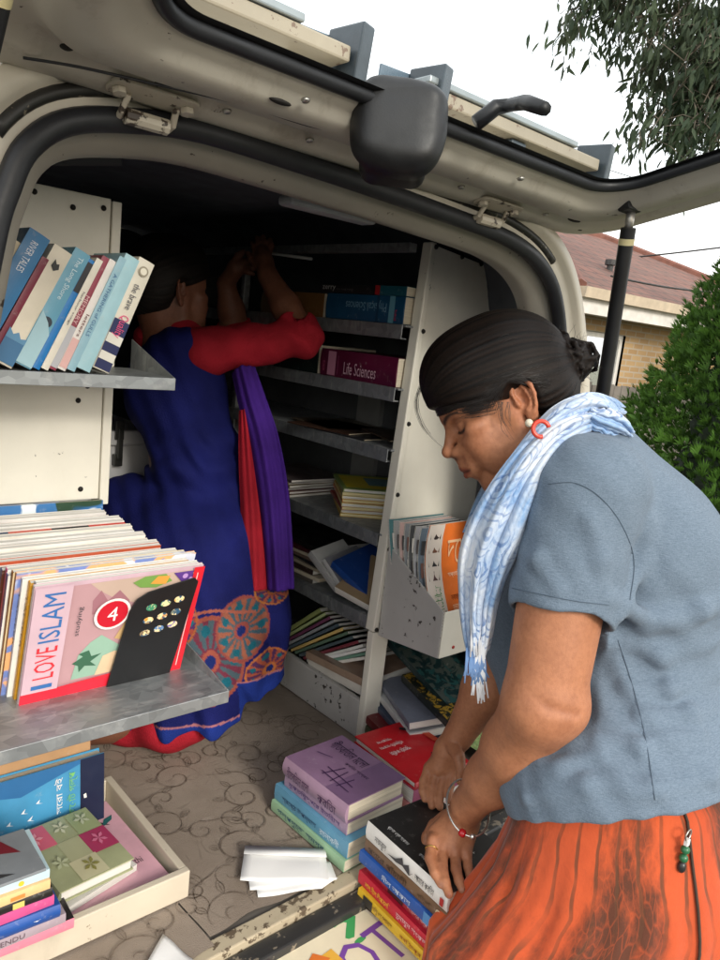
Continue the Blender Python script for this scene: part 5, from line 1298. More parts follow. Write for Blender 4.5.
def flat_book(label, corners, z, t, col, dec=(), name='book', cat='book', **k):
    A, B, D = [on_z(*c, z) for c in corners]      # A lower left, B lower right, D upper left of the cover
    ex_, ey_ = B-A, D-A; W_, H_ = np.linalg.norm(ex_), np.linalg.norm(ey_)
    return book(label, W_, H_, t, A - Z3*t, ex_, ey_, col, None, WHITEP, False, dec, None, None, name, cat)
hotd = (('r','front',.04,.04,.97,.94,R255(235,225,195)),('r','front',.0,.94,1,1,R255(215,40,110)),
        ('c','front',.20,.80,.16,R255(70,160,90)),('c','front',.20,.80,.09,R255(235,225,195)),('r','front',.22,.66,.36,.80,R255(235,225,195)),
        ('t','front','OT',.33,.50,.80,.90,R255(120,70,165)),('t','front','Paint',.12,.30,.5,.44,R255(225,140,40)),('p','front',[(.10,.52),(.30,.60),(.36,.50),(.2,.44)],R255(225,160,60)),('p','front',[(.5,.1),(.7,.4),(.9,.3),(.8,.1)],R255(235,120,60)),('c','front',.25,.2,.12,R255(120,190,120)))
def on_step(cz): return cz
tz = .615
flat_book('activity book with OT in purple letters on its pastel cover', [(262, 968), (385, 1010), (322, 922)], tz, .008, R255(230,215,190), hotd) if False else None
A = on_z(268, 958, tz); Dp = on_z(322, 922, tz); exh = nrm(Dp - A); eyh = np.cross(Z3, exh)
book('activity book with OT in purple letters on its pastel cover', .21, .26, .008, A - Z3*.008 - eyh*.25 + exh*0, nrm(exh), eyh, R255(235,225,205), R255(215,40,110), WHITEP, decals=(
    ('r','front',.03,.03,.97,.965,R255(238,226,196)),('r','front',.0,.965,1,1,R255(215,40,110)),
    ('t','front','?',.62,.66,.86,.90,R255(70,165,95)),('t','front','OT',.40,.40,.98,.72,R255(125,75,165)),('r','front',.10,.55,.45,.75,R255(235,180,70)),('p','front',[(.08,.72),(.3,.80),(.38,.70),(.2,.66)],R255(225,120,50)),('t','front','SPELL',.1,.2,.8,.36,R255(230,120,50)),('c','front',.3,.45,.1,R255(230,110,90))), name='activity_book', cat='book')
sb = empty('spiral_notebook', tuple(on_z(345, 950, .59)), 'spiral bound notebook with yellow and orange cover beside the activity book', 'notebook')
Bn = on_z(333, 923, .605) - np.array(sb.location); exn = exh
MB().box((0, -.25, -.012), (.075, 0, 0), frame=(Bn, exn, eyh, Z3)).build('cover', cover_mat(R255(235,185,70), (R255(225,120,60), R255(240,220,150), 14.)), sb)
for i in range(16):
    c = Bn + exn*.080 - eyh*(.008 + i*.0155) - Z3*.005
    MB().tube([c + exn*(.007*math.cos(t)) + Z3*(.008*math.sin(t)) for t in np.linspace(0, 2*math.pi, 12, endpoint=False)], .0011, 5, close=True).build('wire_coil', pbr('coil_white', (.7, .7, .68), .3, .4), sb, True)
MB().box((.002, -.248, -.020), (.072, -.002, -.013), frame=(Bn, exn, eyh, Z3)).build('page_block', page_mat(WHITEP), sb)
# ---------------------------------------------------------------- people
def skin_mat(name, col, rough=.52):
    m, N, L, bs = new_mat(name); v = tex_coord(N, L, 'Object')
    a = N.new('ShaderNodeAttribute'); a.attribute_name = 'Tint'
    n = noise(N, L, v, 22, 5, .6); n2 = noise(N, L, v, 160, 3)
    c = mix(N, L, 1.0, a.outputs['Color'], ramp(N, L, n, [(.3, (.78, .72, .70)), (.7, (1.06, 1.03, 1.0))]), 'MULTIPLY')
    c = mix(N, L, 1.0, c, ramp(N, L, n2, [(.3, (.86, .83, .82)), (.6, (1, 1, 1))]), 'MULTIPLY')
    L.new(c, bs.inputs['Base Color'])
    L.new(ramp(N, L, n, [(.3, rough-.06), (.7, rough+.1)]), bs.inputs['Roughness'])
    bs.inputs['Subsurface Weight'].default_value = .05; bs.inputs['Subsurface Radius'].default_value = (.6, .25, .12); bs.inputs['Subsurface Scale'].default_value = .008
    bs.inputs['Specular IOR Level'].default_value = .42
    add_bump(N, L, bs, math_n(N, L, 'ADD', noise(N, L, v, 650, 3), math_n(N, L, 'MULTIPLY', noise(N, L, tex_coord(N, L, 'Object', (1, 1, .35)), 210, 4), .8)), .32, .0014); return m
def hair_mat(name='hair_strands'):
    m, N, L, bs = new_mat(name)
    a = N.new('ShaderNodeAttribute'); a.attribute_name = 'Tint'
    L.new(a.outputs['Color'], bs.inputs['Base Color']); bs.inputs['Roughness'].default_value = .5
    bs.inputs['Specular IOR Level'].default_value = .16
    v = tex_coord(N, L, 'Object'); add_bump(N, L, bs, noise(N, L, v, 420, 3, .7), .5, .0012); return m
SKIN = skin_mat('skin', None)
HAIR = hair_mat()
def head_frame(O, f, s=1.0, up=None):
    f = nrm(f); up = nrm(up - f*(up @ f)); l = np.cross(up, f)
    T = lambda x, y, z: O + s*.001*(x*f + y*l + z*up)
    inv = lambda P: np.stack([(P-O) @ f, (P-O) @ l, (P-O) @ up], 1)/(s*.001)
    return T, inv, np.array([f, l, up]), s
def head_prims(S, H):
    T, inv, A, s = H; m = .001*s
    e = lambda c, r, k=8, op='+': S.ell(T(*c), np.array(r)*m, k*m, A, op)
    cp = lambda a, b, ra, rb, k=8, op='+': S.cap(T(*a), T(*b), ra*m, rb*m, k*m, op)
    e((-2, 0, 48), (94, 72, 78)); e((45, 0, 50), (52, 60, 62), 20)
    e((48, 0, -8), (46, 55, 68), 24)
    for q in (1, -1):
        cp((14, q*50, -52), (62, q*26, -78), 13, 14, 22); cp((10, q*54, -5), (14, q*50, -52), 14, 13, 22)
        e((66, q*36, -13), (25, 22, 26), 20)                           # cheek
        cp((88, q*10, 38), (72, q*46, 36), 7.5, 6, 12)                  # brow ridge
        e((66, q*52, 8), (16, 12, 9), 14)                              # zygoma
        e((52, q*41, -42), (29, 18, 28), 22)                           # soft lower cheek
    cp((78, -10, -80), (78, 10, -80), 15, 15, 16); cp((62, 0, -84), (20, 0, -70), 20, 30, 26)
    for q in (1, -1):
        e((90, q*32, 20), (13, 17, 13), 12, '-')                       # socket
        e((74.5, q*31.5, 20), (14.2, 15.5, 13.2), 4)                      # eyeball under its lid
        cp((86.5, q*22, 11), (80, q*43, 11.5), 2.2, 1.8, 4)               # lower lid
    cp((91, 0, 28), (113, 0, -4), 6.5, 8.2, 9); e((115, 0, -6), (9, 9.5, 8.5), 7)
    for q in (1, -1):
        e((104, q*11.5, -12), (9.5, 7, 7), 6); e((108, q*6.5, -19.5), (5, 3.2, 3.4), 3, '-')
        cp((98, q*16, -10), (92, q*26, -22), 5, 5, 12)
    cp((104, 0, -21), (101, 0, -31), 6, 7, 9)
    e((95.5, 0, -44), (12, 28, 21), 17)                                   # muzzle
    for q in (1, -1):
        S.chain([T(107, 0, -37.5), T(105.5, q*9, -37), T(98, q*19, -42), T(92, q*25, -45)], np.array([4.6, 4.8, 3.6, 2])*m, 4*m)
        S.chain([T(105.5, 0, -51), T(103, q*11, -51), T(97, q*19, -48), T(92, q*24, -46)], np.array([5.6, 5.2, 3.8, 2])*m, 4*m)
        S.chain([T(113, 0, -44.3), T(107, q*12, -44.5), T(97, q*22, -45.5), T(92, q*27, -46.5)], np.array([1.5, 1.5, 1.3, 1.1])*m, 2.5*m, '-')
    cp((104, -7, -63), (104, 7, -63), 5, 5, 9, '-')
    # ears
    for q in (1, -1):
        ec = np.array([-9., q*72, 6.]); bx = nrm(np.array([-.93, q*.36, 0])); bz = nrm(np.array([-.22, 0, .97])); bz = nrm(bz - bx*(bz @ bx)); by = np.cross(bz, bx)
        W_ = lambda a, b, c=0: T(*(ec + bx*a + bz*b + by*c*(1 if (by[1]*q) > 0 else -1)))
        AX = np.array([A.T @ bx, A.T @ bz, A.T @ by])
        S.ell(W_(2, 2, -1), np.array([15, 27, 3.4])*m, 5*m, AX)
        hp = [(-10, 6), (-11, 18), (-6, 28), (4, 32), (14, 28), (19, 17), (18, 3), (13, -11), (6, -20)]
        S.chain([W_(a, b, 3.5 + .03*a*a*.4) for a, b in hp], np.array([2.4, 3, 3.2, 3.4, 3.5, 3.4, 3.1, 2.8, 3])*m, 2.2*m)
        S.chain([W_(a, b, 3) for a, b in [(6, 22), (9, 12), (9, 0), (5, -9), (-2, -12)]], np.array([2.2, 2.8, 3, 3, 2.5])*m, 2.5*m)
        S.ell(W_(-1, 3, 3.5), np.array([7, 10, 5.5])*m, 3*m, AX, '-')
        S.ell(W_(0, -23, 1), np.array([8, 10, 4.4])*m, 5*m, AX)
        S.ell(W_(-10, 1, 3.5), np.array([4, 6, 4])*m, 3*m, AX)
def head_tint(P, H, base, col):
    T, inv, A, s = H; q = inv(P); x, y, z = q[:, 0], np.abs(q[:, 1]), q[:, 2]
    def blend(w, c): 
        w = np.clip(w, 0, 1)[:, None]; col[:] = col*(1-w) + np.array(c)*w
    near = (np.abs(x) < 150) & (y < 95) & (z > -115) & (z < 145)
    g = lambda d, r: np.exp(-(d/r)**2)
    face = near*(x > 55)
    # warmer cheeks and nose, darker round the eyes
    blend(face*.28*g(np.sqrt((x-78)**2+(y-38)**2+(z+12)**2), 22), (base[0]*1.05, base[1]*.78, base[2]*.72))
    blend(face*.35*g(np.sqrt((y-32)**2*.5+(z-15)**2), 15), (base[0]*.62, base[1]*.52, base[2]*.5))
    lipd = np.sqrt(((z+44.5)/10.5)**2 + (y/26)**2); blend(face*(x > 88)*.85*np.clip((1.05-lipd)*5, 0, 1), (base[0]*.66, base[1]*.42, base[2]*.42))
    blend(face*(x > 88)*g(z+44.6, 1.3)*(y < 25)*.9, (.03, .012, .01))
    bz = 37 + 7*np.sin(np.clip((y-12)/38, 0, 1)*2.4) - 2; blend(face*(y > 10)*(y < 52)*np.clip(1.6-np.abs(z-bz)/(4.0-.045*y), 0, 1)*.93, (.016, .011, .009))
    lz = 10.5 + ((y-32)/12)**2*2.0; blend(face*(y > 17)*(y < 49)*np.clip(1.8-np.abs(z-lz)/1.6, 0, 1)*.97, (.008, .006, .006))
    blend(face*(y > 18)*(y < 47)*np.clip(1.5-np.abs(z-26)/1.3, 0, 1)*.5, (base[0]*.4, base[1]*.33, base[2]*.3))
    blend(face*(x > 100)*g(np.sqrt((y-6.5)**2+(z+20)**2), 4.2)*.9, (.02, .01, .008))
    ear = near*(x < 14)*(x > -40)*(y > 66)*(z > -35)*(z < 46); blend(ear*.25, (base[0]*1.0, base[1]*.72, base[2]*.66))
    return col
def hair_cap(H, bun, front, seed, long_neck=False, thick=13.):
    """hair combed from the hairline back to a bun; returns mesh arrays and a tint"""
    T, inv, A, s = H; m = .001*s; S = SDF()
    S.ell(T(-10, 0, 54), np.array([90+thick, 74+thick*.85, 80+thick])*m, .01, A); S.ell(T(38, 0, 60), np.array([56+thick*.28, 62+thick*.6, 60+thick*.6])*m, .03, A); S.ell(T(34, 0, 92), np.array([62, 62, 56])*m, .03, A)
    S.ell(T(-45, 0, 0), np.array([58, 62, 62])*m, .03, A)
    b = np.array(bun, float)
    S.cap(T(*(b*.62)), T(*b), .034*s, .022*s, .03)
    # face opening and ear opening
    hz = front
    S.local_plane(T(92, 0, hz), A.T @ nrm(np.array([.42, 0, -.90])), T(125, 0, -20), 1.2*.130*s, .006)
    for q in (1, -1):
        S.ell(T(24, q*86, -36), np.array([58, 46, 50])*m, .012, A, '-'); S.ell(T(-3, q*96, 2), np.array([29, 33, 39])*m, .006, A, '-')
    S.ell(T(20, 0, -70), np.array([95, 75, 60])*m, .012, A, '-'); 
    r_ = np.random.default_rng(seed); ph = r_.uniform(0, 6.28, 12); fq = r_.uniform(20, 75, 12)
    ax = nrm(b - np.array([20, 0, 50])); e1 = nrm(np.cross(ax, [0, 0, 1.])); e2 = np.cross(ax, e1)
    def phi(P):
        q = inv(P) - np.array([-5, 0, 45]); return np.arctan2(q @ e2, q @ e1)
    def streak(P):
        p = phi(P); return sum(np.sin(p*f + h) for f, h in zip(fq, ph))/12
    S.warp = lambda P: streak(P)*.0016*s
    # bun of wound strands
    bun_w = T(*b)
    for i in range(62):
        n_ = nrm(r_.normal(0, 1, 3)*.8 + ax); u_ = nrm(np.cross(n_, r_.normal(0, 1, 3))); v_ = np.cross(n_, u_)
        rr = r_.uniform(.012, .034)*s; cc = bun_w + A.T @ (r_.normal(0, 9, 3)*.001) 
        pts = [cc + A.T @ (u_*math.cos(t)*rr + v_*math.sin(t)*rr*.8 + n_*.004*math.sin(2*t)) for t in np.linspace(0, 2*math.pi, 9)]
        S.chain(pts, [r_.uniform(.0022, .0040)*s]*9, .0022)
    S.ell(bun_w, np.array([36, 35, 35])*m, .006)
    V, Q = S.mesh(.0026)
    st = np.clip(.5 + 1.6*streak(V) + np.random.default_rng(seed).normal(0, .06, len(V)), 0, 1)[:, None]
    return V, Q, st, S, phi, ax
def tuft(strands, r0=.0007, n=4):
    b = MB()
    for p in strands: b.tube(p, list(np.linspace(r0, r0*.4, len(p))), n, caps=False)
    return b
def surf(S, px, py, d0=.5, d1=2.5):
    r = ray(px, py); d = d0
    for _ in range(160):
        v = S.ev((CAM + d*r)[None])[0]
        if v < .0004: return CAM + d*r, d
        d += max(v*.7, .0008)
        if d > d1: return None, None
    return CAM + d*r, d
def fingers(S, specs, k=.0032):
    for pts, r in specs: S.chain(pts, r, k)

# ======================= the woman in the grey T-shirt
BASE1 = (.43, .190, .098)
w1 = empty('person', tuple(at(640, 830, 1.15)*np.array([1, 1, 0])), 'woman in grey blue T-shirt, pale scarf and orange trousers leaning over the books', 'person')
def in_parent(o, root):
    o.parent = root; o.matrix_parent_inverse = Matrix.Translation(-Vector(root.location)); return o
f1 = -.87*U3 - .49*V3 + .02*W3
H1 = head_frame(at(512, 412, 1.235), f1, 1.08, -.49*U3 + .87*V3)
S = SDF(); head_prims(S, H1); T = H1[0]
S.chain([T(-22, 0, -40), at(560, 455, 1.25), at(590, 500, 1.27)], [.056, .058, .075], .03)
S.chain([at(595, 520, 1.27), at(622, 640, 1.27), at(632, 800, 1.22)], [.085, .085, .08], .03)
SHn, ELn, WRn = at(580, 492, 1.10), at(543, 703, 1.10), at(470, 803, 1.295)
S.cap(SHn, ELn, .068, .058, .02); S.chain([ELn, at(517, 747, 1.172), at(492, 779, 1.235), WRn], [.056, .052, .0415, .0305], .02)
S.ell(ELn + U3*.022 - V3*.0 , (.03, .04, .03), .03)
# crease and dimples at the elbow
def seg_d(P, a, b):
    ba = b-a; t = np.clip((P-a) @ ba/(ba @ ba), 0, 1); return np.linalg.norm(P - a - t[:, None]*ba, axis=1)
CR = [(at(524, 690, 1.045), at(548, 708, 1.036)), (at(548, 708, 1.036), at(576, 714, 1.05)), (at(540, 722, 1.05), at(566, 724, 1.05)), (at(520, 735, 1.09), at(552, 738, 1.07))]
S.warp = lambda P: .0022*np.exp(-(seg_d(P, *CR[0])/.008)**2) + .0026*np.exp(-(seg_d(P, *CR[1])/.008)**2) + .0014*np.exp(-(seg_d(P, *CR[2])/.006)**2) + .0008*np.exp(-(seg_d(P, *CR[3])/.006)**2)
hx = nrm(at(485, 818, 1.32) - at(449, 798, 1.34))
S.chain([WRn, at(462, 820, 1.318), at(451, 841, 1.300)], [.0275, .027, .022], .012)
for a, b_, r in (((440, 838, 1.303), (462, 812, 1.33), .015), ((452, 846, 1.296), (466, 812, 1.325), .0155), ((464, 850, 1.296), (473, 816, 1.325), .0145), ((434, 833, 1.312), (457, 810, 1.335), .013)):
    S.cap(at(*a), at(*b_), r, r, .010)
fingers(S, [([at(433, 838, 1.302), at(430, 858, 1.268), at(435, 873, 1.245), at(441, 884, 1.232)], [.0105, .0092, .0083, .0070]),
            ([at(443, 845, 1.297), at(442, 866, 1.258), at(445, 882, 1.232), at(449, 894, 1.217)], [.0108, .0095, .0086, .0072]),
            ([at(455, 850, 1.293), at(456, 869, 1.258), at(459, 881, 1.240), at(462, 889, 1.228)], [.0105, .0090, .0082, .0068]),
            ([at(466, 852, 1.294), at(468, 867, 1.268), at(470, 875, 1.256), at(471, 881, 1.248)], [.0092, .0080, .0072, .0062]),
            ([at(446, 818, 1.345), at(434, 826, 1.352), at(427, 837, 1.345), at(425, 846, 1.335)], [.0145, .0115, .0098, .0080])])
for p in ((433, 839, 1.292), (443, 846, 1.286), (455, 851, 1.283), (466, 853, 1.285)): S.ell(at(*p), .009, .008)
# far arm and hand
SHf, ELf, WRf = at(535, 525, 1.385), at(508, 655, 1.43), at(459, 735, 1.475)
S.cap(SHf, ELf, .062, .052, .02); S.chain([ELf, ELf*.6+WRf*.4, WRf], [.052, .048, .028], .02)
S.chain([WRf, at(448, 750, 1.482), at(440, 766, 1.480)], [.026, .026, .021], .012)
for a in ((430, 768, 1.487), (437, 771, 1.482), (445, 772, 1.478), (452, 772, 1.474)): S.cap(at(*a), at(454, 746, 1.482), .013, .014, .01)
fingers(S, [([at(429, 768, 1.487), at(424, 781, 1.472), at(423, 791, 1.458), at(425, 799, 1.448)], [.0105, .0092, .0083, .007]),
            ([at(437, 772, 1.480), at(432, 787, 1.462), at(431, 797, 1.448), at(432, 806, 1.436)], [.0105, .0095, .0085, .0072]),
            ([at(445, 773, 1.475), at(441, 788, 1.458), at(439, 798, 1.444), at(440, 807, 1.432)], [.0105, .0092, .0083, .007]),
            ([at(452, 773, 1.470), at(450, 786, 1.456), at(449, 794, 1.446), at(449, 801, 1.437)], [.0092, .0082, .0075, .0063]),
            ([at(452, 745, 1.46), at(459, 757, 1.43), at(461, 770, 1.418), at(460, 781, 1.415)], [.014, .0115, .0098, .008])])
# legs, inside the trousers, and feet
for sx in (-1, 1):
    hip = at(616, 830, 1.165) + W3*.05*sx; kn = np.array([hip[0]-.02, hip[1]+.01, .50]); an = np.array([hip[0]+.0, hip[1], .10])
    S.chain([hip, kn, an], [.066, .055, .038], .03); S.chain([an - Z3*.05, an + np.array([-.09, .06, -.065]), an + np.array([-.16, .11, -.075])], [.04, .036, .022], .02)
V, Q = S.mesh(.0026)
colr = np.tile(np.array(BASE1), (len(V), 1))
head_tint(V, H1, BASE1, colr)
# darker knuckles, elbow and nails
def spot(P, p, r, c, w):
    k = (np.exp(-(np.linalg.norm(P-p, axis=1)/r)**2)*w)[:, None]; colr[:] = colr*(1-k) + np.array(c)*k
dk = tuple(np.array(BASE1)*[.62, .52, .5])
for p in ((433, 839, 1.29), (443, 846, 1.284), (455, 851, 1.281), (466, 853, 1.283), (430, 858, 1.258), (442, 866, 1.248), (456, 869, 1.248), (468, 867, 1.258)): spot(V, at(*p), .010, dk, .5)
spot(V, at(560, 708, 1.05), .032, dk, .32)
for a_, b_ in CR[:3]:
    k_ = (np.exp(-(seg_d(V, a_, b_)/.005)**2)*.5)[:, None]; colr[:] = colr*(1-k_) + np.array(dk)*k_  # crease shade painted into the skin tint along the elbow folds
for p in ((441, 885, 1.225), (449, 896, 1.209), (462, 891, 1.221)): spot(V, at(*p), .0048, (.16, .02, .022) if p[0] == 449 else (.38, .2, .15), .8)
body1 = mesh_object('body', V, Q, SKIN, None, colr); in_parent(body1, w1)
# hair
BUN = (-112, 0, 24)
hv, hq, st, HS, phi1, ax1 = hair_cap(H1, BUN, 58, 5, thick=21.)
hc = (1-st)*np.array([.0025, .0018, .0016]) + st*np.array([.012, .0070, .0050])
hair1 = mesh_object('hair', hv, hq, HAIR, None, hc); in_parent(hair1, w1)
def hair_wisps(H, HS, seed, n, bun):
    T, inv, A, s = H; r_ = np.random.default_rng(seed); out = []
    b = np.array(bun, float)
    for i in range(n):
        th = r_.uniform(-1.45, 1.45)
        a0 = np.array([40 + 52*math.cos(th)*r_.uniform(.6, 1), 70*math.sin(th), 70 + 45*math.cos(th)*r_.uniform(.3, 1)])
        if abs(math.sin(th)) > .7: a0[2] = r_.uniform(30, 70)
        pts = []
        for t in np.linspace(0, 1, 12):
            p = a0*(1-t) + b*t; c = np.array([-4, 0, 45]); d = p - c
            # push out to the hair surface
            u = d/np.array([113, 91.5, 100.5]); k = np.linalg.norm(u); 
            lift = 1.0 + (.018 if i % 14 else .075)*math.sin(t*math.pi)*r_.uniform(-.6, 1.0)
            p2 = c + d/max(k, .3)*lift if t < .86 else p
            if abs(p2[1]) > 55 and -38 < p2[0] < 28 and p2[2] < 42: p2[2] = 42 + (42-p2[2])*.1
            pts.append(T(*p2))
        out.append(pts)
    for i in range(int(n*.35)):                        # frizz round the bun and the crown
        n_ = nrm(r_.normal(0, 1, 3)); p0 = b + n_*r_.uniform(14, 26); p1 = p0 + nrm(n_ + r_.normal(0, .8, 3))*r_.uniform(8, 26); p2 = p1 + nrm(n_ + r_.normal(0, 1, 3))*r_.uniform(5, 18)
        out.append([T(*p0), T(*(p0*.4+p1*.6)), T(*p1), T(*p2)])
    return out
ws = hair_wisps(H1, HS, 8, 900, BUN)
# loose locks falling past the brow and before the ear
for i in range(11):
    e = random.uniform(-1, 1); d_ = 1.235 + random.uniform(-.015, .015); k = random.uniform(.25, 1.15)
    ctrl = [(440, 366), (424+3*e, 382), (420-5*k+2*e, 402), (424-4*k+3*e, 422), (434-2*k+3*e, 438), (446+3*e, 450+3*e)]
    cc = smooth_curve(ctrl, 4); ws.append([at(q[0], q[1], d_) for q in cc[:int(len(cc)*random.uniform(.55, 1))]])
for i in range(12):
    e = random.uniform(-7, 7); g = random.uniform(-3, 3); cc = smooth_curve([(503+e, 402), (503+e*.9+g, 416), (508+e*.8-g, 430), (516+e+g, 442)], 4); ws.append([at(q[0], q[1], 1.152) for q in cc[:random.randint(5, 12)]])
for i in range(16):
    e = random.uniform(-4, 4); ws.append([at(542+e, 398, 1.18), at(549+e, 410, 1.17), at(554+e*1.3, 424+e, 1.165)])
T_ = H1[0]; r9 = np.random.default_rng(4)
for i in range(420):
    y0 = r9.uniform(-6, 60); a0 = np.array([98 - .011*y0*y0, y0, 58 - y0*.12 + r9.uniform(-9, 9)]); e = r9.uniform(-7, 7)
    pts = []
    for t in np.linspace(0, 1, 8):
        x = a0[0] + (18 - a0[0])*t; y = a0[1] + (76 - a0[1])*min(1, t*1.15)**.75; z = a0[2] + (34 + e - a0[2])*t + 4*math.sin(math.pi*t)
        c = np.array([20., 0, 40]); d = np.array([x, y, z]) - c; k = np.linalg.norm(d/np.array([82, 77, 92])); pts.append(T_(*(c + d/k*(1.0 + .012*r9.uniform(-.3, 1)))))
    ws.append(pts[:r9.integers(5, 9)])
fl = tuft(ws, .00040, 4); o = fl.build('loose_strands', pbr('strand_dark', (.012, .009, .008), .4, bump=0), None, True); in_parent(o, w1)
# T-shirt
SH = SDF()
ax_img = np.array([U3, V3, W3])
def rotax(deg): a = math.radians(deg); return np.array([U3*math.cos(a)+V3*math.sin(a), -U3*math.sin(a)+V3*math.cos(a), W3])
SH.ell(at(622, 735, 1.265), (.180, .20, .148), .05, ax_img)
SH.ell(at(618, 788, 1.168), (.182, .14, .158), .04, ax_img)
SH.ell(at(626, 735, 1.205), (.165, .13, .128), .05, ax_img)
SH.ell(at(612, 590, 1.27), (.172, .20, .165), .06, rotax(18))
SH.ell(at(550, 640, 1.29), (.112, .135, .12), .05, ax_img)
SH.chain([at(594, 490, 1.115), at(588, 468, 1.25), at(552, 505, 1.40)], [.078, .078, .082], .05)
SH.ell(at(645, 545, 1.25), (.115, .155, .15), .06, rotax(30))
SL0, SL1 = at(585, 492, 1.103), at(556, 640, 1.10)
SH.cap(SL0, SL1, .0815, .0765, .022)          # near sleeve
SH.cap(at(530, 530, 1.42), at(506, 660, 1.45), .076, .07, .03)
cuff_p = at(557, 601, 1.09); cuff_n = nrm(-V3 + U3*.17 + (W3*.02))
S0 = len(SH.p)
CN = nrm(nrm(SL1-SL0) + U3*.10)
SH.local_plane(at(556.5, 601, 1.10), CN, at(550, 672, 1.065), .112, .002)
SH.local_plane(at(508, 640, 1.45), nrm(at(506, 660, 1.45)-at(530, 530, 1.42)), at(504, 680, 1.45), .10, .003)
SH.cap(SL0*.36+SL1*.64, SL0*.27+SL1*.73, .0795, .0795, .0025)       # rolled cuff
SH.local_plane(at(556.5, 604.5, 1.10), CN, at(550, 670, 1.065), .106, .002)
SH.cap(SL0*.36+SL1*.64, SL1, .0695, .0690, .002, '-')
SH.plane(at(612, 818, 1.055), nrm(-V3 + U3*.13 - W3*.30), .005)
SH.p[-1] = SH.p[-1]
# folds: soft ridges along the drag lines
def fold(pts, r, up, k=.016):
    ps = []
    for px, py in pts:
        p, d = surf(SH, px, py)
        if p is None: return
        ps.append(p + W3*(r*(1-up*1.45)))
    SH.chain(ps, [r*(.6 + .4*math.sin(math.pi*i/(len(ps)-1))) for i in range(len(ps))], k)
for pts, r, u_ in (([(612, 600), (650, 622), (700, 610), (735, 590)], .016, .45), ([(616, 640), (660, 655), (715, 640)], .014, .40), ([(626, 690), (668, 692), (722, 672)], .013, .38), ([(620, 615), (640, 560), (650, 520)], .014, .35), ([(530, 800), (590, 785), (650, 792), (710, 780)], .012, .4), ([(600, 740), (640, 750), (700, 735)], .010, .35), ([(522, 520), (540, 560), (560, 590)], .010, .3), ([(590, 520), (600, 560), (606, 595)], .010, .3), ([(520, 760), (560, 768), (600, 755)], .010, .4), ([(640, 720), (690, 715), (730, 700)], .012, .4)):
    fold(pts, r, u_)
APIT = at(616, 606, 1.12)
def P2(P): q = (P - APIT) @ ax_img.T; return q
def shirt_warp(P):
    q = (P - at(600, 650, 1.2)) @ ax_img.T
    an = np.arctan2(P2(P)[:, 1], P2(P)[:, 0]); rr = np.hypot(P2(P)[:, 0], P2(P)[:, 1])
    arm = .0030*np.sin(an*5 + 7*rr + .6*np.sin(an*3))*np.exp(-((rr-.08)/.05)**2)*np.clip((P2(P)[:, 0]+.01)*25, 0, 1)*np.clip((rr-.03)*30, 0, 1) + .0045*np.sin(q[:, 1]*48 + q[:, 0]*22 + 1.8*np.sin(q[:, 0]*17))*np.exp(-((q[:, 1]+.06)/.06)**2)*np.clip(q[:, 0]*8+.2, 0, 1)
    return arm + .0022*np.sin(q[:, 1]*62 + 9*np.sin(q[:, 0]*13) + q[:, 2]*14)*np.clip((.10 - q[:, 1])*5, .15, 1) + .0011*np.sin(q[:, 0]*90 + q[:, 1]*70 + 3*np.sin(q[:, 2]*30))
SH.warp = shirt_warp
V, Q = SH.mesh(.0036)
def heather(name, a, b):
    m, N, L, bs = new_mat(name); v = tex_coord(N, L, 'Object', (.5, .5, 3.2)); v1 = tex_coord(N, L, 'Object', (1.6, 1.6, .6))
    n1 = noise(N, L, v, 260, 3, .7); n2 = noise(N, L, v1, 420, 3, .7); n3 = noise(N, L, tex_coord(N, L, 'Object'), 6, 4)
    k = math_n(N, L, 'ADD', math_n(N, L, 'MULTIPLY', n1, .6), math_n(N, L, 'MULTIPLY', n2, .4))
    c = ramp(N, L, k, [(.33, a), (.70, b)]); c = mix(N, L, ramp(N, L, n3, [(.3, .22), (.7, 0)]), c, tuple(x*.6 for x in a))
    L.new(c, bs.inputs['Base Color']); bs.inputs['Roughness'].default_value = .92; bs.inputs['Specular IOR Level'].default_value = .15; bs.inputs['Sheen Weight'].default_value = .08
    h = math_n(N, L, 'ADD', k, math_n(N, L, 'MULTIPLY', noise(N, L, tex_coord(N, L, 'Object'), 28, 5), .9)); add_bump(N, L, bs, h, .5, .004); return m
shirt_m = heather('grey_blue_jersey', (.10, .14, .19), (.20, .258, .33))
sh1 = mesh_object('t_shirt', V, Q, shirt_m, None); in_parent(sh1, w1)
seam_m = pbr('seam_thread', (.085, .12, .165), .9, bump=0)
def seam(pts, r=.0007, n=6):
    C_ = smooth_curve([(a, b_) for a, b_ in pts], n); out = []
    for px, py in C_:
        p, d = surf(SH, px, py)
        if p is not None: out.append(p - ray(px, py)*.0005)
    return MB().tube(out, r, 5)
for pts in ([(548, 484), (575, 483), (600, 497), (622, 525), (634, 560), (630, 600)], [(618, 640), (634, 690), (646, 740), (655, 800)], [(512, 588), (540, 594), (575, 601), (609, 605)]):
    try: in_parent(seam(pts).build('seam', seam_m, None, True), sh1)
    except Exception as e: print('seam', e)
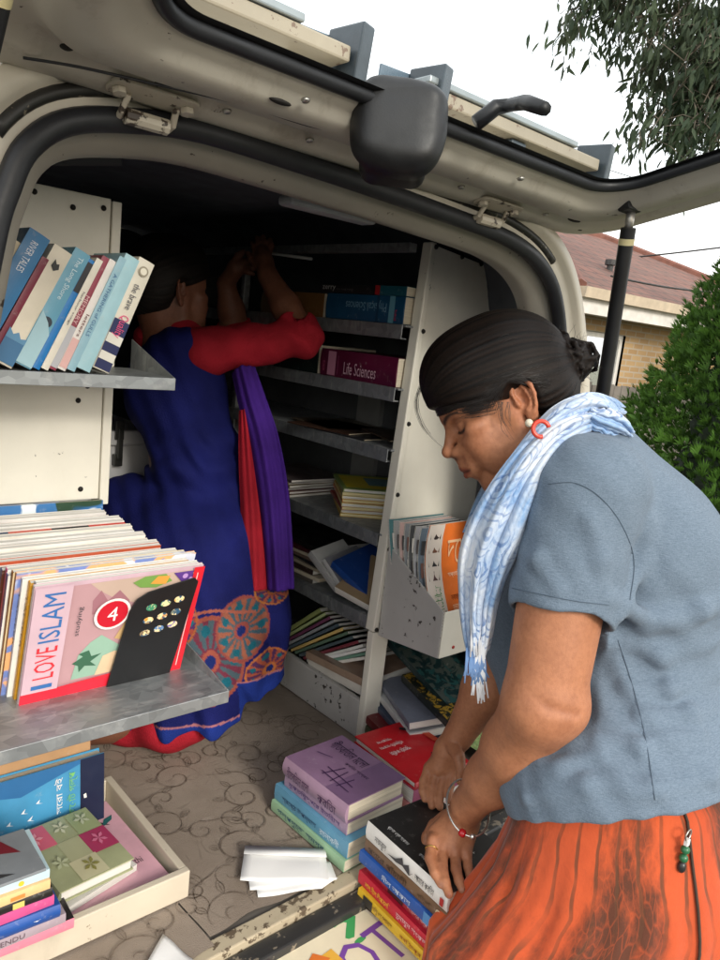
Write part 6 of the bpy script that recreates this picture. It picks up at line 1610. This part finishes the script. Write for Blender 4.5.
# trousers
def tie_dye():
    m, N, L, bs = new_mat('tie_dye_cotton'); v = tex_coord(N, L, 'UV'); vo_ = tex_coord(N, L, 'Object')
    nz = N.new('ShaderNodeTexNoise'); nz.inputs['Scale'].default_value = 5; nz.inputs['Detail'].default_value = 3; L.new(v, nz.inputs['Vector'])
    va = N.new('ShaderNodeVectorMath'); va.operation = 'MULTIPLY_ADD'; va.inputs[1].default_value = (.07, .09, 0); L.new(nz.outputs['Color'], va.inputs[0]); L.new(v, va.inputs[2])
    sx = N.new('ShaderNodeSeparateXYZ'); L.new(va.outputs[0], sx.inputs[0])
    line = math_n(N, L, 'SINE', math_n(N, L, 'MULTIPLY', sx.outputs['X'], 150))
    lw = ramp(N, L, line, [(.80, 0), (.93, 1)])
    lw = mix(N, L, 1, lw, ramp(N, L, noise(N, L, v, 9, 3), [(.38, .25), (.6, 1)]), 'MULTIPLY')
    big = math_n(N, L, 'SINE', math_n(N, L, 'ADD', math_n(N, L, 'MULTIPLY', sx.outputs['X'], 24), 1.1))
    bw = math_n(N, L, 'ADD', math_n(N, L, 'MULTIPLY', big, .17), math_n(N, L, 'MULTIPLY', noise(N, L, tex_coord(N, L, 'UV', (1.6, .8, 1)), 6, 7, .68), 1.25))
    blot = ramp(N, L, bw, [(.58, 0), (.82, .95)])
    vc = N.new('ShaderNodeTexVoronoi'); vc.feature = 'DISTANCE_TO_EDGE'; vc.inputs['Scale'].default_value = 27
    mp = N.new('ShaderNodeMapping'); mp.inputs['Scale'].default_value = (2.6, 1, 1); L.new(va.outputs[0], mp.inputs['Vector']); L.new(mp.outputs[0], vc.inputs['Vector'])
    crack = ramp(N, L, vc.outputs['Distance'], [(.0, .66), (.07, 1)])
    blot2 = mix(N, L, 1, blot, crack, 'MULTIPLY')
    fine = noise(N, L, v, 40, 5, .7)
    base = ramp(N, L, noise(N, L, v, 3.2, 4), [(.3, (.36, .054, .021)), (.7, (.57, .100, .030))])
    c = mix(N, L, ramp(N, L, fine, [(.5, 0), (.8, .35)]), base, (.30, .05, .02))
    c = mix(N, L, blot2, c, (.075, .030, .018)); c = mix(N, L, mix(N, L, 1, lw, (.75, .75, .75), 'MULTIPLY'), c, (.09, .042, .022))
    L.new(c, bs.inputs['Base Color']); bs.inputs['Roughness'].default_value = .9; bs.inputs['Specular IOR Level'].default_value = .15; bs.inputs['Sheen Weight'].default_value = .2
    add_bump(N, L, bs, math_n(N, L, 'ADD', noise(N, L, vo_, 60, 4), math_n(N, L, 'MULTIPLY', lw, .3)), .35, .004); return m
tr_c = [(612, 800, 1.17, .158, .125), (613, 830, 1.165, .166, .135)]
rings = []
prof_t = [  # z, centre offset along image right, radius right, radius depth
    (1.14, .008, .09, .05), (1.07, .010, .115, .070), (1.03, .013, .15, .103), (1.00, .015, .160, .112), (.92, .025, .186, .130), (.865, .030, .205, .140), (.82, .024, .221, .146), (.764, .012, .238, .150), (.714, -.004, .255, .152), (.60, .0, .262, .152), (.45, .0, .258, .150), (.30, .0, .25, .15), (.15, 0, .25, .15), (.07, 0, .252, .15)]
tc = at(613, 825, 1.165); Uh = nrm(U3*np.array([1, 1, 0])); Wh = nrm(W3*np.array([1, 1, 0]))
zz = np.array([p[0] for p in prof_t])[::-1]; G = []; NT, NZ = 300, 110
ths = np.linspace(0, 2*math.pi, NT); zs = np.linspace(1.13, .07, NZ)
for th in ths:
    row = []
    for z in zs:
        off, ru, rw = [np.interp(z, zz, np.array([p[i] for p in prof_t])[::-1]) for i in (1, 2, 3)]
        g = min(1, max(0, (.97-z)/.10)); g2 = min(1, max(0, (.9-z)/.3))
        pl = 1 + g*(.011*math.sin(th*31 + 1.5*math.sin(z*9)) + .013*math.sin(th*13 + 4*z)) + g2*.018*math.sin(th*7 + 2.2*z)
        c = np.array([tc[0], tc[1], z]) + Uh*off
        row.append(c + Uh*ru*pl*math.cos(th) + Wh*rw*pl*math.sin(th) + Z3*(.004*math.sin(th*17+z*30)*g))
    G.append(row)
G = np.array(G); m = MB(); m.grid(G)
me = bpy.data.meshes.new('trousers'); me.from_pydata(m.v, [], m.f); tdm = tie_dye(); me.materials.append(tdm); me.polygons.foreach_set('use_smooth', [True]*len(me.polygons))
uvl = me.uv_layers.new(name='UVMap'); lv = np.zeros(len(me.loops), np.int32); me.loops.foreach_get('vertex_index', lv)
uu = (lv//NZ)/(NT-1)*1.45 ; vv_ = (lv % NZ)/(NZ-1)*1.06
uvl.data.foreach_set('uv', np.stack([uu, vv_], 1).astype(np.float32).ravel())
tr = bpy.data.objects.new('trousers', me); COL.objects.link(tr); in_parent(tr, w1)
def on_trousers(th, z):
    i = int(round(th/(2*math.pi)*(NT-1))) % NT; j = int(round((1.13-z)/1.06*(NZ-1))); return G[i, j]
th_s = 2*math.pi - 1.24
o = MB().tube([on_trousers(th_s, z) - Wh*.003 for z in np.linspace(1.05, .2, 40)], .0022, 6).build('side_seam', pbr('seam_brown', (.05, .03, .02), .9), None, True); in_parent(o, tr)
# key charm hanging at the waist
kc, kd = surf(SH, 664, 812); kc = at(667, 818, 1.02) if kc is None else kc
kp = on_trousers(2*math.pi - 1.31, 1.015) - Wh*.014
kb = MB()
kpts = [at(668, 818, 0)]
ch = empty('key_charm', tuple(kp), 'small green beaded key charm hanging at the waist of orange trousers', 'key charm')
MB().tube([np.array([.008*math.cos(t), 0, .012 + .008*math.sin(t)]) for t in np.linspace(0, 2*math.pi, 14, endpoint=False)], .0012, 6, close=True).build('ring', steel, ch, True)
MB().box((-.004, -.003, -.004), (.004, .003, .006)).build('clip', pbr('clip_white', (.7, .7, .68), .4), ch, bevel=.001)
MB().ball((0, 0, -.011), .0065, n=6).ball((0, 0, -.024), .0065, n=6).build('bead', pbr('bead_green', (.02, .12, .05), .25), ch, True)
MB().ball((0, 0, -.038), (.006, .006, .009), n=6).build('bead', pbr('bead_dark', (.02, .02, .02), .3), ch, True)
# scarf
def scarf_mat():
    m, N, L, bs = new_mat('paisley_voile'); v = tex_coord(N, L, 'UV')
    nz = N.new('ShaderNodeTexNoise'); nz.inputs['Scale'].default_value = 16; nz.inputs['Detail'].default_value = 2; L.new(v, nz.inputs['Vector'])
    va = N.new('ShaderNodeVectorMath'); va.operation = 'MULTIPLY_ADD'; va.inputs[1].default_value = (.045, .045, 0); L.new(nz.outputs['Color'], va.inputs[0]); L.new(v, va.inputs[2])
    vo = N.new('ShaderNodeTexVoronoi'); vo.inputs['Scale'].default_value = 17; L.new(va.outputs[0], vo.inputs['Vector'])
    ringw = math_n(N, L, 'SINE', math_n(N, L, 'MULTIPLY', vo.outputs['Distance'], 34))
    k = ramp(N, L, ringw, [(.45, 0), (.75, 1)])
    big = ramp(N, L, noise(N, L, v, 8, 3), [(.42, .15), (.62, 1)])
    k = mix(N, L, 1, k, big, 'MULTIPLY')
    fine = noise(N, L, v, 120, 2)
    base = ramp(N, L, noise(N, L, v, 6, 3), [(.42, (.22, .36, .58)), (.58, (.60, .65, .72))])
    c = mix(N, L, mix(N, L, 1, k, (.95, .95, .95), 'MULTIPLY'), base, (.07, .16, .38)); c = mix(N, L, ramp(N, L, fine, [(.45, 0), (.8, .3)]), c, (.8, .83, .87))
    L.new(c, bs.inputs['Base Color']); bs.inputs['Roughness'].default_value = .9; bs.inputs['Specular IOR Level'].default_value = .15; bs.inputs['Sheen Weight'].default_value = .3
    add_bump(N, L, bs, math_n(N, L, 'ADD', noise(N, L, v, 45, 4), fine), .4, .003); return m
SCM = scarf_mat()
def band(path, pleats=4, amp=.006, bulge=.012, nu=46, ns=50, ph=0., closed=False, frill=0.):
    """a draped length of cloth: path entries (px, py, depth, half width in px)"""
    A_ = smooth_curve([tuple(p) for p in path], 8) if len(path[0]) == 2 else None
    P = [np.array(p, float) for p in path]; out = []
    for i in range(len(P)-1):
        a, b_, c, d = P[max(i-1, 0)], P[i], P[i+1], P[min(i+2, len(P)-1)]
        for t in np.linspace(0, 1, 9, endpoint=False): out.append(.5*((2*b_) + (-a+c)*t + (2*a-5*b_+4*c-d)*t*t + (-a+3*b_-3*c+d)*t**3))
    out.append(P[-1]); C_ = [at(q[0], q[1], q[2]) for q in out]; Wd = [q[3]*q[2]/F for q in out]
    rows, uv = [], []; ln = 0
    for i, c in enumerate(C_):
        t = nrm(C_[min(i+1, len(C_)-1)] - C_[max(i-1, 0)]); n_ = nrm(CAM - c); n_ = nrm(n_ - t*(n_ @ t)); a = np.cross(t, n_)
        if i: ln += np.linalg.norm(c - C_[i-1])
        row, ur = [], []
        for j in range(nu):
            s_ = -1 + 2*j/(nu-1)
            w = Wd[i]*(1 + frill*math.sin(i*.9+ph)*.1)
            pl = amp*math.sin(s_*math.pi*pleats*.5 + ph + .7*math.sin(i*.13+ph)) + amp*.5*math.sin(s_*math.pi*pleats*1.3 + 2*ph - i*.06)
            row.append(c + a*w*s_ + n_*(bulge*(1-s_*s_) - bulge*.9*abs(s_)**3 + pl)); ur.append((s_*.05*(1 + pleats*.12), ln))
        rows.append(row); uv.append(ur)
    m = MB(); m.grid(rows); return m, np.array(uv).reshape(-1, 2)
def cloth(name, mb_uv, mat, parent, thick=.0016):
    m, uv = mb_uv
    me = bpy.data.meshes.new(name); me.from_pydata(m.v, [], m.f); me.materials.append(mat); me.polygons.foreach_set('use_smooth', [True]*len(me.polygons))
    l = me.uv_layers.new(name='UVMap'); lv = np.zeros(len(me.loops), np.int32); me.loops.foreach_get('vertex_index', lv); l.data.foreach_set('uv', uv[lv].astype(np.float32).ravel())
    o = bpy.data.objects.new(name, me); COL.objects.link(o); s_ = o.modifiers.new('thick', 'SOLIDIFY'); s_.thickness = thick; in_parent(o, parent); return o
scf = cloth('scarf', band([(614, 414, 1.29, 12), (602, 415, 1.20, 14), (576, 423, 1.13, 16), (549, 441, 1.10, 18), (524, 474, 1.085, 22), (503, 516, 1.09, 27), (486, 558, 1.11, 27), (479, 600, 1.14, 20), (478, 634, 1.155, 15), (478, 652, 1.16, 11)], 5, .0055, .014), SCM, w1)
o = cloth('scarf_fold', band([(616, 416, 1.24, 8), (606, 407, 1.18, 10), (588, 404, 1.14, 11), (564, 413, 1.125, 11), (545, 430, 1.125, 11), (520, 466, 1.14, 13), (501, 498, 1.16, 14)], 3, .004, .010, ph=1.2), SCM, w1)
in_parent(o, w1); o.parent = scf; o.matrix_parent_inverse = (Matrix.Translation(-Vector(w1.location)) @ Matrix.Identity(4)).inverted() @ Matrix.Translation(-Vector(w1.location)) if False else Matrix.Identity(4)
o2 = cloth('scarf_fold', band([(618, 414, 1.32, 9), (606, 408, 1.34, 11), (585, 412, 1.36, 14), (545, 440, 1.36, 18), (505, 492, 1.34, 22), (486, 540, 1.28, 24)], 3, .005, .012, ph=2.2), SCM, w1); o2.parent = scf; o2.matrix_parent_inverse = Matrix.Identity(4)
o3 = cloth('scarf_end', band([(588, 414, 1.14, 8), (600, 420, 1.135, 11), (612, 424, 1.14, 13), (622, 428, 1.155, 10), (628, 432, 1.17, 6)], 5, .004, .006, ph=.4, frill=1), SCM, w1); o3.parent = scf; o3.matrix_parent_inverse = Matrix.Identity(4)
scw, scb = pbr('tassel_white', (.72, .74, .78), .9), pbr('tassel_blue', (.16, .28, .52), .9)
for nm_, mt, rng_ in (('tassel', scb, (-10, 8, 650, 682, 26)), ('tassel', scw, (0, 9, 640, 700, 16)), ('tassel', scw, (-6, 6, 590, 655, 8))):
    x0, x1, y0, y1, n = rng_; b = MB()
    for i in range(n):
        x = 476 + random.uniform(x0, x1); b.tube([at(x, y0+random.uniform(-4, 4), 1.145), at(x + random.uniform(-3, 3), (y0+y1)/2, 1.14), at(x + random.uniform(-6, 6), y1 + random.uniform(-8, 4), 1.138)], [.0016, .0016, .0012], 5)
    o = b.build(nm_, mt, None, True); in_parent(o, w1); o.parent = scf; o.matrix_parent_inverse = Matrix.Identity(4)
# jewellery
lobe = at(529, 423, 1.12)
o = MB().ball(lobe, .0062, n=8).build('ear_stud', pbr('pearl', (.72, .66, .52), .2), None, True); in_parent(o, w1)
hoop = [at(541, 429, 1.082) + (U3*math.cos(t) + V3*math.sin(t))*.0115 for t in np.linspace(.2, 4.9, 16)]
o = MB().tube(hoop, [.0034]*16, 8).build('earring', pbr('coral_red', (.62, .06, .035), .25), None, True); in_parent(o, w1)
ba, bb = (at(488, 817, 1.285) - at(447, 799, 1.305))*.5, (-W3*.037 + (at(461, 836, 1.28)-at(470, 806, 1.28))*.6)
bc = at(468, 807, 1.295); BR = [bc + ba*math.cos(t)*1.03 + bb*math.sin(t) for t in np.linspace(0, 2*math.pi, 40, endpoint=False)]
o = MB().tube(BR, .0019, 8, close=True).build('bracelet', pbr('silver', (.72, .70, .66), .25, .9), None, True); in_parent(o, w1)
k1 = BR[11]; t1 = nrm(BR[12]-BR[10])
b = MB(); b.tube([k1 - t1*.006, k1 - t1*.003, k1 + t1*.003, k1 + t1*.006], [.0045, .0068, .0068, .0045], 12); o2 = b.build('charm', pbr('ruby_glass', (.45, .01, .015), .12), None, True); in_parent(o2, w1); o2.parent = o; o2.matrix_parent_inverse = Matrix.Identity(4)
k1 = BR[8]; b = MB(); b.ball(k1, .0052, n=8); o2 = b.build('charm', pbr('silver', (.72, .70, .66), .25, .9), None, True); in_parent(o2, w1); o2.parent = o; o2.matrix_parent_inverse = Matrix.Identity(4)
rc_ = at(431.5, 850, 1.281); ra_ = nrm(at(430, 858, 1.268) - at(433, 838, 1.302)); r1 = nrm(np.cross(ra_, Z3)); r2 = np.cross(ra_, r1)
o = MB().tube([rc_ + (r1*math.cos(t)+r2*math.sin(t))*.0108 for t in np.linspace(0, 2*math.pi, 24, endpoint=False)], .0012, 6, close=True).build('finger_ring', pbr('gold', (.6, .38, .12), .25, .9), None, True); in_parent(o, w1)

# ======================= the woman kneeling in the van
BASE2 = (.20, .085, .05)
w2 = empty('person', tuple(at(190, 720, 1.80)), 'woman in a navy dress with red sleeves kneeling and reaching into the bookcase', 'person')
f2 = .66*U3 + .02*V3 + .75*W3
H2 = head_frame(at(166, 298, 1.86), f2, 1.02, V3*1.0 + U3*.12)
S = SDF(); head_prims(S, H2); T2 = H2[0]
S.chain([T2(-20, 0, -40), at(168, 345, 1.86), at(170, 380, 1.86)], [.052, .055, .07], .03)
S.chain([at(172, 390, 1.86), at(186, 520, 1.84), at(195, 600, 1.82)], [.07, .075, .08], .03)
sR, eR, wR = at(204, 352, 1.81), at(304, 338, 1.86), at(268, 276, 1.93)
S.cap(sR, eR, .044, .038, .02); S.chain([eR, eR*.5+wR*.5, wR], [.038, .036, .026], .015)
S.chain([wR, at(264, 262, 1.95), at(262, 252, 1.965)], [.024, .024, .018], .01)
fingers(S, [([at(268, 254, 1.965), at(271, 246, 1.975), at(270, 240, 1.985)], [.010, .009, .007]), ([at(264, 252, 1.965), at(265, 243, 1.975), at(263, 237, 1.985)], [.010, .009, .007]),
            ([at(260, 252, 1.965), at(259, 243, 1.975), at(257, 238, 1.985)], [.010, .0088, .007]), ([at(256, 254, 1.965), at(254, 247, 1.975), at(252, 243, 1.985)], [.009, .008, .006]), ([at(258, 266, 1.95), at(252, 259, 1.955), at(248, 254, 1.965)], [.012, .010, .008])])
sL, eL, wL = at(190, 360, 2.02), at(236, 335, 2.16), at(226, 284, 2.10)
S.cap(sL, eL, .05, .043, .02); S.chain([eL, eL*.5+wL*.5, wL], [.043, .037, .025], .015); S.chain([wL, at(236, 268, 2.06), at(246, 264, 2.06)], [.024, .023, .017], .01)
fingers(S, [([at(246, 262, 2.06), at(252, 258, 2.06), at(257, 259, 2.06)], [.010, .009, .007]), ([at(247, 265, 2.05), at(254, 263, 2.05), at(259, 264, 2.05)], [.010, .009, .007]), ([at(246, 268, 2.05), at(253, 267, 2.04), at(257, 269, 2.04)], [.010, .0088, .007]), ([at(244, 271, 2.05), at(249, 272, 2.04), at(253, 274, 2.04)], [.009, .008, .006]), ([at(234, 264, 2.05), at(238, 256, 2.05), at(243, 252, 2.05)], [.012, .010, .008])])
# thighs and shins folded on the carpet
for sg, dd in ((0, 0), (1, .17)):
    hipk = at(195, 600, 1.80+dd); kne = on_z(176, 735, .735) + W3*dd*.8 if True else None
    kne = at(176, 708, 1.80+dd); ank = np.array([kne[0]-.32*.75, kne[1]+.32*.3, .70])
    S.chain([hipk, kne, ank], [.085, .07, .045], .03); S.chain([ank, ank + np.array([-.12, .08, .0])], [.04, .025], .02)
V, Q = S.mesh(.0032)
colr = np.tile(np.array(BASE2), (len(V), 1)); head_tint(V, H2, BASE2, colr)
o = mesh_object('body', V, Q, SKIN, None, colr); in_parent(o, w2)
hv, hq, st, HS2, _, _ = hair_cap(H2, (-100, 0, 0), 62, 15, thick=16.)
hc = (1-st)*np.array([.0035, .003, .003]) + st*np.array([.016, .012, .010])
o = mesh_object('hair', hv, hq, HAIR, None, hc); in_parent(o, w2)
# red sleeves
RED = (.34, .012, .024)
def cotton(name, col, var=.3, bump=.4, sc=40):
    m, N, L, bs = new_mat(name); v = tex_coord(N, L, 'Object'); n = noise(N, L, v, 7, 5)
    L.new(ramp(N, L, n, [(.3, tuple(c*(1-var) for c in col)), (.7, tuple(min(1, c*(1+var)) for c in col))]), bs.inputs['Base Color']); bs.inputs['Roughness'].default_value = .85
    bs.inputs['Specular IOR Level'].default_value = .2; add_bump(N, L, bs, math_n(N, L, 'ADD', noise(N, L, v, sc, 4), noise(N, L, v, 300, 2)), bump, .005); return m
redm = cotton('red_cotton', RED)
SL = SDF(); SL.cap(sR, eR, .056, .0475, .012); SL.cap(at(182, 354, 1.86), sR, .055, .056, .02); SL.cap(eR, eR*.72+wR*.28, .0475, .047, .008)
SL.local_plane(eR*.74+wR*.26, nrm(wR-eR), eR*.5+wR*.5, .10, .003); SL.cap(eR*.80+wR*.20, eR*.6+wR*.4, .041, .041, .002, '-')
SL.cap(sL, eL, .058, .050, .012); SL.cap(eL, eL*.7+wL*.3, .050, .047, .008); SL.local_plane(eL*.72+wL*.28, nrm(wL-eL), eL*.5+wL*.5, .10, .003)
SL.chain([at(150, 338, 1.86), at(186, 338, 1.84)], [.04, .045], .02)
SL.warp = lambda P: .0045*np.sin(((P-eR) @ U3)*75 + 2.5*np.sin(((P-eR) @ V3)*40))*np.clip(1-np.abs((P-eR) @ U3 + .05)*5, 0.1, 1) + .0015*np.sin(P[:, 2]*110+P[:, 0]*60)
V, Q = SL.mesh(.0045); o = mesh_object('sleeves', V, Q, redm, None); in_parent(o, w2)
# navy dress
D = SDF()
D.ell(at(176, 392, 1.86), (.128, .14, .12), .05, ax_img); D.ell(at(186, 350, 1.85), (.07, .05, .11), .05, ax_img)
D.ell(at(188, 550, 1.85), (.165, .15, .165), .06, ax_img); D.ell(at(196, 465, 1.85), (.112, .15, .12), .05, ax_img)
D.chain([at(193, 560, 1.84), at(198, 640, 1.82), at(192, 706, 1.815)], [.155, .165, .150], .05, flat=(W3, 1.0))
D.chain([at(140, 520, 1.90), at(105, 600, 1.92), at(70, 680, 1.95)], [.12, .15, .15], .06)
D.rbox(at(264, 632, 1.86), (.060, .17, .052), .035, .03, ax_img); D.ell(at(240, 560, 1.86), (.06, .2, .08), .05, ax_img)
D.plane(at(190, 719, 1.80), nrm(-V3 + U3*(.0)), .004)
D.local_plane(at(268, 683, 1.85), -V3, at(282, 728, 1.85), .125, .004)
D.warp = lambda P: (lambda u, v: .011*np.sin(u*62 + 5*np.sin(v*6))*np.clip((-v+.14)*3, 0, 1) + .005*np.sin(v*85 + 30*u + 2*np.sin(u*40))*np.exp(-((v-.33)/.07)**2) + .004*np.sin(v*55 + 18*u)*np.exp(-((v-.30)/.12)**2) + .002*np.sin(u*120+v*50))((P-at(200, 600, 1.8)) @ U3, (P-at(200, 600, 1.8)) @ V3)
V, Q = D.mesh(.0036)
px_m = 1.8/F
O2 = at(200, 600, 1.80); rel_ = V - O2
k_ = 1.80/((V - CAM) @ W3)                       # surface drawing in centimetres of the side panel
uP = 200 + (rel_ @ U3)/px_m; vP = 600 - (rel_ @ V3)/px_m
navy = np.array([.009, .012, .098]); colr = np.tile(navy, (len(V), 1))*(1 + .12*np.sin(uP*.11)*np.sin(vP*.05))[:, None]
def paint_(mask, c, w=1.): 
    k = (np.clip(mask, 0, 1)*w)[:, None]; colr[:] = colr*(1-k) + np.array(c)*k
lowz = (vP > 570)
def medallion(cx, cy, rx, ry, c1, c2, c3, spokes=15):
    dx, dy = (uP-cx)/rx, (vP-cy)/ry; r = np.hypot(dx, dy); th = np.arctan2(dy, dx); s_ = .5+.5*np.sin(th*spokes)
    paint_((r < 1)*lowz*1., c1, .85); paint_((r < .93)*(r > .30)*(s_ > .45)*lowz, c2, .9); paint_(((r > .90) & (r < 1))*lowz*1., c3); paint_((r < .26)*lowz*1., c3); paint_((r < .15)*lowz*1., (.01, .02, .12))
    for t in np.linspace(0, 2*math.pi, 7, endpoint=False):
        paint_(lowz*(np.hypot((dx-.68*math.cos(t))/.13, (dy-.68*math.sin(t))/.13) < 1)*1., (.01, .10, .14))
medallion(222, 648, 30, 42, (.16, .03, .04), (.05, .10, .12), (.28, .07, .05))
medallion(193, 612, 17, 22, (.28, .05, .03), (.04, .02, .10), (.30, .09, .03), 11)
medallion(248, 622, 22, 30, (.05, .10, .12), (.30, .09, .05), (.25, .06, .05))
medallion(272, 591, 16, 14, (.36, .09, .03), (.05, .02, .08), (.40, .14, .04), 11)
medallion(270, 668, 20, 20, (.36, .08, .03), (.05, .02, .08), (.42, .13, .04), 13)
medallion(150, 680, 24, 30, (.16, .03, .04), (.05, .10, .12), (.28, .07, .05))
paint_((np.abs(vP - (606 - 4*np.cos((uP-225)/14.))) < 1.3)*(uP > 185)*(uP < 258)*1., (.34, .10, .07))
hem = np.where(uP > 243, 683, 719)
paint_((vP > hem - 9)*1., (.012, .03, .20)); paint_(((vP > hem - 11) & (vP < hem - 9))*1., (.36, .14, .16))
def tint_cloth(name, rough=.8):
    m, N, L, bs = new_mat(name); v = tex_coord(N, L, 'Object')
    a = N.new('ShaderNodeAttribute'); a.attribute_name = 'Tint'
    L.new(mix(N, L, 1, a.outputs['Color'], ramp(N, L, noise(N, L, v, 9, 5), [(.3, (.72, .72, .72)), (.7, (1.15, 1.15, 1.15))]), 'MULTIPLY'), bs.inputs['Base Color'])
    bs.inputs['Roughness'].default_value = rough; bs.inputs['Specular IOR Level'].default_value = .12
    add_bump(N, L, bs, math_n(N, L, 'ADD', noise(N, L, v, 30, 4), noise(N, L, v, 320, 2)), .4, .005); return m
dr = mesh_object('dress', V, Q, tint_cloth('navy_cotton'), None, colr); in_parent(dr, w2)
# red trouser knee below the hem, inner red panel, purple dupatta
KN = SDF(); KN.ell(at(172, 722, 1.775), (.095, .062, .10), .03, ax_img); KN.ell(at(130, 716, 1.84), (.12, .06, .12), .05, ax_img)
KN.plane(on_z(172, 742, .651)*[1, 1, 0] + Z3*.653, -Z3, .01); KN.warp = lambda P: .003*np.sin(((P-at(172, 722, 1.77)) @ U3)*60 + ((P-at(172, 722, 1.77)) @ V3)*30)
V, Q = KN.mesh(.0045); o = mesh_object('trousers', V, Q, redm, None); in_parent(o, w2)
purp = cotton('purple_chiffon', (.045, .012, .17)); 
o = cloth('dupatta', band([(243, 368, 1.80, 12), (252, 400, 1.785, 14), (264, 440, 1.775, 15), (273, 490, 1.77, 15), (278, 540, 1.77, 14), (281, 590, 1.775, 13)], 2.6, .006, .010, ph=.6), purp, w2)
o = cloth('tunic_panel', band([(244, 410, 1.79, 5), (248, 460, 1.783, 9), (252, 510, 1.778, 11), (255, 560, 1.778, 12), (256, 590, 1.782, 12)], 2.2, .004, .006, ph=1.6), redm, w2)
